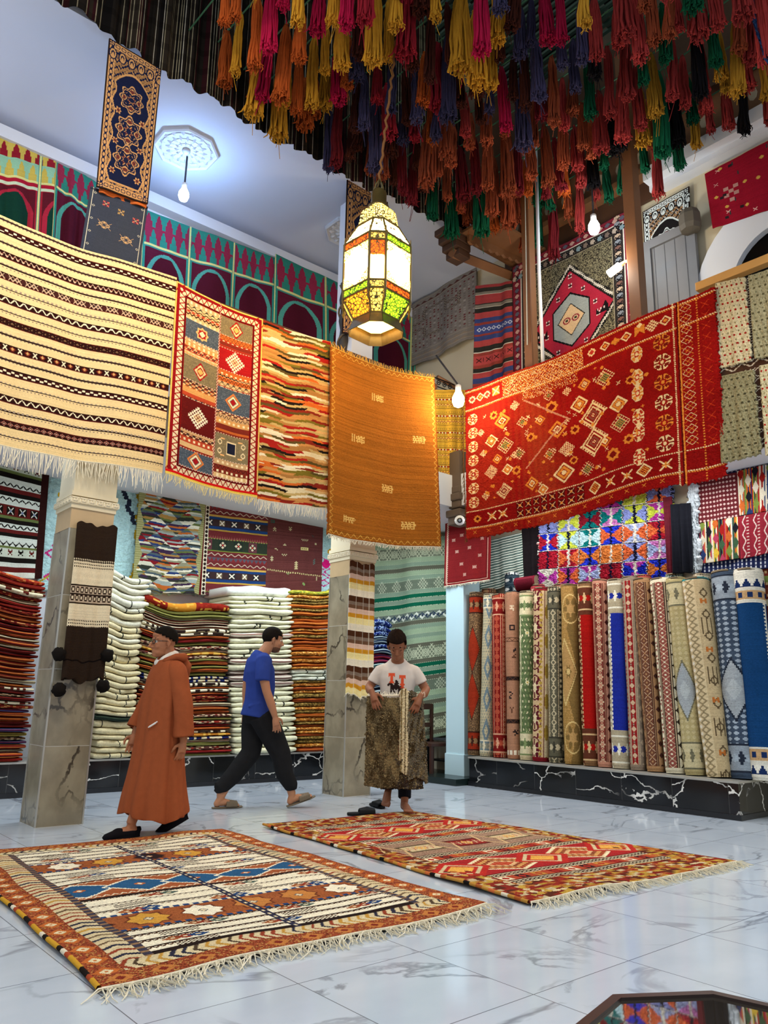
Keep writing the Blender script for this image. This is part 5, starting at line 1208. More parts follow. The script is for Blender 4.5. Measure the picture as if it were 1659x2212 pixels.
PM = {c: pane('pane_'+n, c, s, .35) for c, n, s in ((YE, 'yellow', 1.8), (GR, 'green', 1.2), (ORG, 'orange', 1.2), (CRM, 'cream', 3.2))}
FM = {c: pierced('fretwork_'+n, c, 1.0, 34, .075) for c, n in ((YE, 'yellow'), (GR, 'green'), (ORG, 'orange'), (AMB, 'amber'))}
h = zt-zbm; f1 = .075/h
for k in range(8):
    P = (top[k], top[(k+1) % 8]); Q = (bot[k], bot[(k+1) % 8]); wide = k % 2 == 1
    c1 = [YE, GR, YE, ORG, YE, GR, YE, ORG][k]; c2 = [YE, ORG, YE, GR, YE, ORG, YE, GR][k]
    add_pane('top_pane', strip(P, Q, 0, f1), FM[c1]); add_pane('bottom_pane', strip(P, Q, 1-f1, 1), FM[c2])
    if wide:
        add_pane('main_pane', strip(P, Q, f1, 1-f1), PM[CRM])
        # pierced corner pieces that make the pane an arch
        A, B, Cc, D = strip(P, Q, f1, 1-f1); n_ = (B-A).cross(D-A).normalized()*.008
        for (o_, ux, vy, sg) in ((A, B-A, D-A, 1), (B, A-B, Cc-B, 1), (D, Cc-D, A-D, 1), (Cc, D-Cc, B-Cc, 1)):
            pts = [o_]+[o_+ux*(.46*math.cos(t)**1.6)+vy*(.30*math.sin(t)**1.6) for t in np.linspace(0, math.pi/2, 7)]
            fw = MB(); fw.face([p-n_ for p in pts]); link('corner_fretwork', fw.mesh('corner_fretwork', FM[YE]), None, root)
    else:
        add_pane('side_pane', strip(P, Q, f1, .42), FM[ORG]); add_pane('side_pane', strip(P, Q, .42, 1-f1), PM[CRM])
# roof, dome tiers, cap
r1, z1 = .19, Z(497); neck = ring3(r1, z1); rf = MB()
roof = MB()
for k in range(8): roof.face([top[k]+Vector((0, 0, .01)), top[(k+1) % 8]+Vector((0, 0, .01)), neck[(k+1) % 8], neck[k]])
link('roof', roof.mesh('roof', FM[YE]), None, root)
rb = MB()
for a, b in zip(top, neck): rb.tube([a, b], .010, 6)
face_frame(rb, neck, .012); rb.build('roof_ribs', BRASS, root)
dome = MB(); rings = [(.185, Z(495)), (.175, Z(478)), (.155, Z(462)), (.10, Z(452))]
for (ra, za), (rb_, zb_) in zip(rings, rings[1:]):
    A, B = ring3(ra, za), ring3(rb_, zb_)
    for k in range(8): dome.face([A[k], A[(k+1) % 8], B[(k+1) % 8], B[k]])
link('dome', dome.mesh('dome', pierced('dome_fretwork', '#8a7a40', .12, 40, .13)), None, root)
MB().lathe([(.10, Z(455)), (.095, Z(447)), (.072, Z(446)), (.072, Z(418)), (.05, Z(412)), (.02, Z(408))], (0, 0, 0), 16).build('cap', BRASS, root, True)
mh = MB()
for k in range(5):
    t = k/5*2*math.pi; mh.tube([(0.05*math.cos(t), .05*math.sin(t), Z(412)), (0.03*math.cos(t), .03*math.sin(t), Z(398)), (0, 0, Z(388))], .007, 5)
mh.build('hanging_hooks', BRASS, root)
# lower funnel, skirt, bottom pane
lo = ring3(.205, Z(697)); fn = MB()
for k in range(8): add_pane('lower_pane', [bot[k], bot[(k+1) % 8], lo[(k+1) % 8], lo[k]], FM[[YE, GR, YE, AMB, YE, GR, YE, AMB][k]])
for a, b in zip(bot, lo): fn.tube([a, b], .010, 6)
face_frame(fn, lo, .011); fn.build('lower_ribs', BRASS, root)
sk = MB(); sA, sB = ring3(.205, Z(698)), ring3(.245, Z(722))
for k in range(8): sk.face([sA[k], sA[(k+1) % 8], sB[(k+1) % 8], sB[k]])
o = link('skirt', sk.mesh('skirt', solid('skirt_brass', '#6a5a34', .4, .7, vscale=20, lo=.5, hi=1.3)), None, root); solidify(o, .006)
add_pane('bottom_pane', ring3(.195, Z(700)), pane('pane_bottom', '#e8cf90', .35, .3))
bulb = MB(); bulb.ball((0, 0, Z(605)), (.05, .05, .085), 14); bulb.build('bulb', emit('lantern_bulb', '#ffe6b8', 60), root, True)
lamp('lantern_light', 'POINT', (lx, ly, lz(605)), 1500, (1.0, .80, .50), .12)
# rope and cord up to the roof beam
rope = MB(); tp = np.array([lx+.55, ly+.05, 10.6]); bt = np.array([lx, ly, lz(390)]); pts = []
for k in range(70):
    t = k/69; p = bt*(1-t)+tp*t; p = p+np.array([.012*math.cos(t*190), .012*math.sin(t*190), 0]); pts.append(p)
rope.tube(pts, .012, 6); tag(rope.build('lantern_rope', solid('rope', '#7a5230', .9, vscale=30), None, True), 'twisted brown rope holding the brass lantern', 'rope')

# ================================================================== bare bulbs and tube lamp
def bulb_lamp(name, loc, r, color, hexc, strength, power, label, cord_to=None, fit=True, socket_col='#d8d8d8', tilt=None):
    t = empty(name, loc); tag(t, label, 'lamp')
    m = MB(); m.lathe([(.2*r, -1.45*r), (.75*r, -1.15*r), (1.0*r, -.4*r), (.96*r, .3*r), (.62*r, 1.0*r), (.42*r, 1.4*r)], n=16); m.build('bulb', emit(name+'_glow', hexc, strength), t, True)
    MB().lathe([(.44*r, 1.4*r), (.5*r, 1.5*r), (.5*r, 2.3*r), (.3*r, 2.5*r)], n=12).build('socket', solid('socket_'+name, socket_col, .5), t, True)
    if cord_to is not None: MB().tube([(0, 0, 2.4*r), (cord_to[0]*.5, cord_to[1]*.5, (2.4*r+cord_to[2])*.5), cord_to], .012, 6).build('cord', solid('lamp_cord', '#2a2a30', .6), t)
    lamp(name+'_light', 'POINT', (loc[0], loc[1], loc[2]), power, color, r*1.3)
    return t
pb = at(397, 420, 'Y', 8.05); bulb_lamp('ceiling_bulb', tuple(pb), .065, (.24, .50, 1.0), '#d8ecff', 40, 125, 'cool white bulb on a cord below the white ceiling rosette', (0, 0, CEIL-.05-pb[2]))
pb = at(990, 862, 'Y', 6.2); bulb_lamp('corner_bulb', (pb[0], pb[1], pb[2]), .075, (1.0, .84, .55), '#fff0cc', 45, 105, 'bare warm candle bulb at the corner of the railing between brown and red carpets', (.06, .45, .75))
pb = at(1283, 490, 'X', 7.285); bulb_lamp('cool_bulb', tuple(pb), .07, (.78, .9, 1.0), '#eefaff', 40, 45, 'cool white bulb hanging in front of the medallion rug', (0, 0, 8.02+.08*math.sin(13*2.1)-.09*math.sin(max(0., (pb[1]-2.0)/4.6)*math.pi)-.04-pb[2]))
pt_ = at(1327, 583, 'X', 7.15); t = empty('tube_lamp', tuple(pt_)); tag(t, 'short bright tube lamp fixed to the brown post', 'lamp')
dv = Vector((.12, -.42, .22)).normalized()
m = MB(); m.tube([-dv*.085, -dv*.075, dv*.075, dv*.085], [.03, .045, .045, .03], 12); m.build('tube', emit('tube_glow', '#fff4d8', 38), t, True)
MB().tube([dv*.085, dv*.14, dv*.3+Vector((0, 0, -.06))], [.03, .018, .014], 8).build('arm', solid('lamp_arm', '#b8a078', .5), t)
lamp('tube_light', 'POINT', tuple(Vector(pt_)+Vector((-.1, 0, 0))), 45, (1.0, .93, .78), .08)
# plaster ceiling rosettes
def rosette(c, r, label, n=8):
    t = empty('ceiling_rosette', c); tag(t, label, 'ceiling rosette', 'plaster ceiling rosettes'); W_ = solid('rosette_plaster', '#cfd0d4', .7)
    MB().lathe([(r, 0), (r, -.035), (r*.95, -.05), (r*.88, -.035), (r*.86, -.02), (r*.2, -.025), (.01, -.03)], n=n, phase=.39, caps=False).build('plate', W_, t)
    for ring, cnt, ln, wd in ((.36, 16, .30, .05), (.62, 16, .26, .075), (.2, 12, .18, .03)):
        m = MB()
        for k in range(cnt):
            a = 2*math.pi*(k+.5*(ring > .5))/cnt; R = Matrix.Rotation(a, 4, 'Z'); s = ring*r
            p = [(s, 0), (s+ln*r*.5, wd*r*1.0), (s+ln*r, 0), (s+ln*r*.5, -wd*r*1.0)]
            vs = [m.bm.verts.new(R @ Vector((x, y, -.025))) for x, y in p]; tip = m.bm.verts.new(R @ Vector((s+ln*r*.5, 0, -.055)))
            for i in range(4): m.bm.faces.new((vs[i], vs[(i+1) % 4], tip))
        m.lathe([((ring+.02)*r, -.028), ((ring+ln*.5)*r, -.032), ((ring+ln*.5)*r, -.022), ((ring+.02)*r, -.022)], n=24, caps=False)
        m.build('leaf_ring', W_, t)
    MB().lathe([(.10*r, -.02), (.13*r, -.05), (.06*r, -.085), (.03*r, -.09)], n=16).build('boss', W_, t, True)
    return t
pr = at(403, 320, 'Z', CEIL); rosette((pb_ := (pr[0], pr[1], CEIL)), .40, 'octagonal white plaster ceiling rosette with leaf carving above the hanging bulb')
pr = at(760, 500, 'Z', CEIL); rosette((pr[0], pr[1], CEIL), .40, 'white plaster ceiling rosette half hidden behind the lantern')
# ================================================================== dyed yarn skeins drying on cords across the court
def skein_mesh(seed, n=34, long=.66, w=.06):
    rg = random.Random(seed); mb = MB(); kn = rg.uniform(.02, .05); bend = rg.gauss(0, .012)
    for i in range(n):
        a = rg.uniform(0, 2*math.pi); q = math.sqrt(rg.random()); l = long*rg.uniform(.93, 1.03)
        x0, y0 = .016*q*math.cos(a), .016*q*math.sin(a); x, y = w*q*math.cos(a), w*q*math.sin(a); j = .006
        pts = [(x0, y0, .012), (x0*1.6, y0*1.6, -kn)]
        for t, f in ((.16, .62), (.38, .80), (.62, .88), (.84, .95)): pts.append((x*f+rg.gauss(0, j)+bend*math.sin(t*4), y*f+rg.gauss(0, j), -l*t))
        pts.append((x*1.12+rg.gauss(0, j), y*1.12+rg.gauss(0, j), -l))
        r = rg.uniform(.008, .012); mb.tube(pts, [r*.8, r, r, r*1.05, r*1.1, r*1.1, r*.9], 5)
    for i in range(34):   # curled and frayed ends at the foot of the hank
        a = rg.uniform(0, 2*math.pi); s = w*rg.uniform(.3, 1.1); x, y = s*math.cos(a), s*math.sin(a); z = -long*rg.uniform(.95, 1.02)
        mb.tube([(x*.95, y*.95, z+.05), (x*1.15+rg.gauss(0, .006), y*1.15+rg.gauss(0, .006), z-.008), (x*1.2+rg.gauss(0, .012), y*1.2+rg.gauss(0, .012), z-rg.uniform(.0, .035))], [.006, .006, .003], 4)
    for i in range(2):
        x = rg.uniform(-.04, .04); z = -long; mb.tube([(x, 0, z+.1), (x+rg.gauss(0, .012), rg.gauss(0, .012), z-.04), (x+rg.gauss(0, .02), rg.gauss(0, .02), z-rg.uniform(.05, .25))], .003, 3)
    mb.tube([(-.02, 0, .02), (0, 0, .03), (.02, 0, .02)], .014, 5)
    return mb.mesh('yarn_skein', YARN, True)
SK = [skein_mesh(200+i, [34, 40, 34, 46, 30][i % 5], [.62, .7, .58, .66, .74][i % 5], [.052, .066, .056, .080, .060][i % 5]) for i in range(5)]
YC_ = dict(orange=('#b85624', 'rust orange'), gold=('#c88e2a', 'golden yellow'), red=('#9c2430', 'crimson'), pink=('#b21a42', 'raspberry red'), purple=('#3e3a56', 'dark violet'), brown=('#4a241c', 'dark brown'), rust=('#a04c30', 'rust brown'), green=('#14593c', 'bottle green'), ochre=('#b8862c', 'ochre'), black=('#171518', 'black'), scarlet=('#a83a38', 'scarlet'), wine=('#6a1c22', 'wine red'))
def yarn_colour(px, py, r):
    if px < 760 and py < 260: p = dict(orange=.4, gold=.38, pink=.2, red=.02)
    elif px < 700: p = dict(purple=.5, brown=.4, orange=.1)
    elif px < 900 and py < 330: p = dict(wine=.25, red=.2, purple=.3, brown=.25) if py > 150 else dict(gold=.45, red=.3, pink=.1, brown=.15)
    elif px < 1130 and py < 260: p = dict(brown=.35, orange=.15, gold=.15, pink=.1, purple=.2, red=.05)
    elif px < 1260 and py < 200: p = dict(purple=.55, brown=.25, pink=.1, gold=.1)
    elif px > 1460: p = dict(scarlet=.35, green=.2, ochre=.25, black=.15, rust=.05) if py > 130 else dict(scarlet=.7, rust=.15, green=.15)
    elif px > 1240: p = dict(scarlet=.38, rust=.25, green=.15, ochre=.1, black=.12)
    elif py > 400: p = dict(rust=.66, green=.14, wine=.1, orange=.1)
    else: p = dict(rust=.45, wine=.25, brown=.2, scarlet=.1)
    k = list(p); return k[r.choice(len(k), p=np.array([p[q] for q in k])/sum(p.values()))]
rs = np.random.default_rng(77); cordm = solid('green_cord', '#3a6a4a', .7)
rows = np.arange(2.80, 7.95, .345); cand = []
def zcord(ri, x, y):
    z = 8.02+.08*math.sin(ri*2.1)-.09*math.sin(max(0., (y-2.0)/4.6)*math.pi)
    return z-(.0 if x < 6 else .07)
for ri, x in enumerate(rows):
    y = 6.50 if x < 7.0 else 6.42
    while y > 2.2:
        z = zcord(ri, x, y)+rs.normal(0, .007)
        P = (x+rs.normal(0, .010), y, z); px, py = proj((P[0], P[1], z-.5))
        if -30 < px < 1690 and -40 < py < 640 and (x > 3.05 or y < 5.9) and not (x > 7.45 and y > 6.2): cand.append((ri, P, px, py))
        y -= rs.uniform(.13, .34) if x < 5.6 else rs.uniform(.14, .31)
while len(cand) > 300: cand.pop(rs.integers(len(cand)))
cand.sort(key=lambda c: (c[0], -c[1][1])); cnt = {}
for i, (ri, P, px, py) in enumerate(cand):
    kcol = yarn_colour(px, py, rs); cnt[ri] = cnt.get(ri, 0)+1
    o = bpy.data.objects.new('yarn_skein', SK[rs.integers(5)]); col.objects.link(o); o.location = P
    o.rotation_euler = (rs.normal(0, .03), rs.normal(0, .03), rs.uniform(0, 6.28)); s = rs.uniform(.85, 1.25); o.scale = (s, s, s*rs.uniform(.72, 1.2))
    o.color = (*np.clip(lin(YC_[kcol][0])*rs.uniform(.55, 1.05), 0, 1), 1)
    tag(o, '%s yarn skein, %s from the back on the %s cord from the floral runner' % (YC_[kcol][1], ordn(cnt[ri]), ordn(ri+1)), 'yarn skein', 'dyed yarn skeins hanging over the court')
for ri, x in enumerate(rows):
    pts = [(x, 6.86-k*(6.86-1.6)/16, zcord(ri, x, 6.86-k*(6.86-1.6)/16)+.03) for k in range(17)]
    tag(MB().tube(pts, .009, 5).build('drying_cord', cordm), 'thin green cord carrying the %s row of yarn skeins from the floral runner' % ordn(ri+1), 'cord', 'drying cords over the court')
# loose single threads
# dark slatted pergola above the skeins
t = empty('pergola', (4.75, 3.4, 10.2)); tag(t, 'dark slatted roof high above the hanging yarn skeins', 'roof lattice'); SL = solid('pergola_wood', '#20372f', .5, vscale=4)
m = MB()
for k in range(60): m.box((-3.35+k*.113, 0, 0), (.05, 6.2, .04))
m.build('slats', SL, t)
for yy in (-2.2, -.4, 1.4, 2.6): MB().box((0, yy, .09), (6.8, .12, .14)).build('beam', solid('pergola_beam', '#2a2c26', .6), t)
lamp('shaft_area_light', 'AREA', (5.6, 4.6, 10.62), 30, (.75, 1.0, .85), 5.0)  # area light under the closed roof, no sky opening above it
# ornate timber frieze above the right gallery
t = empty('timber_frieze', (8.06, 3.85, 7.95)); tag(t, 'brown timber frieze with pale painted ornament behind the red skeins', 'frieze')
MB().box((.08, 0, 0), (.1, 6.0, .58)).build('board', WOODB, t); MB().box((.08, 1.75, -.46), (.06, 2.5, .36)).build('lower_board', WOODD, t); MB().box((.0, 0, -.33), (.26, 6.0, .08)).build('lower_beam', WOODB, t); MB().box((.0, 0, .33), (.24, 6.0, .08)).build('upper_beam', WOODD, t)
m = MB()
for k in range(20):
    y = -2.85+k*.295; m.lathe([(.01, .0), (.09, .0), (.10, .014), (.04, .022)], n=8, M=Matrix.Translation((.05, y, 0)) @ Matrix.Rotation(-math.pi/2, 4, 'Y') @ Matrix.Diagonal((1.6, 1, 1, 1)))
m.build('ornament', solid('frieze_paint', '#b8a68a', .7), t)
# ================================================================== timber posts, canopy, door, arch on the right gallery
def post(pts_top, pts_bot, x, w, lab, mat=WOODB):
    b = at(pts_bot[0], pts_bot[1], 'X', x); y = b[1]; t = empty('gallery_post', (x, y, GF)); tag(t, lab, 'post', 'timber posts of the short gallery')
    MB().box((0, 0, 2.35), (w, w, 4.7), bevel=.006).build('shaft', mat, t); MB().box((0, 0, .15), (w+.05, w+.05, .3)).build('foot', mat, t); return t
post(None, (1147, 740), RX+.14, .12, 'brown timber post in front of the medallion rug, with a white conduit')
post(None, (1378, 640), RX+.14, .14, 'brown timber post between the medallion rug and the grey door')
cd = at(1165, 560, 'X', RX+.06); tag(MB().tube([(cd[0], cd[1], 8.1), (cd[0], cd[1]+.01, 6.3), (cd[0]+.01, cd[1], 4.9)], .022, 8).build('conduit', solid('white_conduit', '#dfe2ea', .4), None, True), 'white plastic conduit running up the brown post', 'conduit')
# carved canopy at the corner
t = empty('wooden_canopy', (7.5, 6.70, 7.2)); tag(t, 'brown carved wooden canopy with scalloped edge and stepped beam ends in the back corner', 'canopy')
MB().box((.02, -.30, .16), (1.2, .62, .04)).build('soffit', WOODB, t)
m = MB()
for k in range(4): m.box((-.50-.03*k, .06, -.12+.10*k), (.22+.07*k, .26+.02*k, .095), bevel=.012)
m.build('stepped_bracket', WOODD, t)
m = MB(); m.tube([(-.62, .06, -.10), (.62, .03, .02)], .085, 4); m.build('beam', WOODB, t)
sc_ = MB(); prof = [(-.5, .22)]
for k in range(41):
    a = k/40; prof.append((-.5+1.02*a, .03+.05*a-.035*abs(math.sin(a*math.pi*8))))
prof.append((.52, .22))
va = [sc_.bm.verts.new((x, -.16-.10*(x+.5), z)) for x, z in prof]; vb = [sc_.bm.verts.new((x, -.12-.10*(x+.5), z)) for x, z in prof]
sc_.bm.faces.new(va); sc_.bm.faces.new(vb[::-1])
for i in range(len(prof)): sc_.bm.faces.new((va[i], va[(i+1) % len(prof)], vb[(i+1) % len(prof)], vb[i]))
sc_.build('scalloped_fascia', WOODB, t)
# grey panelled door leaf on the upper wall
TL, TR, BR, BL = [at(x, y, 'X', WX-.12) for x, y in ((1388, 526), (1498, 470), (1508, 690), (1402, 720))]
yc, wd = (TL[1]+TR[1])/2, abs(TL[1]-TR[1]); zt_ = TL[2]
d = empty('door_1', (WX-.03, yc, GF)); d['kind'] = 'structure'; hd = zt_-GF
link('leaf_panel', MB().box((-.05, 0, hd/2), (.03, wd-.1, hd-.1)).mesh('leaf_panel', WOODG), None, d)
m = MB()
for s in (-1, 1): m.box((-.07, s*(wd/2-.05), hd/2), (.06, .10, hd))
for z in (.06, hd*.5, hd-.06): m.box((-.07, 0, z), (.058, wd, .12))
link('door_frame', m.mesh('door_frame', WOODG), None, d)
m = MB()
for k in range(4): m.box((-.067, -wd*.3+k*wd*.2, hd/2), (.004, .008, hd-.24))
link('board_grooves', m.mesh('board_grooves', solid('groove', '#55555a', .6)), None, d)
link('door_handle', MB().box((-.115, -wd*.40, 1.45), (.02, .05, .22)).tube([(-.11, -wd*.40, 1.5), (-.15, -wd*.40, 1.5), (-.15, -wd*.40+.1, 1.48)], .012, 8).mesh('door_handle', solid('handle_metal', '#c8c4b8', .3, .8)), None, d)
bc = at(1490, 476, 'X', WX-.2); tag(MB().lathe([(.0, -.16), (.11, -.14), (.13, -.08), (.13, .05), (.10, .12), (.0, .13)], tuple(bc), 8, caps=False).build('wooden_capital', solid('grey_capital', '#5c5448', .7)), 'dark grey carved corner bracket above the door frame', 'bracket')
struct(MB().box((WX-.06, at(1396, 600, 'X', WX-.06)[1]+.17, 6.0), (.04, .07, 2.2)).build('trim_3', solid('blue_paint', '#2a5ab0', .6)))
struct(MB().box((WX-.07, at(1396, 600, 'X', WX-.06)[1]+.11, 6.0), (.05, .05, 2.2)).build('trim_4', solid('orange_wood', '#b87840', .6)))
# arch niche in the upper wall
ac = np.array([WX, 2.95, 5.60])
def arc(r0, r1, x0, x1, name, mat):
    m = MB(); n = 20; A = []
    for k in range(n+1):
        t = math.pi*k/n; c_, s_ = math.cos(t), math.sin(t); A.append([m.bm.verts.new((x, ac[1]+r*c_, ac[2]+r*s_*1.08)) for x, r in ((x0, r0), (x0, r1), (x1, r1), (x1, r0))])
    for a, b in zip(A, A[1:]):
        for j in range(4): m.bm.faces.new((a[j], a[(j+1) % 4], b[(j+1) % 4], b[j]))
    return struct(m.build(name, mat))
arc(.57, 1.0, WX-.10, WX-.0, 'trim_5', PLAST)
m = MB(); pts = [(WX-.015, ac[1]+.575*math.cos(t), ac[2]+.575*math.sin(t)*1.08) for t in np.linspace(0, math.pi, 24)]; m.face(pts); struct(m.build('window_1', BLACK))  # flat black face standing in for the shaded inside of the arch
struct(MB().box((WX-.05, ac[1], ac[2]-.45), (.1, 2.0, .9)).build('trim_6', OCHRE))
yr = at(1600, 590, 'X', RX+.1); tag(MB().box((RX+.1, yr[1]-.5, yr[2]+.02), (.10, 1.9, .09), bevel=.01).build('railing_cap', solid('yellow_wood', '#cf9a50', .5, vscale=4)), 'pale yellow wooden handrail above the speckled mats', 'railing')
# corner bracket with dome camera, small scroll iron and conduit
bk = at(990, 1095, 'X', RX+.12); t = empty('corner_bracket', tuple(bk)); tag(t, 'dark carved wooden bracket under the gallery corner', 'bracket')
m = MB()
for k, (w, z) in enumerate(((.20, .22), (.24, .12), (.20, .02), (.26, -.10), (.22, -.2))): m.box((.02, 0, z), (w, w, .10), bevel=.02)
m.box((.02, 0, .5), (.18, .18, .5)); m.build('steps', solid('bracket_wood', '#5a4c40', .8, vscale=6), t)
cp = at(993, 1124, 'X', RX-.015); t = empty('dome_camera', tuple(cp)); tag(t, 'white dome security camera with black lens on the corner bracket', 'security camera')
vd = (Vector(CAM)-Vector(cp)).normalized(); q = vd.to_track_quat('Z', 'Y').to_matrix().to_4x4()
MB().lathe([(.0, -.05), (.05, -.045), (.066, -.01), (.064, .02), (.045, .05), (.03, .058)], n=20, M=q).build('housing', solid('camera_white', '#e2e4e4', .35), t, True)
MB().lathe([(.034, .05), (.034, .062), (.022, .066)], n=20, M=q).build('lens_ring', solid('camera_black', '#111214', .25), t, True)
MB().ball((0, 0, 0), .018, 12, M=Matrix.Translation(vd*.062)).build('lens', solid('camera_lens', '#8a98a8', .1), t, True)
sp = at(960, 832, 'Y', 7.15); t = empty('iron_scroll', tuple(sp)); tag(t, 'small black wrought iron scrollwork beside the bare bulb', 'ironwork')
m = MB()
for k in range(3):
    cx = (k-1)*.11; pts = [(cx+.045*(1-j/16)*math.cos(j*.7), 0, .045*(1-j/16)*math.sin(j*.7)) for j in range(15)]; m.tube(pts, .007, 5)
m.tube([(-.2, 0, .06), (.2, 0, .06)], .008, 5); m.tube([(-.2, 0, -.06), (.2, 0, -.06)], .008, 5); m.build('scrolls', solid('wrought_iron', '#15161a', .4, .6), t)
m = MB(); a, b = at(945, 815, 'Y', 7.2), at(985, 838, 'Y', 7.2); m.tube([a, b], .035, 10); tag(m.build('wooden_pole', WOODB, None, True), 'short brown pole above the iron scrollwork by the bulb', 'pole')
# twisted column and dark items behind the rail under the lantern
tc_ = at(745, 700, 'Y', 7.3); t = empty('twisted_pillar', (tc_[0], 7.3, GF)); tag(t, 'dark carved twisted wooden pillar behind the brown rug', 'pillar')
m = MB(); prof = [(.07+.012*math.sin(k*1.3), k*.06) for k in range(40)]; m.lathe(prof, n=12); m.build('shaft', solid('old_wood', '#3a3430', .7), t, True)
m = MB(); m.tube([(.085*math.cos(k*.5), .085*math.sin(k*.5), k*.035) for k in range(68)], .014, 6); m.build('twist', solid('old_wood_light', '#6a5a44', .7), t, True)
# low dark bench in the back passage
bp = at(952, 1600, 'Y', 8.3); t = empty('side_table', (bp[0]-.02, 8.15, 0.08)); tag(t, 'low black metal side table in the passage beside the white pilaster', 'table')
MB().box((0, 0, .43), (.42, .42, .03)).build('table_top', solid('bench_grey', '#3c4044', .3), t)
for sx in (-1, 1):
    for sy in (-1, 1): MB().box((sx*.19, sy*.19, .21), (.03, .03, .42)).build('leg', solid('bench_black', '#15161a', .4), t)
MB().box((0, 0, .14), (.40, .40, .02)).build('shelf', solid('bench_black', '#15161a', .4), t)
cp_ = (bp[0]-.42, 8.05, .0); t = empty('wooden_chair', cp_); tag(t, 'dark wooden chair half hidden behind the man holding the rug', 'chair'); DW = solid('chair_wood', '#3a1e14', .5)
MB().box((0, 0, .45), (.42, .42, .04)).build('seat', DW, t)
for sx in (-1, 1):
    for sy in (-1, 1): MB().box((sx*.18, sy*.18, .22), (.04, .04, .44)).build('leg', DW, t)
m = MB()
for sx in (-1, 1): m.box((sx*.18, .19, .72), (.04, .04, .52))
m.box((0, .19, .95), (.40, .03, .08)); m.box((0, .19, .7), (.40, .03, .06)); m.build('backrest', DW, t)
# basket-like bundle at the foot of the blue stack
bb = at(812, 1690, 'Y', 8.35); t = link('folded_cloth', MB().box((0, 0, .07), (.34, .26, .14), bevel=.04).mesh('folded_cloth', solid('bw_bundle', '#6a6c70', .9, vscale=40, lo=.1, hi=2.2), True)); t.location = (bb[0], 8.4, 0); tag(t, 'black and white bundled cloth on the floor behind the middle column', 'cloth')
# socket and thin cables
tag(MB().tube([at(1139, 745, 'X', RX+.05), at(1136, 520, 'X', RX+.05), at(1132, 300, 'X', RX+.05)], .007, 5).build('cable', solid('pale_cable', '#c8c8b8', .5)), 'thin pale cable hanging down along the brown post', 'cable')
# octagonal glass-topped low table in the foreground
oc = np.array([1.515, .775]); t = empty('octagonal_table', (oc[0], oc[1], 0)); tag(t, 'low octagonal dark wooden table with glossy glass top at the frame corner', 'table')
ph0 = math.atan2(1.025-oc[1], 1.67-oc[0]); RR = .295
oct_ = [(RR*math.cos(ph0+math.pi/8+k*math.pi/4), RR*math.sin(ph0+math.pi/8+k*math.pi/4)) for k in range(8)]
m = MB()
for i in range(8):
    a, b = Vector((*oct_[i], 0)), Vector((*oct_[(i+1) % 8], 0)); ai, bi = a*.925, b*.925
    vs = [m.bm.verts.new(p) for p in (a+Vector((0, 0, .41)), b+Vector((0, 0, .41)), b+Vector((0, 0, .452)), a+Vector((0, 0, .452)), ai+Vector((0, 0, .41)), bi+Vector((0, 0, .41)), bi+Vector((0, 0, .452)), ai+Vector((0, 0, .452)))]
    for q in ((0, 1, 2, 3), (3, 2, 6, 7), (7, 6, 5, 4), (4, 5, 1, 0)): m.bm.faces.new([vs[k] for k in q])
m.build('rim', solid('table_dark_wood', '#2e1a12', .3, vscale=8), t)
gm = principled('table_glass', '#2c261e', .03, 0, 1.0); gm.node_tree.nodes['Principled BSDF'].inputs['Coat Weight'].default_value = 1.0; gm.node_tree.nodes['Principled BSDF'].inputs['Coat Roughness'].default_value = .02
gm.node_tree.nodes['Principled BSDF'].inputs['Coat IOR'].default_value = 1.7
MB().prism([(x*.93, y*.93) for x, y in oct_], .43, .446).build('glass_top', gm, t)
MB().prism([(x*.8, y*.8) for x, y in oct_], .0, .40).build('body', solid('table_dark_wood', '#2e1a12', .3, vscale=8), t)
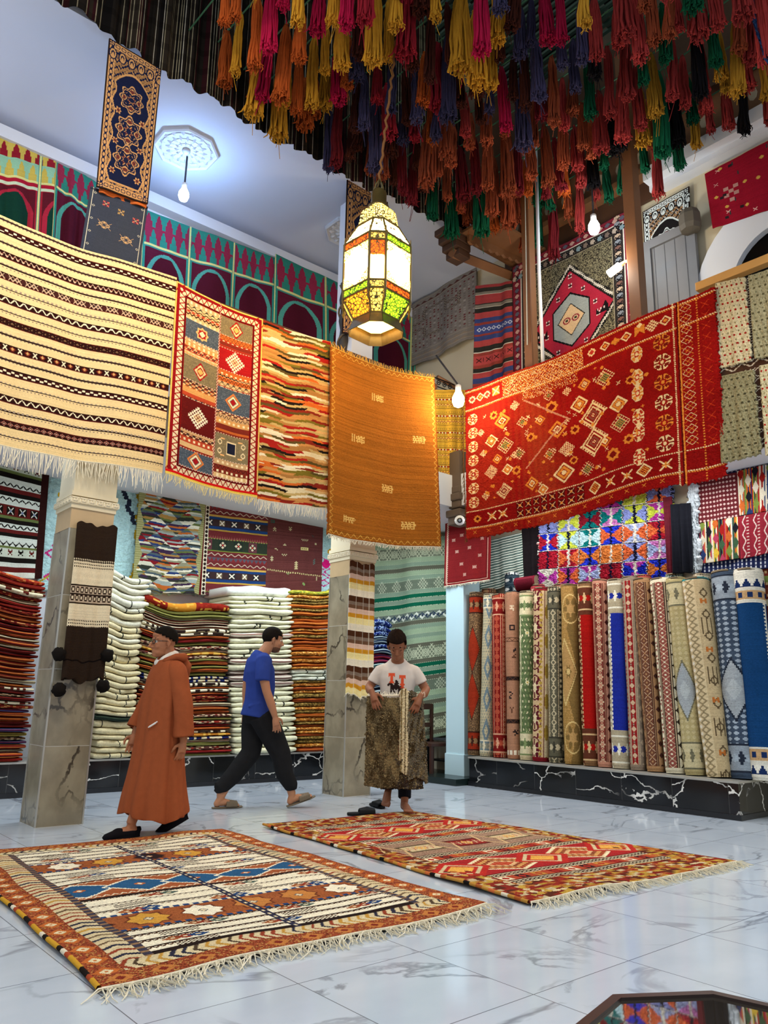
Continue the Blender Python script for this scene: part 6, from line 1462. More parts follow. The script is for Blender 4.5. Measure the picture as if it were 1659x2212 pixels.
# ================================================================== two kilims spread on the floor
def floor_rug_a():
    W, H = 300, 430; c = Cv(W, H, '#e9dfc4', 80); Rr, Bl, Go, K, O = '#8a3420', '#22406c', '#b0752f', '#241814', '#98562f'
    def cream(y0, y1):
        c.hs(y0, y1, '#e6dcc0'); n = max(1, int((y1-y0)/13)); st = (y1-y0)/n
        for i in range(n):
            y = y0+i*st; c.hs(y, y+1.6, K); c.zig(y+3.2, 1, 5, '#4a3020', .7)
            if i % 2 == 0:
                for x in range(int(20+(i*23) % 50), W-20, 74):
                    for k, cc in enumerate((O, Rr, Bl if i % 4 else '#4a5a50')): c.dia(x+k*9, y+st*.55, 9, st*.32, cc); c.dia(x+k*9, y+st*.55, 3, 1.6, '#d8c8a0')
            else:
                for x in range(int(30+(i*31) % 60), W-20, 96): c.rect(x, y+st*.3, x+26, y+st*.8, '#e6dcc0'); c.put(c.box(x, y+st*.3, x+30, y+st*.85) & (((c.X+c.Y*1.5) % 4) < 1.8), '#3a2a20')
    def stars(y0, y1, ph):
        c.hs(y0, y1, O); m = (y0+y1)/2; c.hs(y0, y0+4, Bl); c.dots(y0+2, 8, (3, 1.5), '#e0d4b4'); c.hs(y1-4, y1, Bl); c.dots(y1-2, 8, (3, 1.5), '#b8642e')
        c.speck('#8a4a28', .3, c.box(0, y0+4, W, y1-4))
        for i, x in enumerate(range(30, W, 42)):
            cc = ['#b8783c', '#e9dfc4', '#c8943c', '#2a1c1c', '#c8943c', '#e9dfc4', '#b8783c'][(i+ph) % 7]; c.star(x, m, 19, '#6a3420'); c.star(x, m, 17, cc); c.dia(x, m, 5, 4, '#4a4a5a' if cc != '#2a1c1c' else '#8a3a2a'); c.plus(x, m, 3, '#d8c8a0', .7)
    cream(40, 100); stars(92, 132, 0); cream(132, 196)
    c.hs(196, 250, '#9c5430'); c.hs(196, 199, K); c.hs(247, 250, K); c.zig(202, 2, 7, '#e0d4b4', .8); c.zig(244, 2, 7, '#e0d4b4', .8)
    for i, x in enumerate(range(52, W, 50)):
        c.dia(x, 223, 33, 21, '#e9dfc4'); st = ((np.floor(c.X/3)+np.floor(c.Y/3)) % 2)*.04
        d = np.abs(c.X-x)/30+np.abs(c.Y-223)/19; c.put(d < 1-st, '#28547a'); c.dia(x, 223, 6, 4, '#b8642e'); c.dia(x, 223, 2.5, 2, '#e0d4b4')
    cream(250, 300); stars(296, 340, 3); cream(340, 392); c.hs(388, 394, K)
    m = np.abs(c.X-150) < 3; c.put(m & (c.Y > 30) & (c.Y < 398), '#2c2c40'); c.put((np.abs(c.X-150) < 1.5) & ((c.Y % 9) < 4), '#d8c8a0')
    for x0, x1, bord in ((0, 20, 1), (20, 38, 2), (38, 44, 3)):
        for side in (0, 1):
            a, b = (x0, x1) if not side else (W-x1, W-x0); reg = (c.X >= a) & (c.X < b)
            if bord == 1:
                c.put(reg, '#94462a'); c.speck('#6a2c1a', .3, reg); c.speck('#b88a4a', .12, reg)
                for y in range(10, H, 22): c.dia((a+b)/2, y, 8, 9, '#b8642e', .0); c.dia((a+b)/2, y, 4, 4, '#d8c8a0', .4)
            elif bord == 2:
                c.put(reg, '#cdbb92')
                for y in range(4, H, 9): w_ = np.abs(((c.X-a)/(b-a))-.5)*2; c.put(reg & (np.abs(c.Y-y-w_*5) < 1.1+c.r.random()), ['#8a3a24', '#2a2a3a', '#b88a3a', '#6a523a'][c.r.integers(4)])
            else: c.put(reg, '#3a3644'); c.put(reg & ((c.Y % 8) < 3), '#8a6a4a')
    for y0, y1, bord in ((0, 20, 1), (20, 36, 2), (394, 410, 2), (410, 430, 1)):
        reg = (c.Y >= y0) & (c.Y < y1) & (c.X > (0 if bord == 1 else 20)) & (c.X < (W if bord == 1 else W-20))
        if bord == 1:
            c.put(reg, '#94462a'); c.speck('#6a2c1a', .3, reg); c.speck('#b88a4a', .15, reg)
            for x in range(14, W, 26): c.dia(x, (y0+y1)/2, 9, 7, '#b8743a'); c.dia(x, (y0+y1)/2, 4, 3, '#7a2a1c')
        else:
            c.put(reg, '#cdbb92')
            for x in range(20, W, 8): w_ = np.abs(((c.Y-y0)/(y1-y0))-.5)*2; c.put(reg & (np.abs(c.X-x-w_*5) < 1.0+c.r.random()), ['#8a3a24', '#2a2a3a', '#b88a3a', '#4a3a2a'][c.r.integers(4)])
    c.abrash(.04, .10); return c
def floor_rug_b():
    W, H = 300, 430; c = Cv(W, H, '#7c3a22', 81); cols = ['#8e2a1e', '#a8642c', '#b8923a', '#5a2a1c', '#c8b48a', '#7a2418']; r = c.r
    pick = r.integers(0, 6, (H//5+1, W//8+1)); P = np.array([lin(q) for q in cols]); c.a = P[np.kron(pick, np.ones((5, 8), int))[:H, :W]]; c.a *= .85
    inn = c.box(36, 46, W-36, H-46); c.put(inn, '#9a4630')
    def band(y0, y1, k):
        if k == 's':
            c.rect(36, y0, W-36, y1, '#d8c8a4')
            for y in np.arange(y0, y1, 4): c.rect(36, y, W-36, y+1.6, '#2a1a14')
            c.put(c.box(36, y0, W-36, y1) & (((c.X*1.2+c.Y*2) % 7) < 2.4) & (((c.Y-y0) % 8) > 3), '#3a241a')
        elif k == 'm':
            c.rect(36, y0, W-36, y1, '#a8442a')
            for i, x in enumerate(range(36, W-36, 22)): c.rect(x, y0+1, x+12, y1-1, ['#e0d4b0', '#2a1a1c', '#b8843a', '#7a1a1a'][i % 4]); c.dia(x+6, (y0+y1)/2, 4, (y1-y0)*.3, '#a02a20')
    seq = [(46, 62, 's'), (62, 74, 'm'), (74, 86, 's'), (146, 158, 's'), (158, 172, 'm'), (172, 184, 's'), (246, 258, 's'), (258, 272, 'm'), (272, 284, 's'), (346, 358, 's'), (358, 372, 'm'), (372, 384, 's')]
    for a, b, k in seq: band(a, b, k)
    for y0, y1, kind in ((86, 146, 1), (184, 246, 2), (284, 346, 1)):
        m = (y0+y1)/2; hh = (y1-y0)/2
        if kind == 1:
            c.rect(36, y0, W-36, y1, '#9c2424')
            for x in (92, 208):
                for k, cc in enumerate(('#e0d0a8', '#8a1c1c', '#c89a5a', '#6a2420', '#d8b88a', '#a82424')): c.dia(x, m, 62-k*9, hh*1.0-k*4.4, cc)
                c.put(c.box(x-60, y0, x+60, y1) & (np.abs(c.X-x)/62+np.abs(c.Y-m)/hh < .9) & (((c.X) % 6) < 2), '#b8743c')
            for x in (36, 150, 264): c.dia(x, m, 40, hh, '#b02a22'); c.dia(x, m, 30, hh*.75, '#c8b48a', .8); c.dia(x, m, 18, hh*.45, '#d8a048')
        else:
            c.rect(36, y0, W-36, y1, '#8a6a58'); c.speck('#a88a70', .4, c.box(36, y0, W-36, y1))
            for x in (75, 150, 225):
                c.rect(x-27, m-15, x+27, m+15, '#5a2420' if x == 150 else '#5a4a34'); c.rect(x-23, m-11, x+23, m+11, '#8a2420' if x == 150 else '#c8b48a'); c.zig(m, 6, 9, '#e0d0a8' if x == 150 else '#a82a20', 1.2, x-22, x+22); c.hashd(x, m, 9, '#d8a858', 5)
            for x in (36, 112, 188, 264): c.dia(x, m, 16, hh, '#c8a878', .8)
    for i in range(260): c.dia(r.uniform(0, W), r.choice([r.uniform(0, 46), r.uniform(H-46, H)]), 5, 3, cols[r.integers(6)])
    for i in range(200): c.dia(r.choice([r.uniform(0, 36), r.uniform(W-36, W)]), r.uniform(0, H), 4, 5, cols[r.integers(6)])
    c.abrash(.04, .12); return c
def spread(name, cv, cs, seed, label, ripple, fr_near, bind):
    cs = [np.array((*p, .012)) for p in cs]; rg = np.random.default_rng(seed); ph = rg.uniform(0, 6, 8)
    def P(U, V):
        p = bil(cs, U, V); z = np.zeros_like(U)
        for k in range(4):
            w = (np.sin((2+k*1.7)*np.pi*V+ph[k]+3*U*(k % 2))*np.sin((1.3+k)*np.pi*U+ph[k+4])); z += ripple*np.clip(w, .15, 1)*(.7**k)
        p[..., 2] += z; d = cs[1]-cs[0]; p[..., :2] += (.012*np.sin(7*V+ph[1])+.006*np.sin(19*V))[..., None]*(d/np.linalg.norm(d))[:2]*(2*U-1)[..., None]
        e = cs[3]-cs[0]; p[..., :2] += (.014*np.sin(6*U+ph[2])+.006*np.sin(17*U))[..., None]*(e/np.linalg.norm(e))[:2]*(2*V-1)[..., None]
        return p
    o = link(name, cloth_mesh(name, cv, P, WOVEN)); solidify(o, .008); tag(o, label, 'rug', 'kilims spread on the floor')
    u = np.linspace(.002, .998, 30)[None]; near = P(u, np.ones_like(u))[0]; far = P(u, np.zeros_like(u))[0]
    dn = cs[3]-cs[0]; dn /= np.linalg.norm(dn)
    near[:, 2] -= .004; far[:, 2] -= .004
    def lay(top, d, n, seed_):   # strands lying on the floor, some tangled upward
        rr = random.Random(seed_); mb = MB(); mb.tube(top, .006, 4)
        for i in range(n):
            t = (i+rr.uniform(.1, .9))/n*(len(top)-1); k = int(t); p = Vector(top[k]).lerp(Vector(top[min(k+1, len(top)-1)]), t-k); l = rr.uniform(.05, .13); s = rr.gauss(0, .02); ac = Vector((d[1], -d[0], 0))
            mb.tube([p, p+Vector(d)*l*.4+ac*s+Vector((0, 0, rr.uniform(0, .012))), p+Vector(d)*l*.75+ac*(s*2+rr.gauss(0, .008))+Vector((0, 0, -p.z*.4)), Vector((*(p+Vector(d)*l+ac*(s*2.4+rr.gauss(0, .018)))[:2], .004))], [.0032, .003, .0025, .0015], 3)
        return mb.mesh('fringe', WOOLW)
    link('fringe', lay(list(near), dn, 330, seed), None, o)
    if fr_near: link('fringe', lay(list(far), -dn, 240, seed+1), None, o)
    # bound side: overcast cord in changing colours
    v = np.linspace(.002, .998, 60)[:, None]; side = P(np.zeros_like(v), v)[:, 0]; bm_ = MB(); mats = bind; V_, F_, C_ = [], [], []
    n = 6
    for i, p in enumerate(side):
        for j in range(n): V_.append((p[0]-.004+.011*math.cos(j*math.pi/3), p[1], p[2]-.002+.010*math.sin(j*math.pi/3)))
    for i in range(len(side)-1):
        for j in range(n):
            F_.append((i*n+j, i*n+(j+1) % n, (i+1)*n+(j+1) % n, (i+1)*n+j)); C_.append(lin(bind[(i*7//5) % len(bind)]))
    link('side_binding', mesh_np('side_binding', V_, F_, np.array(C_), True, WOVEN), None, o)
    return o
spread('floor_kilim', floor_rug_a(), [(1.44, 5.92), (3.29, 5.77), (3.27, 2.96), (1.25, 3.01)], 5, 'cream and rust floor kilim with blue diamond row before the robed man', .014, False, ['#c8962e', '#c8962e', '#c8962e', '#201814', '#e0d4b8', '#201814', '#a8482a', '#c8962e'])
spread('floor_kilim', floor_rug_b(), [(3.70, 5.82), (5.29, 5.74), (5.55, 2.74), (3.50, 2.86)], 9, 'red and gold floor kilim under the bare foot of the man holding a rug', .010, False, ['#b8843a', '#b8843a', '#c86a3a', '#b8843a', '#1c1614', '#e0d4b8', '#b8843a', '#a85a2a'])
# ================================================================== people
def baked(name, mb, mat, vox, smooth_it=6, parent=None, factor=.5):
    """fuse overlapping shapes into one continuous skin"""
    me = mb.mesh('tmp'); o = bpy.data.objects.new('tmp', me); col.objects.link(o)
    r = o.modifiers.new('r', 'REMESH'); r.mode = 'VOXEL'; r.voxel_size = vox; r.use_smooth_shade = True
    s = o.modifiers.new('s', 'SMOOTH'); s.iterations = smooth_it; s.factor = factor
    dg = bpy.context.evaluated_depsgraph_get(); dg.update(); nm = bpy.data.meshes.new_from_object(o.evaluated_get(dg)); nm.name = name
    bpy.data.objects.remove(o); bpy.data.meshes.remove(me); nm.materials.clear(); nm.materials.append(mat)
    nm.polygons.foreach_set('use_smooth', np.full(len(nm.polygons), True)); return link(name, nm, None, parent)
def skin(name, color):
    m = principled(name, color, .55, 0, .35); b = m.node_tree.nodes['Principled BSDF']
    rgb = N(m, 'ShaderNodeRGB'); rgb.outputs[0].default_value = (*lin(color), 1); L(m, vary(m, rgb.outputs[0], 9, .88, 1.1), b.inputs['Base Color'])
    try: b.inputs['Subsurface Weight'].default_value = .08; b.inputs['Subsurface Radius'].default_value = (.02, .008, .004)
    except Exception: pass
    return m
def head_M(c, yaw, pitch, roll=0., s=1.0):
    """head frame: x forward, y to the person's own left, z up; pitch > 0 looks down"""
    return Matrix.Translation(Vector(c)) @ Matrix.Rotation(yaw, 4, 'Z') @ Matrix.Rotation(pitch, 4, 'Y') @ Matrix.Rotation(roll, 4, 'X') @ Matrix.Scale(s, 4)
def head(mb, M, jaw=1.0, nose=1.0):
    def bl(c, r, n=16): bmesh.ops.create_uvsphere(mb.bm, u_segments=n, v_segments=12, radius=1.0, matrix=M @ Matrix.Translation(Vector(c)) @ Matrix.Diagonal((*r, 1)))
    def tb(p, r, n=8): mb.tube([M @ Vector(q) for q in p], r, n)
    bl((-.012, 0, .035), (.098, .077, .092)); bl((.018, 0, -.02), (.075, .066, .09)); bl((.028, 0, -.075), (.060*jaw, .050*jaw, .042)); bl((.066, 0, -.098), (.024, .026, .020))
    bl((.060, .034, -.028), (.028, .024, .026)); bl((.060, -.034, -.028), (.028, .024, .026))     # cheeks
    bl((.072, 0, .030), (.022, .052, .012)); bl((.062, 0, .062), (.03, .05, .03))              # brow, forehead
    tb([(.086, 0, .014), (.100*nose, 0, -.008), (.112*nose, 0, -.030), (.092, 0, -.042)], [.009, .011, .0145, .010])
    bl((.094, .012, -.036), (.012, .008, .008), 8); bl((.094, -.012, -.036), (.012, .008, .008), 8)
    tb([(.078, -.022, -.066), (.090, -.008, -.063), (.090, .008, -.063), (.078, .022, -.066)], .0058); tb([(.077, -.02, -.074), (.087, 0, -.075), (.077, .02, -.074)], .007)
    for s in (-1, 1):
        tb([(-.004, s*.074, -.042), (-.012, s*.086, -.022), (-.016, s*.090, .004), (-.004, s*.086, .020), (.008, s*.078, .010)], [.008, .009, .010, .009, .006]); bl((-.006, s*.079, -.008), (.014, .006, .022), 8)
def face_bits(root_, M, hairmat, brow_t=.0055, eye=True, parent=None):
    def tb(m, p, r): m.tube([M @ Vector(q) for q in p], r, 6)
    m = MB()
    for s in (-1, 1): tb(m, [(.082, s*.014, .030), (.083, s*.03, .036), (.070, s*.050, .028)], [brow_t, brow_t*1.1, brow_t*.5])
    m.build('eyebrows', hairmat, root_, True)
    if eye:
        m = MB()
        for s in (-1, 1): m.ball(M @ Vector((.072, s*.031, .008)), .0125, 10)
        m.build('eyes', solid('eye_white', '#d8d0c4', .3), root_, True)
        m = MB()
        for s in (-1, 1): m.ball(M @ Vector((.0815, s*.031, .007)), .0060, 8)
        m.build('pupils', solid('pupil', '#1a120c', .2), root_, True)
def hair_shell(root_, M, name, mat, keep, rx=(.106, .085, .101), c=(-.014, 0, .038), bumpy=0., seed=0, n=40):
    me = MB(); bmesh.ops.create_uvsphere(me.bm, u_segments=n, v_segments=n//2, radius=1.0); rg = random.Random(seed)
    bmesh.ops.delete(me.bm, geom=[f for f in me.bm.faces if not keep((c[0]+rx[0]*f.calc_center_median().x, rx[1]*f.calc_center_median().y, c[2]+rx[2]*f.calc_center_median().z))], context='FACES')
    for v in me.bm.verts:
        k = 1+rg.uniform(0, bumpy); v.co = M @ Vector((c[0]+rx[0]*v.co.x*k, rx[1]*v.co.y*k, c[2]+rx[2]*v.co.z*k))
    o = me.build(name, mat, root_, True); solidify(o, .012, -1.0); return o
def hand(mb, wrist, d, pn, th, curl=.5, s=1.0, spread=.16):
    """palm plus five separate fingers; d = hand direction, pn = palm normal (towards the palm side), th = thumb side"""
    w = Vector(wrist); d = Vector(d).normalized(); pn = (Vector(pn)-d*d.dot(Vector(pn))).normalized(); t = (Vector(th)-d*d.dot(Vector(th))); t = (t-pn*pn.dot(t)).normalized()
    mb.tube([w-d*.03*s, w+d*.02*s, w+d*.055*s, w+d*.088*s], [.024*s, .027*s, .033*s, .030*s], 10)
    for o_ in (-.027, -.009, .009, .027): mb.tube([w+d*.03*s+t*o_*s*.7, w+d*.092*s+t*o_*s], [.013*s, .012*s], 8)
    for i, (o_, ln) in enumerate(((.029, .072), (.010, .080), (-.010, .074), (-.028, .058))):
        p = w+d*.090*s+t*o_*s; a = curl*(.55+.12*i); dr = (d+t*(o_/.03*spread)).normalized(); pts = [p]; ang = a*.5
        for k, f in enumerate((.44, .31, .25)):
            dd = (dr*math.cos(ang)+pn*math.sin(ang)).normalized(); p = p+dd*ln*f*s; pts.append(p); ang += a*.85
        mb.tube(pts, [.0098*s, .0092*s, .0084*s, .0070*s], 8); mb.ball(pts[-1], .0072*s, 8)
    p = w+d*.028*s+t*.026*s; q1 = p+(d*.45+t*.75+pn*.25).normalized()*.036*s; q2 = q1+(d*.85+t*.35+pn*.35).normalized()*.032*s; q3 = q2+(d*.95+pn*.35*(1+curl)).normalized()*.025*s
    mb.tube([p, q1, q2, q3], [.015*s, .0125*s, .011*s, .0085*s], 8); mb.ball(q3, .0085*s, 8)
def foot(mb, ankle, fwd, pitch=0.0, s=1.0, toes=True):
    """foot from the ankle joint; pitch > 0 raises the heel (toes down)"""
    A = Vector(ankle); f = Vector((fwd[0], fwd[1], 0)).normalized(); lat = Vector((-f.y, f.x, 0)); up = Vector((0, 0, 1)); R = Matrix.Rotation(-pitch, 3, lat) if True else None
    R = Matrix.Rotation(pitch, 3, lat)
    def P(a, b, c_): return A+R @ (f*a+lat*b+up*c_)*s
    mb.tube([P(-.01, 0, .05), P(-.005, 0, -.01), P(-.03, 0, -.05)], [.036*s, .036*s, .034*s], 10); mb.ball(P(-.035, 0, -.055), .033*s, 10)
    mb.tube([P(-.02, 0, -.045), P(.05, 0, -.045), P(.11, 0, -.062), P(.15, 0, -.070)], [(.034*s, .034*s), (.036*s, .034*s), (.042*s, .024*s), (.040*s, .016*s)], 10)
    if toes:
        for i, (b, ln) in enumerate(((.030, .052), (.012, .050), (-.004, .046), (-.019, .040), (-.032, .032))): mb.tube([P(.14, b, -.070), P(.14+ln*.6, b*1.08, -.070), P(.14+ln, b*1.1, -.076)], [.013*s if i else .016*s, .011*s if i else .015*s, .008*s], 7)
    return P
def loft(name, rings, mat, parent, n=72, fold=None, cap=False):
    """rings: (center, x-axis vec, y-axis vec) ellipses"""
    V = []
    for k, (c, ax, ay) in enumerate(rings):
        c, ax, ay = np.array(c), np.array(ax), np.array(ay); th = np.linspace(0, 2*np.pi, n, endpoint=False)
        f = np.ones(n) if fold is None else fold(th, k/(len(rings)-1)); V.append(c+ax*(np.cos(th)*f)[:, None]+ay*(np.sin(th)*f)[:, None])
    V = np.array(V); m = len(rings); i = np.arange(m-1)[:, None]*n+np.arange(n)[None]; j = np.arange(m-1)[:, None]*n+(np.arange(n)+1)[None] % n
    F = np.stack([i, j, j+n, i+n], -1).reshape(-1, 4); return link(name, mesh_np(name, V.reshape(-1, 3), F, None, True, mat), None, parent)
def smooth_rings(keys, m):
    """keys: list of tuples of numbers sorted by first; resample smoothly"""
    K = np.array(keys, float); t = np.linspace(0, 1, len(K)); T = np.linspace(0, 1, m); out = []
    for q in range(K.shape[1]):
        y = K[:, q]; d = np.gradient(y, t); idx = np.clip(np.searchsorted(t, T, 'right')-1, 0, len(K)-2); h = t[idx+1]-t[idx]; s = (T-t[idx])/h
        out.append((2*s**3-3*s**2+1)*y[idx]+(s**3-2*s**2+s)*h*d[idx]+(-2*s**3+3*s**2)*y[idx+1]+(s**3-s**2)*h*d[idx+1])
    return np.array(out).T
FABR = lambda n, c, v=22, lo=.85, hi=1.12: solid(n, c, .9, vscale=v, lo=lo, hi=hi, bump=(160, .25, .004))

# ------------------------------------------------------------------ man in the rust djellaba, walking towards the near column
F1 = (-.995, .03); yaw1 = math.atan2(F1[1], F1[0]); root = empty('person', (2.81, 5.995, 0), yaw1)
tag(root, 'older man in long rust hooded robe, black cap and glasses walking by the column', 'person')
S1 = skin('skin_tan', '#a56a48'); HM = head_M((.045, 0, 1.455), .0, .02, 0, .99)
b = MB(); head(b, HM, 1.06, 1.08)
b.tube([(-.03, 0, 1.22), (-.012, 0, 1.33), (.012, 0, 1.40), (.03, 0, 1.44)], [.085, .062, .060, .062], 14)
b.tube([(0, 0, .80), (0.01, 0, .92), (.01, 0, 1.10), (-.01, 0, 1.22), (-.02, 0, 1.29)], [(.13, .10), (.14, .11), (.14, .10), (.14, .085), (.085, .07)], 16)
for (hip, kn, an) in (((0, .08, .80), (.09, .08, .45), (.215, .075, .10)), ((0, -.08, .80), (-.03, -.08, .45), (-.21, -.07, .135))): b.tube([hip, kn, ((kn[0]+an[0])/2-.01, kn[1], (kn[2]+an[2])/2+.03), an], [.085, .055, .052, .036], 12)
foot(b, (.215, .075, .095), (1, .05, 0), 0.0, .98, False); foot(b, (-.21, -.07, .135), (1, -.05, 0), .42, .98, False)
Lw, Rw = (-.09, .222, .70), (.135, -.205, .74)
b.tube([(-.02, .155, 1.22), (-.06, .215, .97), Lw], [.052, .044, .030], 12); b.tube([(-.02, -.155, 1.22), (.04, -.215, .97), Rw], [.052, .044, .030], 12)
hand(b, Lw, (.12, .0, -1), (.2, -1, 0), (1, .1, 0), .75, 1.0); hand(b, Rw, (.2, 0.02, -1), (.2, 1, 0), (1, 0, 0), .75, 1.0)
baked('body', b, S1, .0058, 3, root)
RB = FABR('rust_robe_cloth', '#99502f', 26, .84, 1.1)
def rfold(th, t):
    k = np.clip((t-.18)/.82, 0, 1); return 1+k*(.055*np.sin(9*th+1.2+1.4*t)+.040*np.sin(15*th+.4-2*t)+.03*np.sin(5*th+2.2))+.012*np.sin(7*th+6*t)*(t > .1)
keys = [(-.005, 0, 1.335, .072, .080), (-.012, 0, 1.30, .098, .130), (-.012, 0, 1.255, .112, .178), (0, 0, 1.18, .128, .192), (.01, 0, 1.05, .146, .192), (.016, 0, .90, .158, .196), (.015, 0, .70, .170, .204), (.015, 0, .48, .198, .212), (.015, 0, .30, .228, .220), (.01, 0, .165, .248, .226), (.01, 0, .14, .246, .224)]
rg = smooth_rings(keys, 90); o = loft('robe', [((k[0], k[1], k[2]+.0), (k[3], 0, 0), (0, k[4], 0)) for k in rg], RB, root, 120, rfold); solidify(o, .008)
me = o.data
for v in me.vertices:      # hem dips at the side nearest the stride's middle, rises over the legs
    t = max(0, (.4-v.co.z)/.3); v.co.z += t*(.035*math.cos(2*math.atan2(v.co.y, v.co.x))+.012*math.sin(7*math.atan2(v.co.y, v.co.x)))
for nm, sh, el, wr, sgn in (('sleeve', (-.02, .155, 1.235), (-.06, .225, .98), (-.085, .228, .735), 1), ('sleeve', (-.02, -.155, 1.235), (.04, -.225, .98), (.12, -.215, .78), -1)):
    P = [np.array(sh)+np.array([0, -sgn*.08, .035]), np.array(sh), (np.array(sh)*.5+np.array(el)*.5), np.array(el), (np.array(el)*.4+np.array(wr)*.6), np.array(wr)]; R = [.066, .078, .078, .076, .080, .084]
    rr = smooth_rings([(*p, q) for p, q in zip(P, R)], 40); rings = []
    for i, k in enumerate(rr):
        t = rr[min(i+1, 39)][:3]-rr[max(i-1, 0)][:3]; t /= np.linalg.norm(t); x = np.cross([0, 1., 0], t); x /= np.linalg.norm(x); y = np.cross(t, x); rings.append((k[:3], x*k[3], y*k[3]*.82))
    s_ = loft('sleeve', rings, RB, root, 40, lambda th, t: 1+.03*np.sin(5*th+9*t)*t+.025*np.sin(22*t+2*th)*(1 if t > .3 else 0)); solidify(s_, .007)
RBd = FABR('rust_robe_braid', '#8a4230')
m = MB()   # hood lying on the back and collar braid
hood = [(.085, 0, 1.275), (.055, .085, 1.315), (-.02, .118, 1.345), (-.095, .098, 1.345), (-.125, 0, 1.335), (-.095, -.098, 1.345), (-.02, -.118, 1.345), (.055, -.085, 1.315), (.085, 0, 1.275)]
m.tube(hood, [.014, .020, .028, .036, .04, .036, .028, .020, .014], 12); m.tube([(-.10, .06, 1.335), (-.155, .03, 1.28), (-.165, 0, 1.17), (-.155, -.03, 1.28), (-.10, -.06, 1.335)], [.03, .045, .035, .045, .03], 10); m.ball((-.135, 0, 1.27), (.05, .10, .08), 14)
baked('hood', m, RB, .009, 5, root)
m = MB(); m.tube([(.085, .0, 1.275), (.120, .005, 1.20), (.143, .008, 1.12), (.160, .01, 1.0), (.174, .01, .86)], .006, 6); m.tube([(.082, .022, 1.285), (.06, .095, 1.325), (-.02, .128, 1.36)], .006, 6); m.build('braid_trim', RBd, root, True)
m = MB()   # white collar
m.tube([(.092, .012, 1.285), (.065, .058, 1.325), (.01, .075, 1.36), (-.05, .05, 1.385), (-.065, 0, 1.39), (-.05, -.05, 1.385), (.01, -.075, 1.36), (.065, -.058, 1.325), (.092, -.012, 1.285)], [(.006, .012), (.008, .024), (.010, .026), (.010, .026), (.010, .026), (.010, .026), (.010, .026), (.008, .024), (.006, .012)], 8)
m.ball((.088, 0, 1.295), (.02, .035, .03), 10); baked('shirt_collar', m, FABR('white_shirt', '#dcd4c8'), .005, 3, root)
CAP = solid('black_felt', '#17130f', .95); hair_shell(root, HM, 'knitted_cap', CAP, lambda p: p[2] > .034+.45*(p[0]+.02), (.108, .087, .100), (-.014, 0, .042))
face_bits(root, HM, solid('grey_brow', '#4a4038', .9))
m = MB(); G = lambda p: HM @ Vector(p)
for s in (-1, 1): m.tube([G((.097, s*.033+.024*math.cos(a), .006+.018*math.sin(a))) for a in np.linspace(0, 2*math.pi, 15)], .0028, 5); m.tube([G((.094, s*.057, .010)), G((.05, s*.080, .012)), G((-.006, s*.086, .012))], .003, 5)
m.tube([G((.099, -.01, .010)), G((.104, 0, .012)), G((.099, .01, .010))], .0026, 5); m.build('glasses', solid('glasses_frame', '#141216', .25), root, True)
m = MB(); m.tube([(.128, .172, .835), (.162, .140, .805)], .007, 6); m.tube([(.118, .180, .845), (.168, .134, .80)], .005, 6); m.build('pocket_pen', solid('pen_white', '#eceae4', .4), root)
SH = solid('black_suede', '#131013', .9)
for (an, dr, pt) in (((.215, .075, .095), (1, .05, 0), 0.0), ((-.21, -.07, .135), (1, -.05, 0), .42)):
    m = MB(); A = Vector(an); f = Vector(dr).normalized(); lat = Vector((-f.y, f.x, 0)); Rm = Matrix.Rotation(pt, 3, lat); Pp = lambda a, b_, c_: A+Rm @ (f*a+lat*b_+Vector((0, 0, c_)))
    m.tube([Pp(-.07, 0, -.055), Pp(-.02, 0, -.058), Pp(.06, 0, -.060), Pp(.13, 0, -.064), Pp(.185, 0, -.072), Pp(.205, 0, -.078)], [(.030, .034), (.040, .036), (.043, .036), (.047, .032), (.040, .022), (.018, .010)], 14)
    m.tube([Pp(-.055, 0, -.02), Pp(-.06, 0, -.05)], [(.030, .026), (.034, .03)], 10); m.ball(Pp(.09, 0, -.045), (.05, .036, .03), 10)
    m.tube([Pp(-.07, 0, -.083), Pp(.06, 0, -.086), Pp(.19, 0, -.088)], [(.034, .008), (.044, .008), (.034, .008)], 10); baked('loafer', m, SH, .006, 3, root)

# ------------------------------------------------------------------ man in blue t-shirt and dark trousers, mid-stride to the middle column
F2 = (.96, -.28); root = empty('person', (4.22, 6.80, 0), math.atan2(F2[1], F2[0]))
tag(root, 'young man in blue t-shirt, dark trousers and grey slippers striding past the white blanket stack', 'person')
S2 = skin('skin_light', '#b07a58'); HM = head_M((.085, 0, 1.605), -.12, .16, 0, .98)
b = MB(); head(b, HM, 1.02, 1.0)
b.tube([(-.05, 0, 1.38), (-.01, 0, 1.47), (.03, 0, 1.53), (.06, 0, 1.58)], [.085, .062, .058, .062], 14)
b.tube([(-.03, 0, .86), (-.02, 0, .98), (-.01, 0, 1.15), (-.03, 0, 1.33), (-.045, 0, 1.42)], [(.12, .08), (.12, .08), (.13, .09), (.165, .10), (.10, .08)], 16)
legs = [((-.02, -.085, .90), (.20, -.08, .50), (.335, -.075, .125)), ((-.03, .085, .90), (-.06, .085, .50), (-.33, .07, .105))]
for hip, kn, an in legs: b.tube([hip, ((hip[0]+kn[0])/2, kn[1], (hip[2]+kn[2])/2), kn, ((kn[0]+an[0])/2-.015, kn[1], (kn[2]+an[2])/2+.04), an], [.070, .070, .055, .052, .036], 12)
foot(b, (.335, -.075, .125), (1, -.06, 0), -.30); foot(b, (-.33, .07, .10), (1, .05, 0), 0.0)
Rw, Lw = (.065, -.265, .865), (-.10, .25, .90)
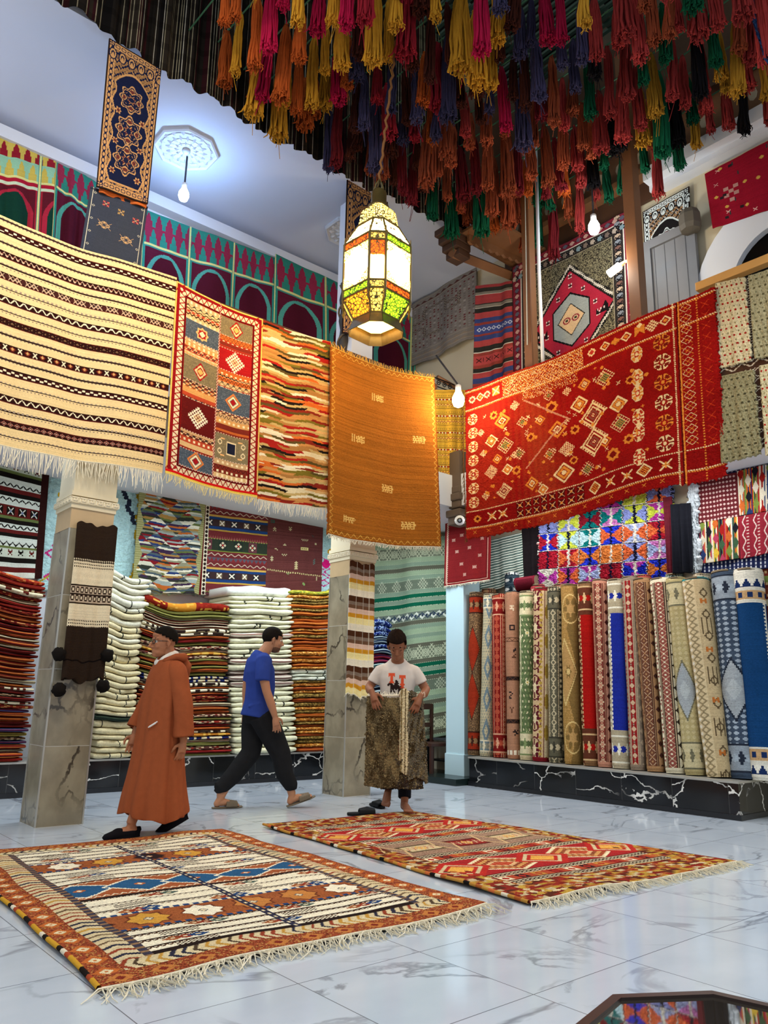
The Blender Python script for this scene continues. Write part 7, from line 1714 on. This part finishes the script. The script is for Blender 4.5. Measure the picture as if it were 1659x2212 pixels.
b.tube([(-.045, -.185, 1.385), (-.06, -.235, 1.24), (-.03, -.26, 1.10), (.02, -.265, .98), Rw], [.055, .050, .042, .042, .028], 12); b.tube([(-.045, .185, 1.385), (-.09, .23, 1.24), (-.10, .25, 1.10), (-.09, .255, 1.0), Lw], [.055, .050, .042, .040, .028], 12)
hand(b, Rw, (.22, 0, -1), (0, 1, .1), (1, .15, 0), .55, 1.0); hand(b, Lw, (.1, 0, -1), (0, -1, .1), (1, 0, 0), .6, 1.0)
baked('body', b, S2, .0056, 3, root)
BL = FABR('blue_tshirt_cloth', '#2c3f86', 18, .86, 1.12)
m = MB(); m.tube([(-.055, 0, .845), (-.045, 0, .90), (-.03, 0, 1.0), (-.02, 0, 1.14), (-.035, 0, 1.30), (-.05, 0, 1.39), (-.045, 0, 1.445), (-.03, 0, 1.475)], [(.185, .150), (.180, .145), (.172, .138), (.180, .142), (.205, .140), (.185, .112), (.115, .085), (.075, .07)], 26)
for s in (-1, 1): m.tube([(-.04, s*.12, 1.41), (-.05, s*.185, 1.385), (-.065, s*.225, 1.28), (-.07, s*.243, 1.19)], [.07, .082, .075, .073], 16)
for i in range(7): a = i/7; m.tube([(-.16+.02*i, -.11+.03*i, .95+.05*(i % 3)), (-.06+.03*i, -.17+.01*i, .98+.05*(i % 3))], .012, 6)
baked('tshirt', m, BL, .0075, 8, root)
TR = FABR('dark_trousers_cloth', '#1f1f20', 15, .8, 1.25)
m = MB(); m.tube([(-.04, 0, .93), (-.035, 0, .87), (-.03, 0, .80)], [(.165, .13), (.175, .14), (.15, .12)], 20)
for (hip, kn, an) in legs:
    m.tube([(hip[0], hip[1], .88), ((hip[0]*.5+kn[0]*.5), kn[1], (hip[2]+kn[2])/2), kn, ((kn[0]+an[0])/2-.02, kn[1], (kn[2]+an[2])/2), (an[0]-.012, an[1], an[2]+.075), (an[0]-.005, an[1], an[2]+.04)], [(.115, .132), (.106, .122), (.092, .100), (.080, .088), (.064, .068), (.048, .050)], 18)
    for q in range(3): m.tube([(an[0]-.02-.055, an[1], an[2]+.06+.035*q), (an[0]+.03, an[1]-.04, an[2]+.055+.035*q)], .012, 6)
baked('trousers', m, TR, .008, 8, root)
HR = solid('dark_hair', '#15100d', .85, vscale=60, lo=.6, hi=1.5); hair_shell(root, HM, 'hair', HR, lambda p: p[2] > .058 or (p[0] < .028 and p[2] > .0 and abs(p[1]) > .03) or (p[0] < -.035 and p[2] > -.05), (.108, .085, .100), (-.014, 0, .038), .015, 2)
hair_shell(root, HM, 'beard', solid('beard_hair', '#5e4232', .9, vscale=80, lo=.6, hi=1.5), lambda p: p[2] < -.066 and p[0] > .0 and not (p[0] > .078 and abs(p[1]) < .024 and p[2] > -.082), (.063, .053, .057), (.030, 0, -.068), .02, 3)
face_bits(root, HM, HR)
SL = solid('taupe_slipper', '#6a5c48', .7)
for (an, dr, pt) in (((.335, -.075, .125), (1, -.06, 0), -.30), ((-.33, .07, .10), (1, .05, 0), 0.0)):
    A = Vector(an); f = Vector(dr).normalized(); lat = Vector((-f.y, f.x, 0)); Rm = Matrix.Rotation(pt, 3, lat); Pp = lambda a, b_, c_: A+Rm @ (f*a+lat*b_+Vector((0, 0, c_)))
    m = MB(); m.tube([Pp(-.08, 0, -.092), Pp(-.03, 0, -.092), Pp(.08, 0, -.092), Pp(.16, 0, -.092), Pp(.215, 0, -.088)], [(.030, .009), (.042, .010), (.045, .010), (.050, .010), (.026, .009)], 14); sl = baked('slipper', m, SL, .005, 2, root)
    m = MB()
    for k in range(5): t = .055+k*.022; m.tube([Pp(t, .048, -.085), Pp(t+.004, .044, -.050), Pp(t+.006, .0, -.022-.004*k), Pp(t+.004, -.044, -.050), Pp(t, -.048, -.085)], [(.008, .015)]*5, 8)
    baked('slipper_band', m, SL, .005, 2, sl)

# ------------------------------------------------------------------ man in the printed white t-shirt, bending over the rug he carries
F3 = (-.66, -.75); yw = math.atan2(F3[1], F3[0]); root = empty('person', (5.13, 5.80, 0), yw)
tag(root, 'barefoot man in printed white t-shirt looking down at the furry rug he holds', 'person')
S3 = skin('skin_brown', '#8a5639'); HM = head_M((.15, -.01, 1.545), .05, .62, 0.05, .99)
b = MB(); head(b, HM, 1.0, 1.0)
b.tube([(.0, 0, 1.34), (.05, 0, 1.42), (.095, 0, 1.47), (.125, 0, 1.51)], [.085, .062, .058, .06], 14)
b.tube([(-.02, 0, .86), (-.015, 0, .98), (.0, 0, 1.15), (.01, 0, 1.28), (.02, 0, 1.37)], [(.12, .09), (.12, .09), (.13, .09), (.135, .085), (.075, .06)], 16)
legs = [((-.02, .085, .90), (.01, .085, .50), (.015, .085, .115)), ((-.02, -.085, .90), (.10, -.08, .52), (-.06, -.075, .235))]
for hip, kn, an in legs: b.tube([hip, ((hip[0]+kn[0])/2, kn[1], (hip[2]+kn[2])/2), kn, ((kn[0]+an[0])/2-.015, kn[1], (kn[2]+an[2])/2+.04), an], [.070, .070, .055, .052, .036], 12)
foot(b, (.015, .085, .118), (1, .22, 0), 0.0); foot(b, (-.06, -.075, .235), (1, -.2, 0), .62)
Rw, Lw = (.275, -.235, 1.105), (.275, .215, 1.07)
b.tube([(.01, -.150, 1.315), (.0, -.222, 1.235), (.02, -.272, 1.15), (.15, -.262, 1.125), Rw], [.042, .045, .044, .040, .027], 12); b.tube([(.01, .150, 1.315), (.0, .222, 1.235), (.02, .28, 1.14), (.15, .258, 1.10), Lw], [.042, .045, .044, .040, .027], 12)
hand(b, Rw, (.30, .30, -.90), (-.9, .3, -.2), (.1, 1, .2), .35, 1.05); hand(b, Lw, (.30, -.35, -.85), (-.9, -.3, -.2), (.1, -1, .2), .6, 1.05)
baked('body', b, S3, .0056, 3, root)
WT = FABR('white_tshirt_cloth', '#d2c6ba', 14, .9, 1.06)
m = MB(); m.tube([(-.03, 0, .865), (-.02, 0, .93), (-.005, 0, 1.02), (.0, 0, 1.14), (.01, 0, 1.25), (.014, 0, 1.325), (.024, 0, 1.368), (.036, 0, 1.398), (.046, 0, 1.412)], [(.170, .142), (.164, .137), (.160, .133), (.166, .136), (.182, .132), (.178, .118), (.14, .10), (.098, .084), (.082, .077)], 26)
for s in (-1, 1): m.tube([(.014, s*.11, 1.325), (.01, s*.165, 1.305), (.004, s*.208, 1.25), (.0, s*.232, 1.20)], [.066, .070, .066, .068], 16)
for k in range(5): m.tube([(.12, -.12+.05*k, 1.0+.03*(k % 2)), (.135, -.10+.05*k, 1.14)], .010, 6)
shirt = baked('tshirt', m, WT, .0075, 14, root)
# print on the chest: two orange T letters over a dark horseman, laid on the cloth
bv = BVHTree.FromPolygons([v.co.copy() for v in shirt.data.vertices], [tuple(p.vertices) for p in shirt.data.polygons])
def print_patch(name, bitmap, cell, y0, z0, mat):
    m = MB()
    for j, row in enumerate(bitmap):
        for i, ch in enumerate(row):
            if ch == '.': continue
            q = []
            for dy, dz in ((0, 0), (1, 0), (1, 1), (0, 1)):
                y, z = y0+(i+dy)*cell, z0-(j+dz)*cell; h_ = bv.ray_cast(Vector((.6, y, z)), Vector((-1, 0, 0))); p = h_[0] if h_[0] is not None else Vector((.13, y, z)); q.append(p+Vector((.0022, 0, 0)))
            m.face(q)
    bmesh.ops.remove_doubles(m.bm, verts=m.bm.verts, dist=.0004); return m.build(name, mat, shirt)
OP = solid('orange_print', '#d84a1c', .8); DP = solid('dark_print', '#2a1c1a', .85)
tee = ["XXXXXXX", "XXXXXXX", "XXXXXXX", "X.XXX.X", "..XXX..", "..XXX..", "..XXX..", "..XXX..", "..XXX..", ".XXXXX.", ".XXXXX."]
print_patch('printed_letter', tee, .0088, -.085, 1.290, OP); print_patch('printed_letter', tee+["..XXX..", "..XXX..", ".XXXXX."], .0088, .018, 1.272, OP)
print_patch('printed_horseman', ["........XX......", "........XXX.....", "..XX....XXX.....", ".XXXX..XXXXX....", "XXXXXX.XXXX.....", "XX.XXXXXXXXX....", "...XXXXXXXXXXXX.", "...XXXXXXXXXXXXX", "...XXXXXXXXXXXXX", "...XXXX.XX.XXX.X", "...XX.X....XX.X.", "...XX.XX...XX.X.", "...XX..X...X..X.", "...X...X...X..X."], .0094, -.095, 1.225, DP)
m = MB()
JE = FABR('navy_trousers_cloth', '#14151c', 15, .8, 1.3)
m.tube([(-.03, 0, .93), (-.025, 0, .87), (-.02, 0, .80)], [(.165, .13), (.17, .135), (.15, .12)], 20)
for (hip, kn, an) in legs: m.tube([(hip[0], hip[1], .88), ((hip[0]*.5+kn[0]*.5), kn[1], (hip[2]+kn[2])/2), kn, ((kn[0]+an[0])/2-.02, kn[1], (kn[2]+an[2])/2), (an[0]-.012, an[1], an[2]+.04), (an[0]-.006, an[1], an[2]+(.025 if an[2] < .2 else -.03))], [(.108, .120), (.094, .10), (.076, .08), (.066, .07), (.062, .064), (.062, .064)], 18)
baked('trousers', m, JE, .008, 7, root)
CH = solid('curly_hair', '#1c120d', .95, vscale=70, lo=.5, hi=1.7); hair_shell(root, HM, 'hair', CH, lambda p: p[2] > .082 or (p[0] < .015 and p[2] > .015 and abs(p[1]) > .03) or (p[0] < -.035 and p[2] > -.045), (.118, .092, .118), (-.016, 0, .042), .10, 5, 56)
face_bits(root, HM, solid('dark_hair', '#15100d', .85), eye=False)
m = MB()
for s in (-1, 1): m.tube([HM @ Vector((.078, s*.018, .002)), HM @ Vector((.0845, s*.031, -.004)), HM @ Vector((.074, s*.044, .002))], .0022, 5)
m.build('eyelashes', solid('dark_hair', '#15100d', .85), root, True)
# ------------------------------------------------------------------ the furry rug he holds, folded in two
def fur_cv(w, h, seed, base='#5e5038'):
    c = Cv(w, h, base, seed); n = sum(np.sin(c.X*fx+c.Y*fy+p_) for fx, fy, p_ in c.r.uniform(-.45, .45, (7, 3))*[1, .5, 8])+c.r.normal(0, 1.0, c.X.shape); c.put(n > 1.7, '#7d6a48'); c.put(n < -1.7, '#453722'); c.speck('#94825c', .07); c.abrash(.10, .15); return c
def path_cloth(name, cv, path, z0, z1, fl=0., rough=.0, seed=0, parent=None, mat=None, thick=.02, zfun=None):
    pts = np.array(path, float); seg = np.r_[0, np.cumsum(np.linalg.norm(np.diff(pts, axis=0), axis=1))]; seg /= seg[-1]
    def P(U, V):
        x = np.interp(U, seg, pts[:, 0]); y = np.interp(U, seg, pts[:, 1]); z = z0+(z1-z0)*V; rr = np.random.default_rng(seed); k = 1+fl*V
        x = x+.012*np.sin(9*V+7*U); zz = z+(zfun(U, V) if zfun else 0); n = rr.normal(0, rough, (3,)+U.shape)
        return np.stack([x+n[0], y*k+n[1], zz+n[2]], -1)
    o = link(name, cloth_mesh(name, cv, P, mat or SHAG), None, parent); solidify(o, thick); return o
hr = empty('held_rug', (5.13, 5.80, 0), yw); tag(hr, 'brown furry rug folded in two and held up by the man in the white t-shirt', 'rug')
path_cloth('fur_panel', fur_cv(60, 120, 90), [(.245, -.285), (.26, -.20), (.275, -.10), (.285, .03)], 1.075, .27, .02, .0022, 1, hr, zfun=lambda U, V: -.02*np.sin(3*U)*V-.015*np.sin(2*U)*(1-V))
bk_ = Cv(26, 120, '#d8c69c', 91); bk_.vs(0, 2, '#8a3a20'); bk_.vs(9, 12, '#8a7448'); bk_.vs(18, 20, '#5a4628'); bk_.abrash(.1, .1)
path_cloth('folded_edge', bk_, [(.275, .02), (.315, .04), (.33, .075), (.315, .105)], 1.11, .42, .03, .002, 2, hr, zfun=lambda U, V: .03*np.sin(3*U)*(1-V)-.05*U*V)
path_cloth('fur_flap', fur_cv(50, 110, 92, '#6c6352'), [(.315, .09), (.295, .14), (.27, .20), (.24, .245)], 1.10, .32, .22, .0025, 3, hr, zfun=lambda U, V: .02*np.sin(5*U)*(1-V)+.03*np.sin(4*U)*V)
path_cloth('fur_underside', fur_cv(44, 40, 93, '#4a4038'), [(.275, .0), (.30, .06), (.28, .15), (.25, .22)], .50, .25, .15, .003, 4, hr)
m = MB(); rgx = random.Random(8)
for i in range(44):
    y = -.27+.53*i/43; x = .27; m.tube([(x, y, 1.07), (x-.02, y+rgx.gauss(0, .004), 1.075+rgx.uniform(.015, .03)), (x-.03, y+rgx.gauss(0, .01), 1.08+rgx.uniform(.02, .04))], [.004, .003, .002], 3)
m.tube([(.252, -.28, 1.075), (.27, 0, 1.08), (.26, .24, 1.09)], .008, 5); m.build('fringe', WOOLW, hr)
# ------------------------------------------------------------------ his two black slides left on the floor
def slide(px, py, ang, lab):
    p = at(px, py, 'Z', 0.0); t = empty('slide_sandal', (p[0], p[1], 0), ang); tag(t, lab, 'sandal', None); M_ = solid('black_rubber', '#0d0e11', .7, spec=.2)
    b = MB(); b.tube([(-.13, 0, .016), (-.09, 0, .016), (0, 0, .018), (.08, 0, .016), (.135, 0, .014)], [(.024, .014), (.042, .016), (.040, .016), (.050, .015), (.026, .012)], 14); baked('sole', b, M_, .006, 2, t)
    b = MB()
    for k in range(7): x = -.01+k*.02; b.tube([(x, .050, .02), (x+.003, .046, .050), (x+.004, 0, .074-.005*abs(k-3)), (x+.003, -.046, .050), (x, -.050, .02)], [(.009, .017)]*5, 8)
    baked('strap', b, M_, .006, 3, t); return t
slide(780, 1762, math.atan2(-.66, .75)+.15, 'black slide sandal lying sideways nearer the red floor kilim')
slide(814, 1744, yw+.5, 'black slide sandal pointing away behind the other sandal')
# ------------------------------------------------------------------ labels of parts that look different from the rest of their thing
PL = dict(robe='rust brown robe', knitted_cap='black knitted cap', shirt_collar='white shirt collar', glasses='dark framed glasses', pocket_pen='white pen at the pocket', trousers='dark trousers', hair='dark hair', beard='short dark beard', printed_letter='orange printed letter', printed_horseman='dark printed horseman',
          folded_edge='cream folded edge', fur_flap='greyer furry flap', glass_top='glossy glass top', top_pane='pierced coloured pane strip', main_pane='lit cream glass pane', bottom_pane='lit glass pane', cord='dark cord', pompom='black wool pompom', lens='glass lens', side_binding='striped side binding', fringe='wool fringe', loafer='black suede loafer', slipper='taupe slipper')
for o in bpy.data.objects:
    if o.parent is not None and o.type == 'MESH' and o.name.split('.')[0] in PL: o['label'] = PL[o.name.split('.')[0]]
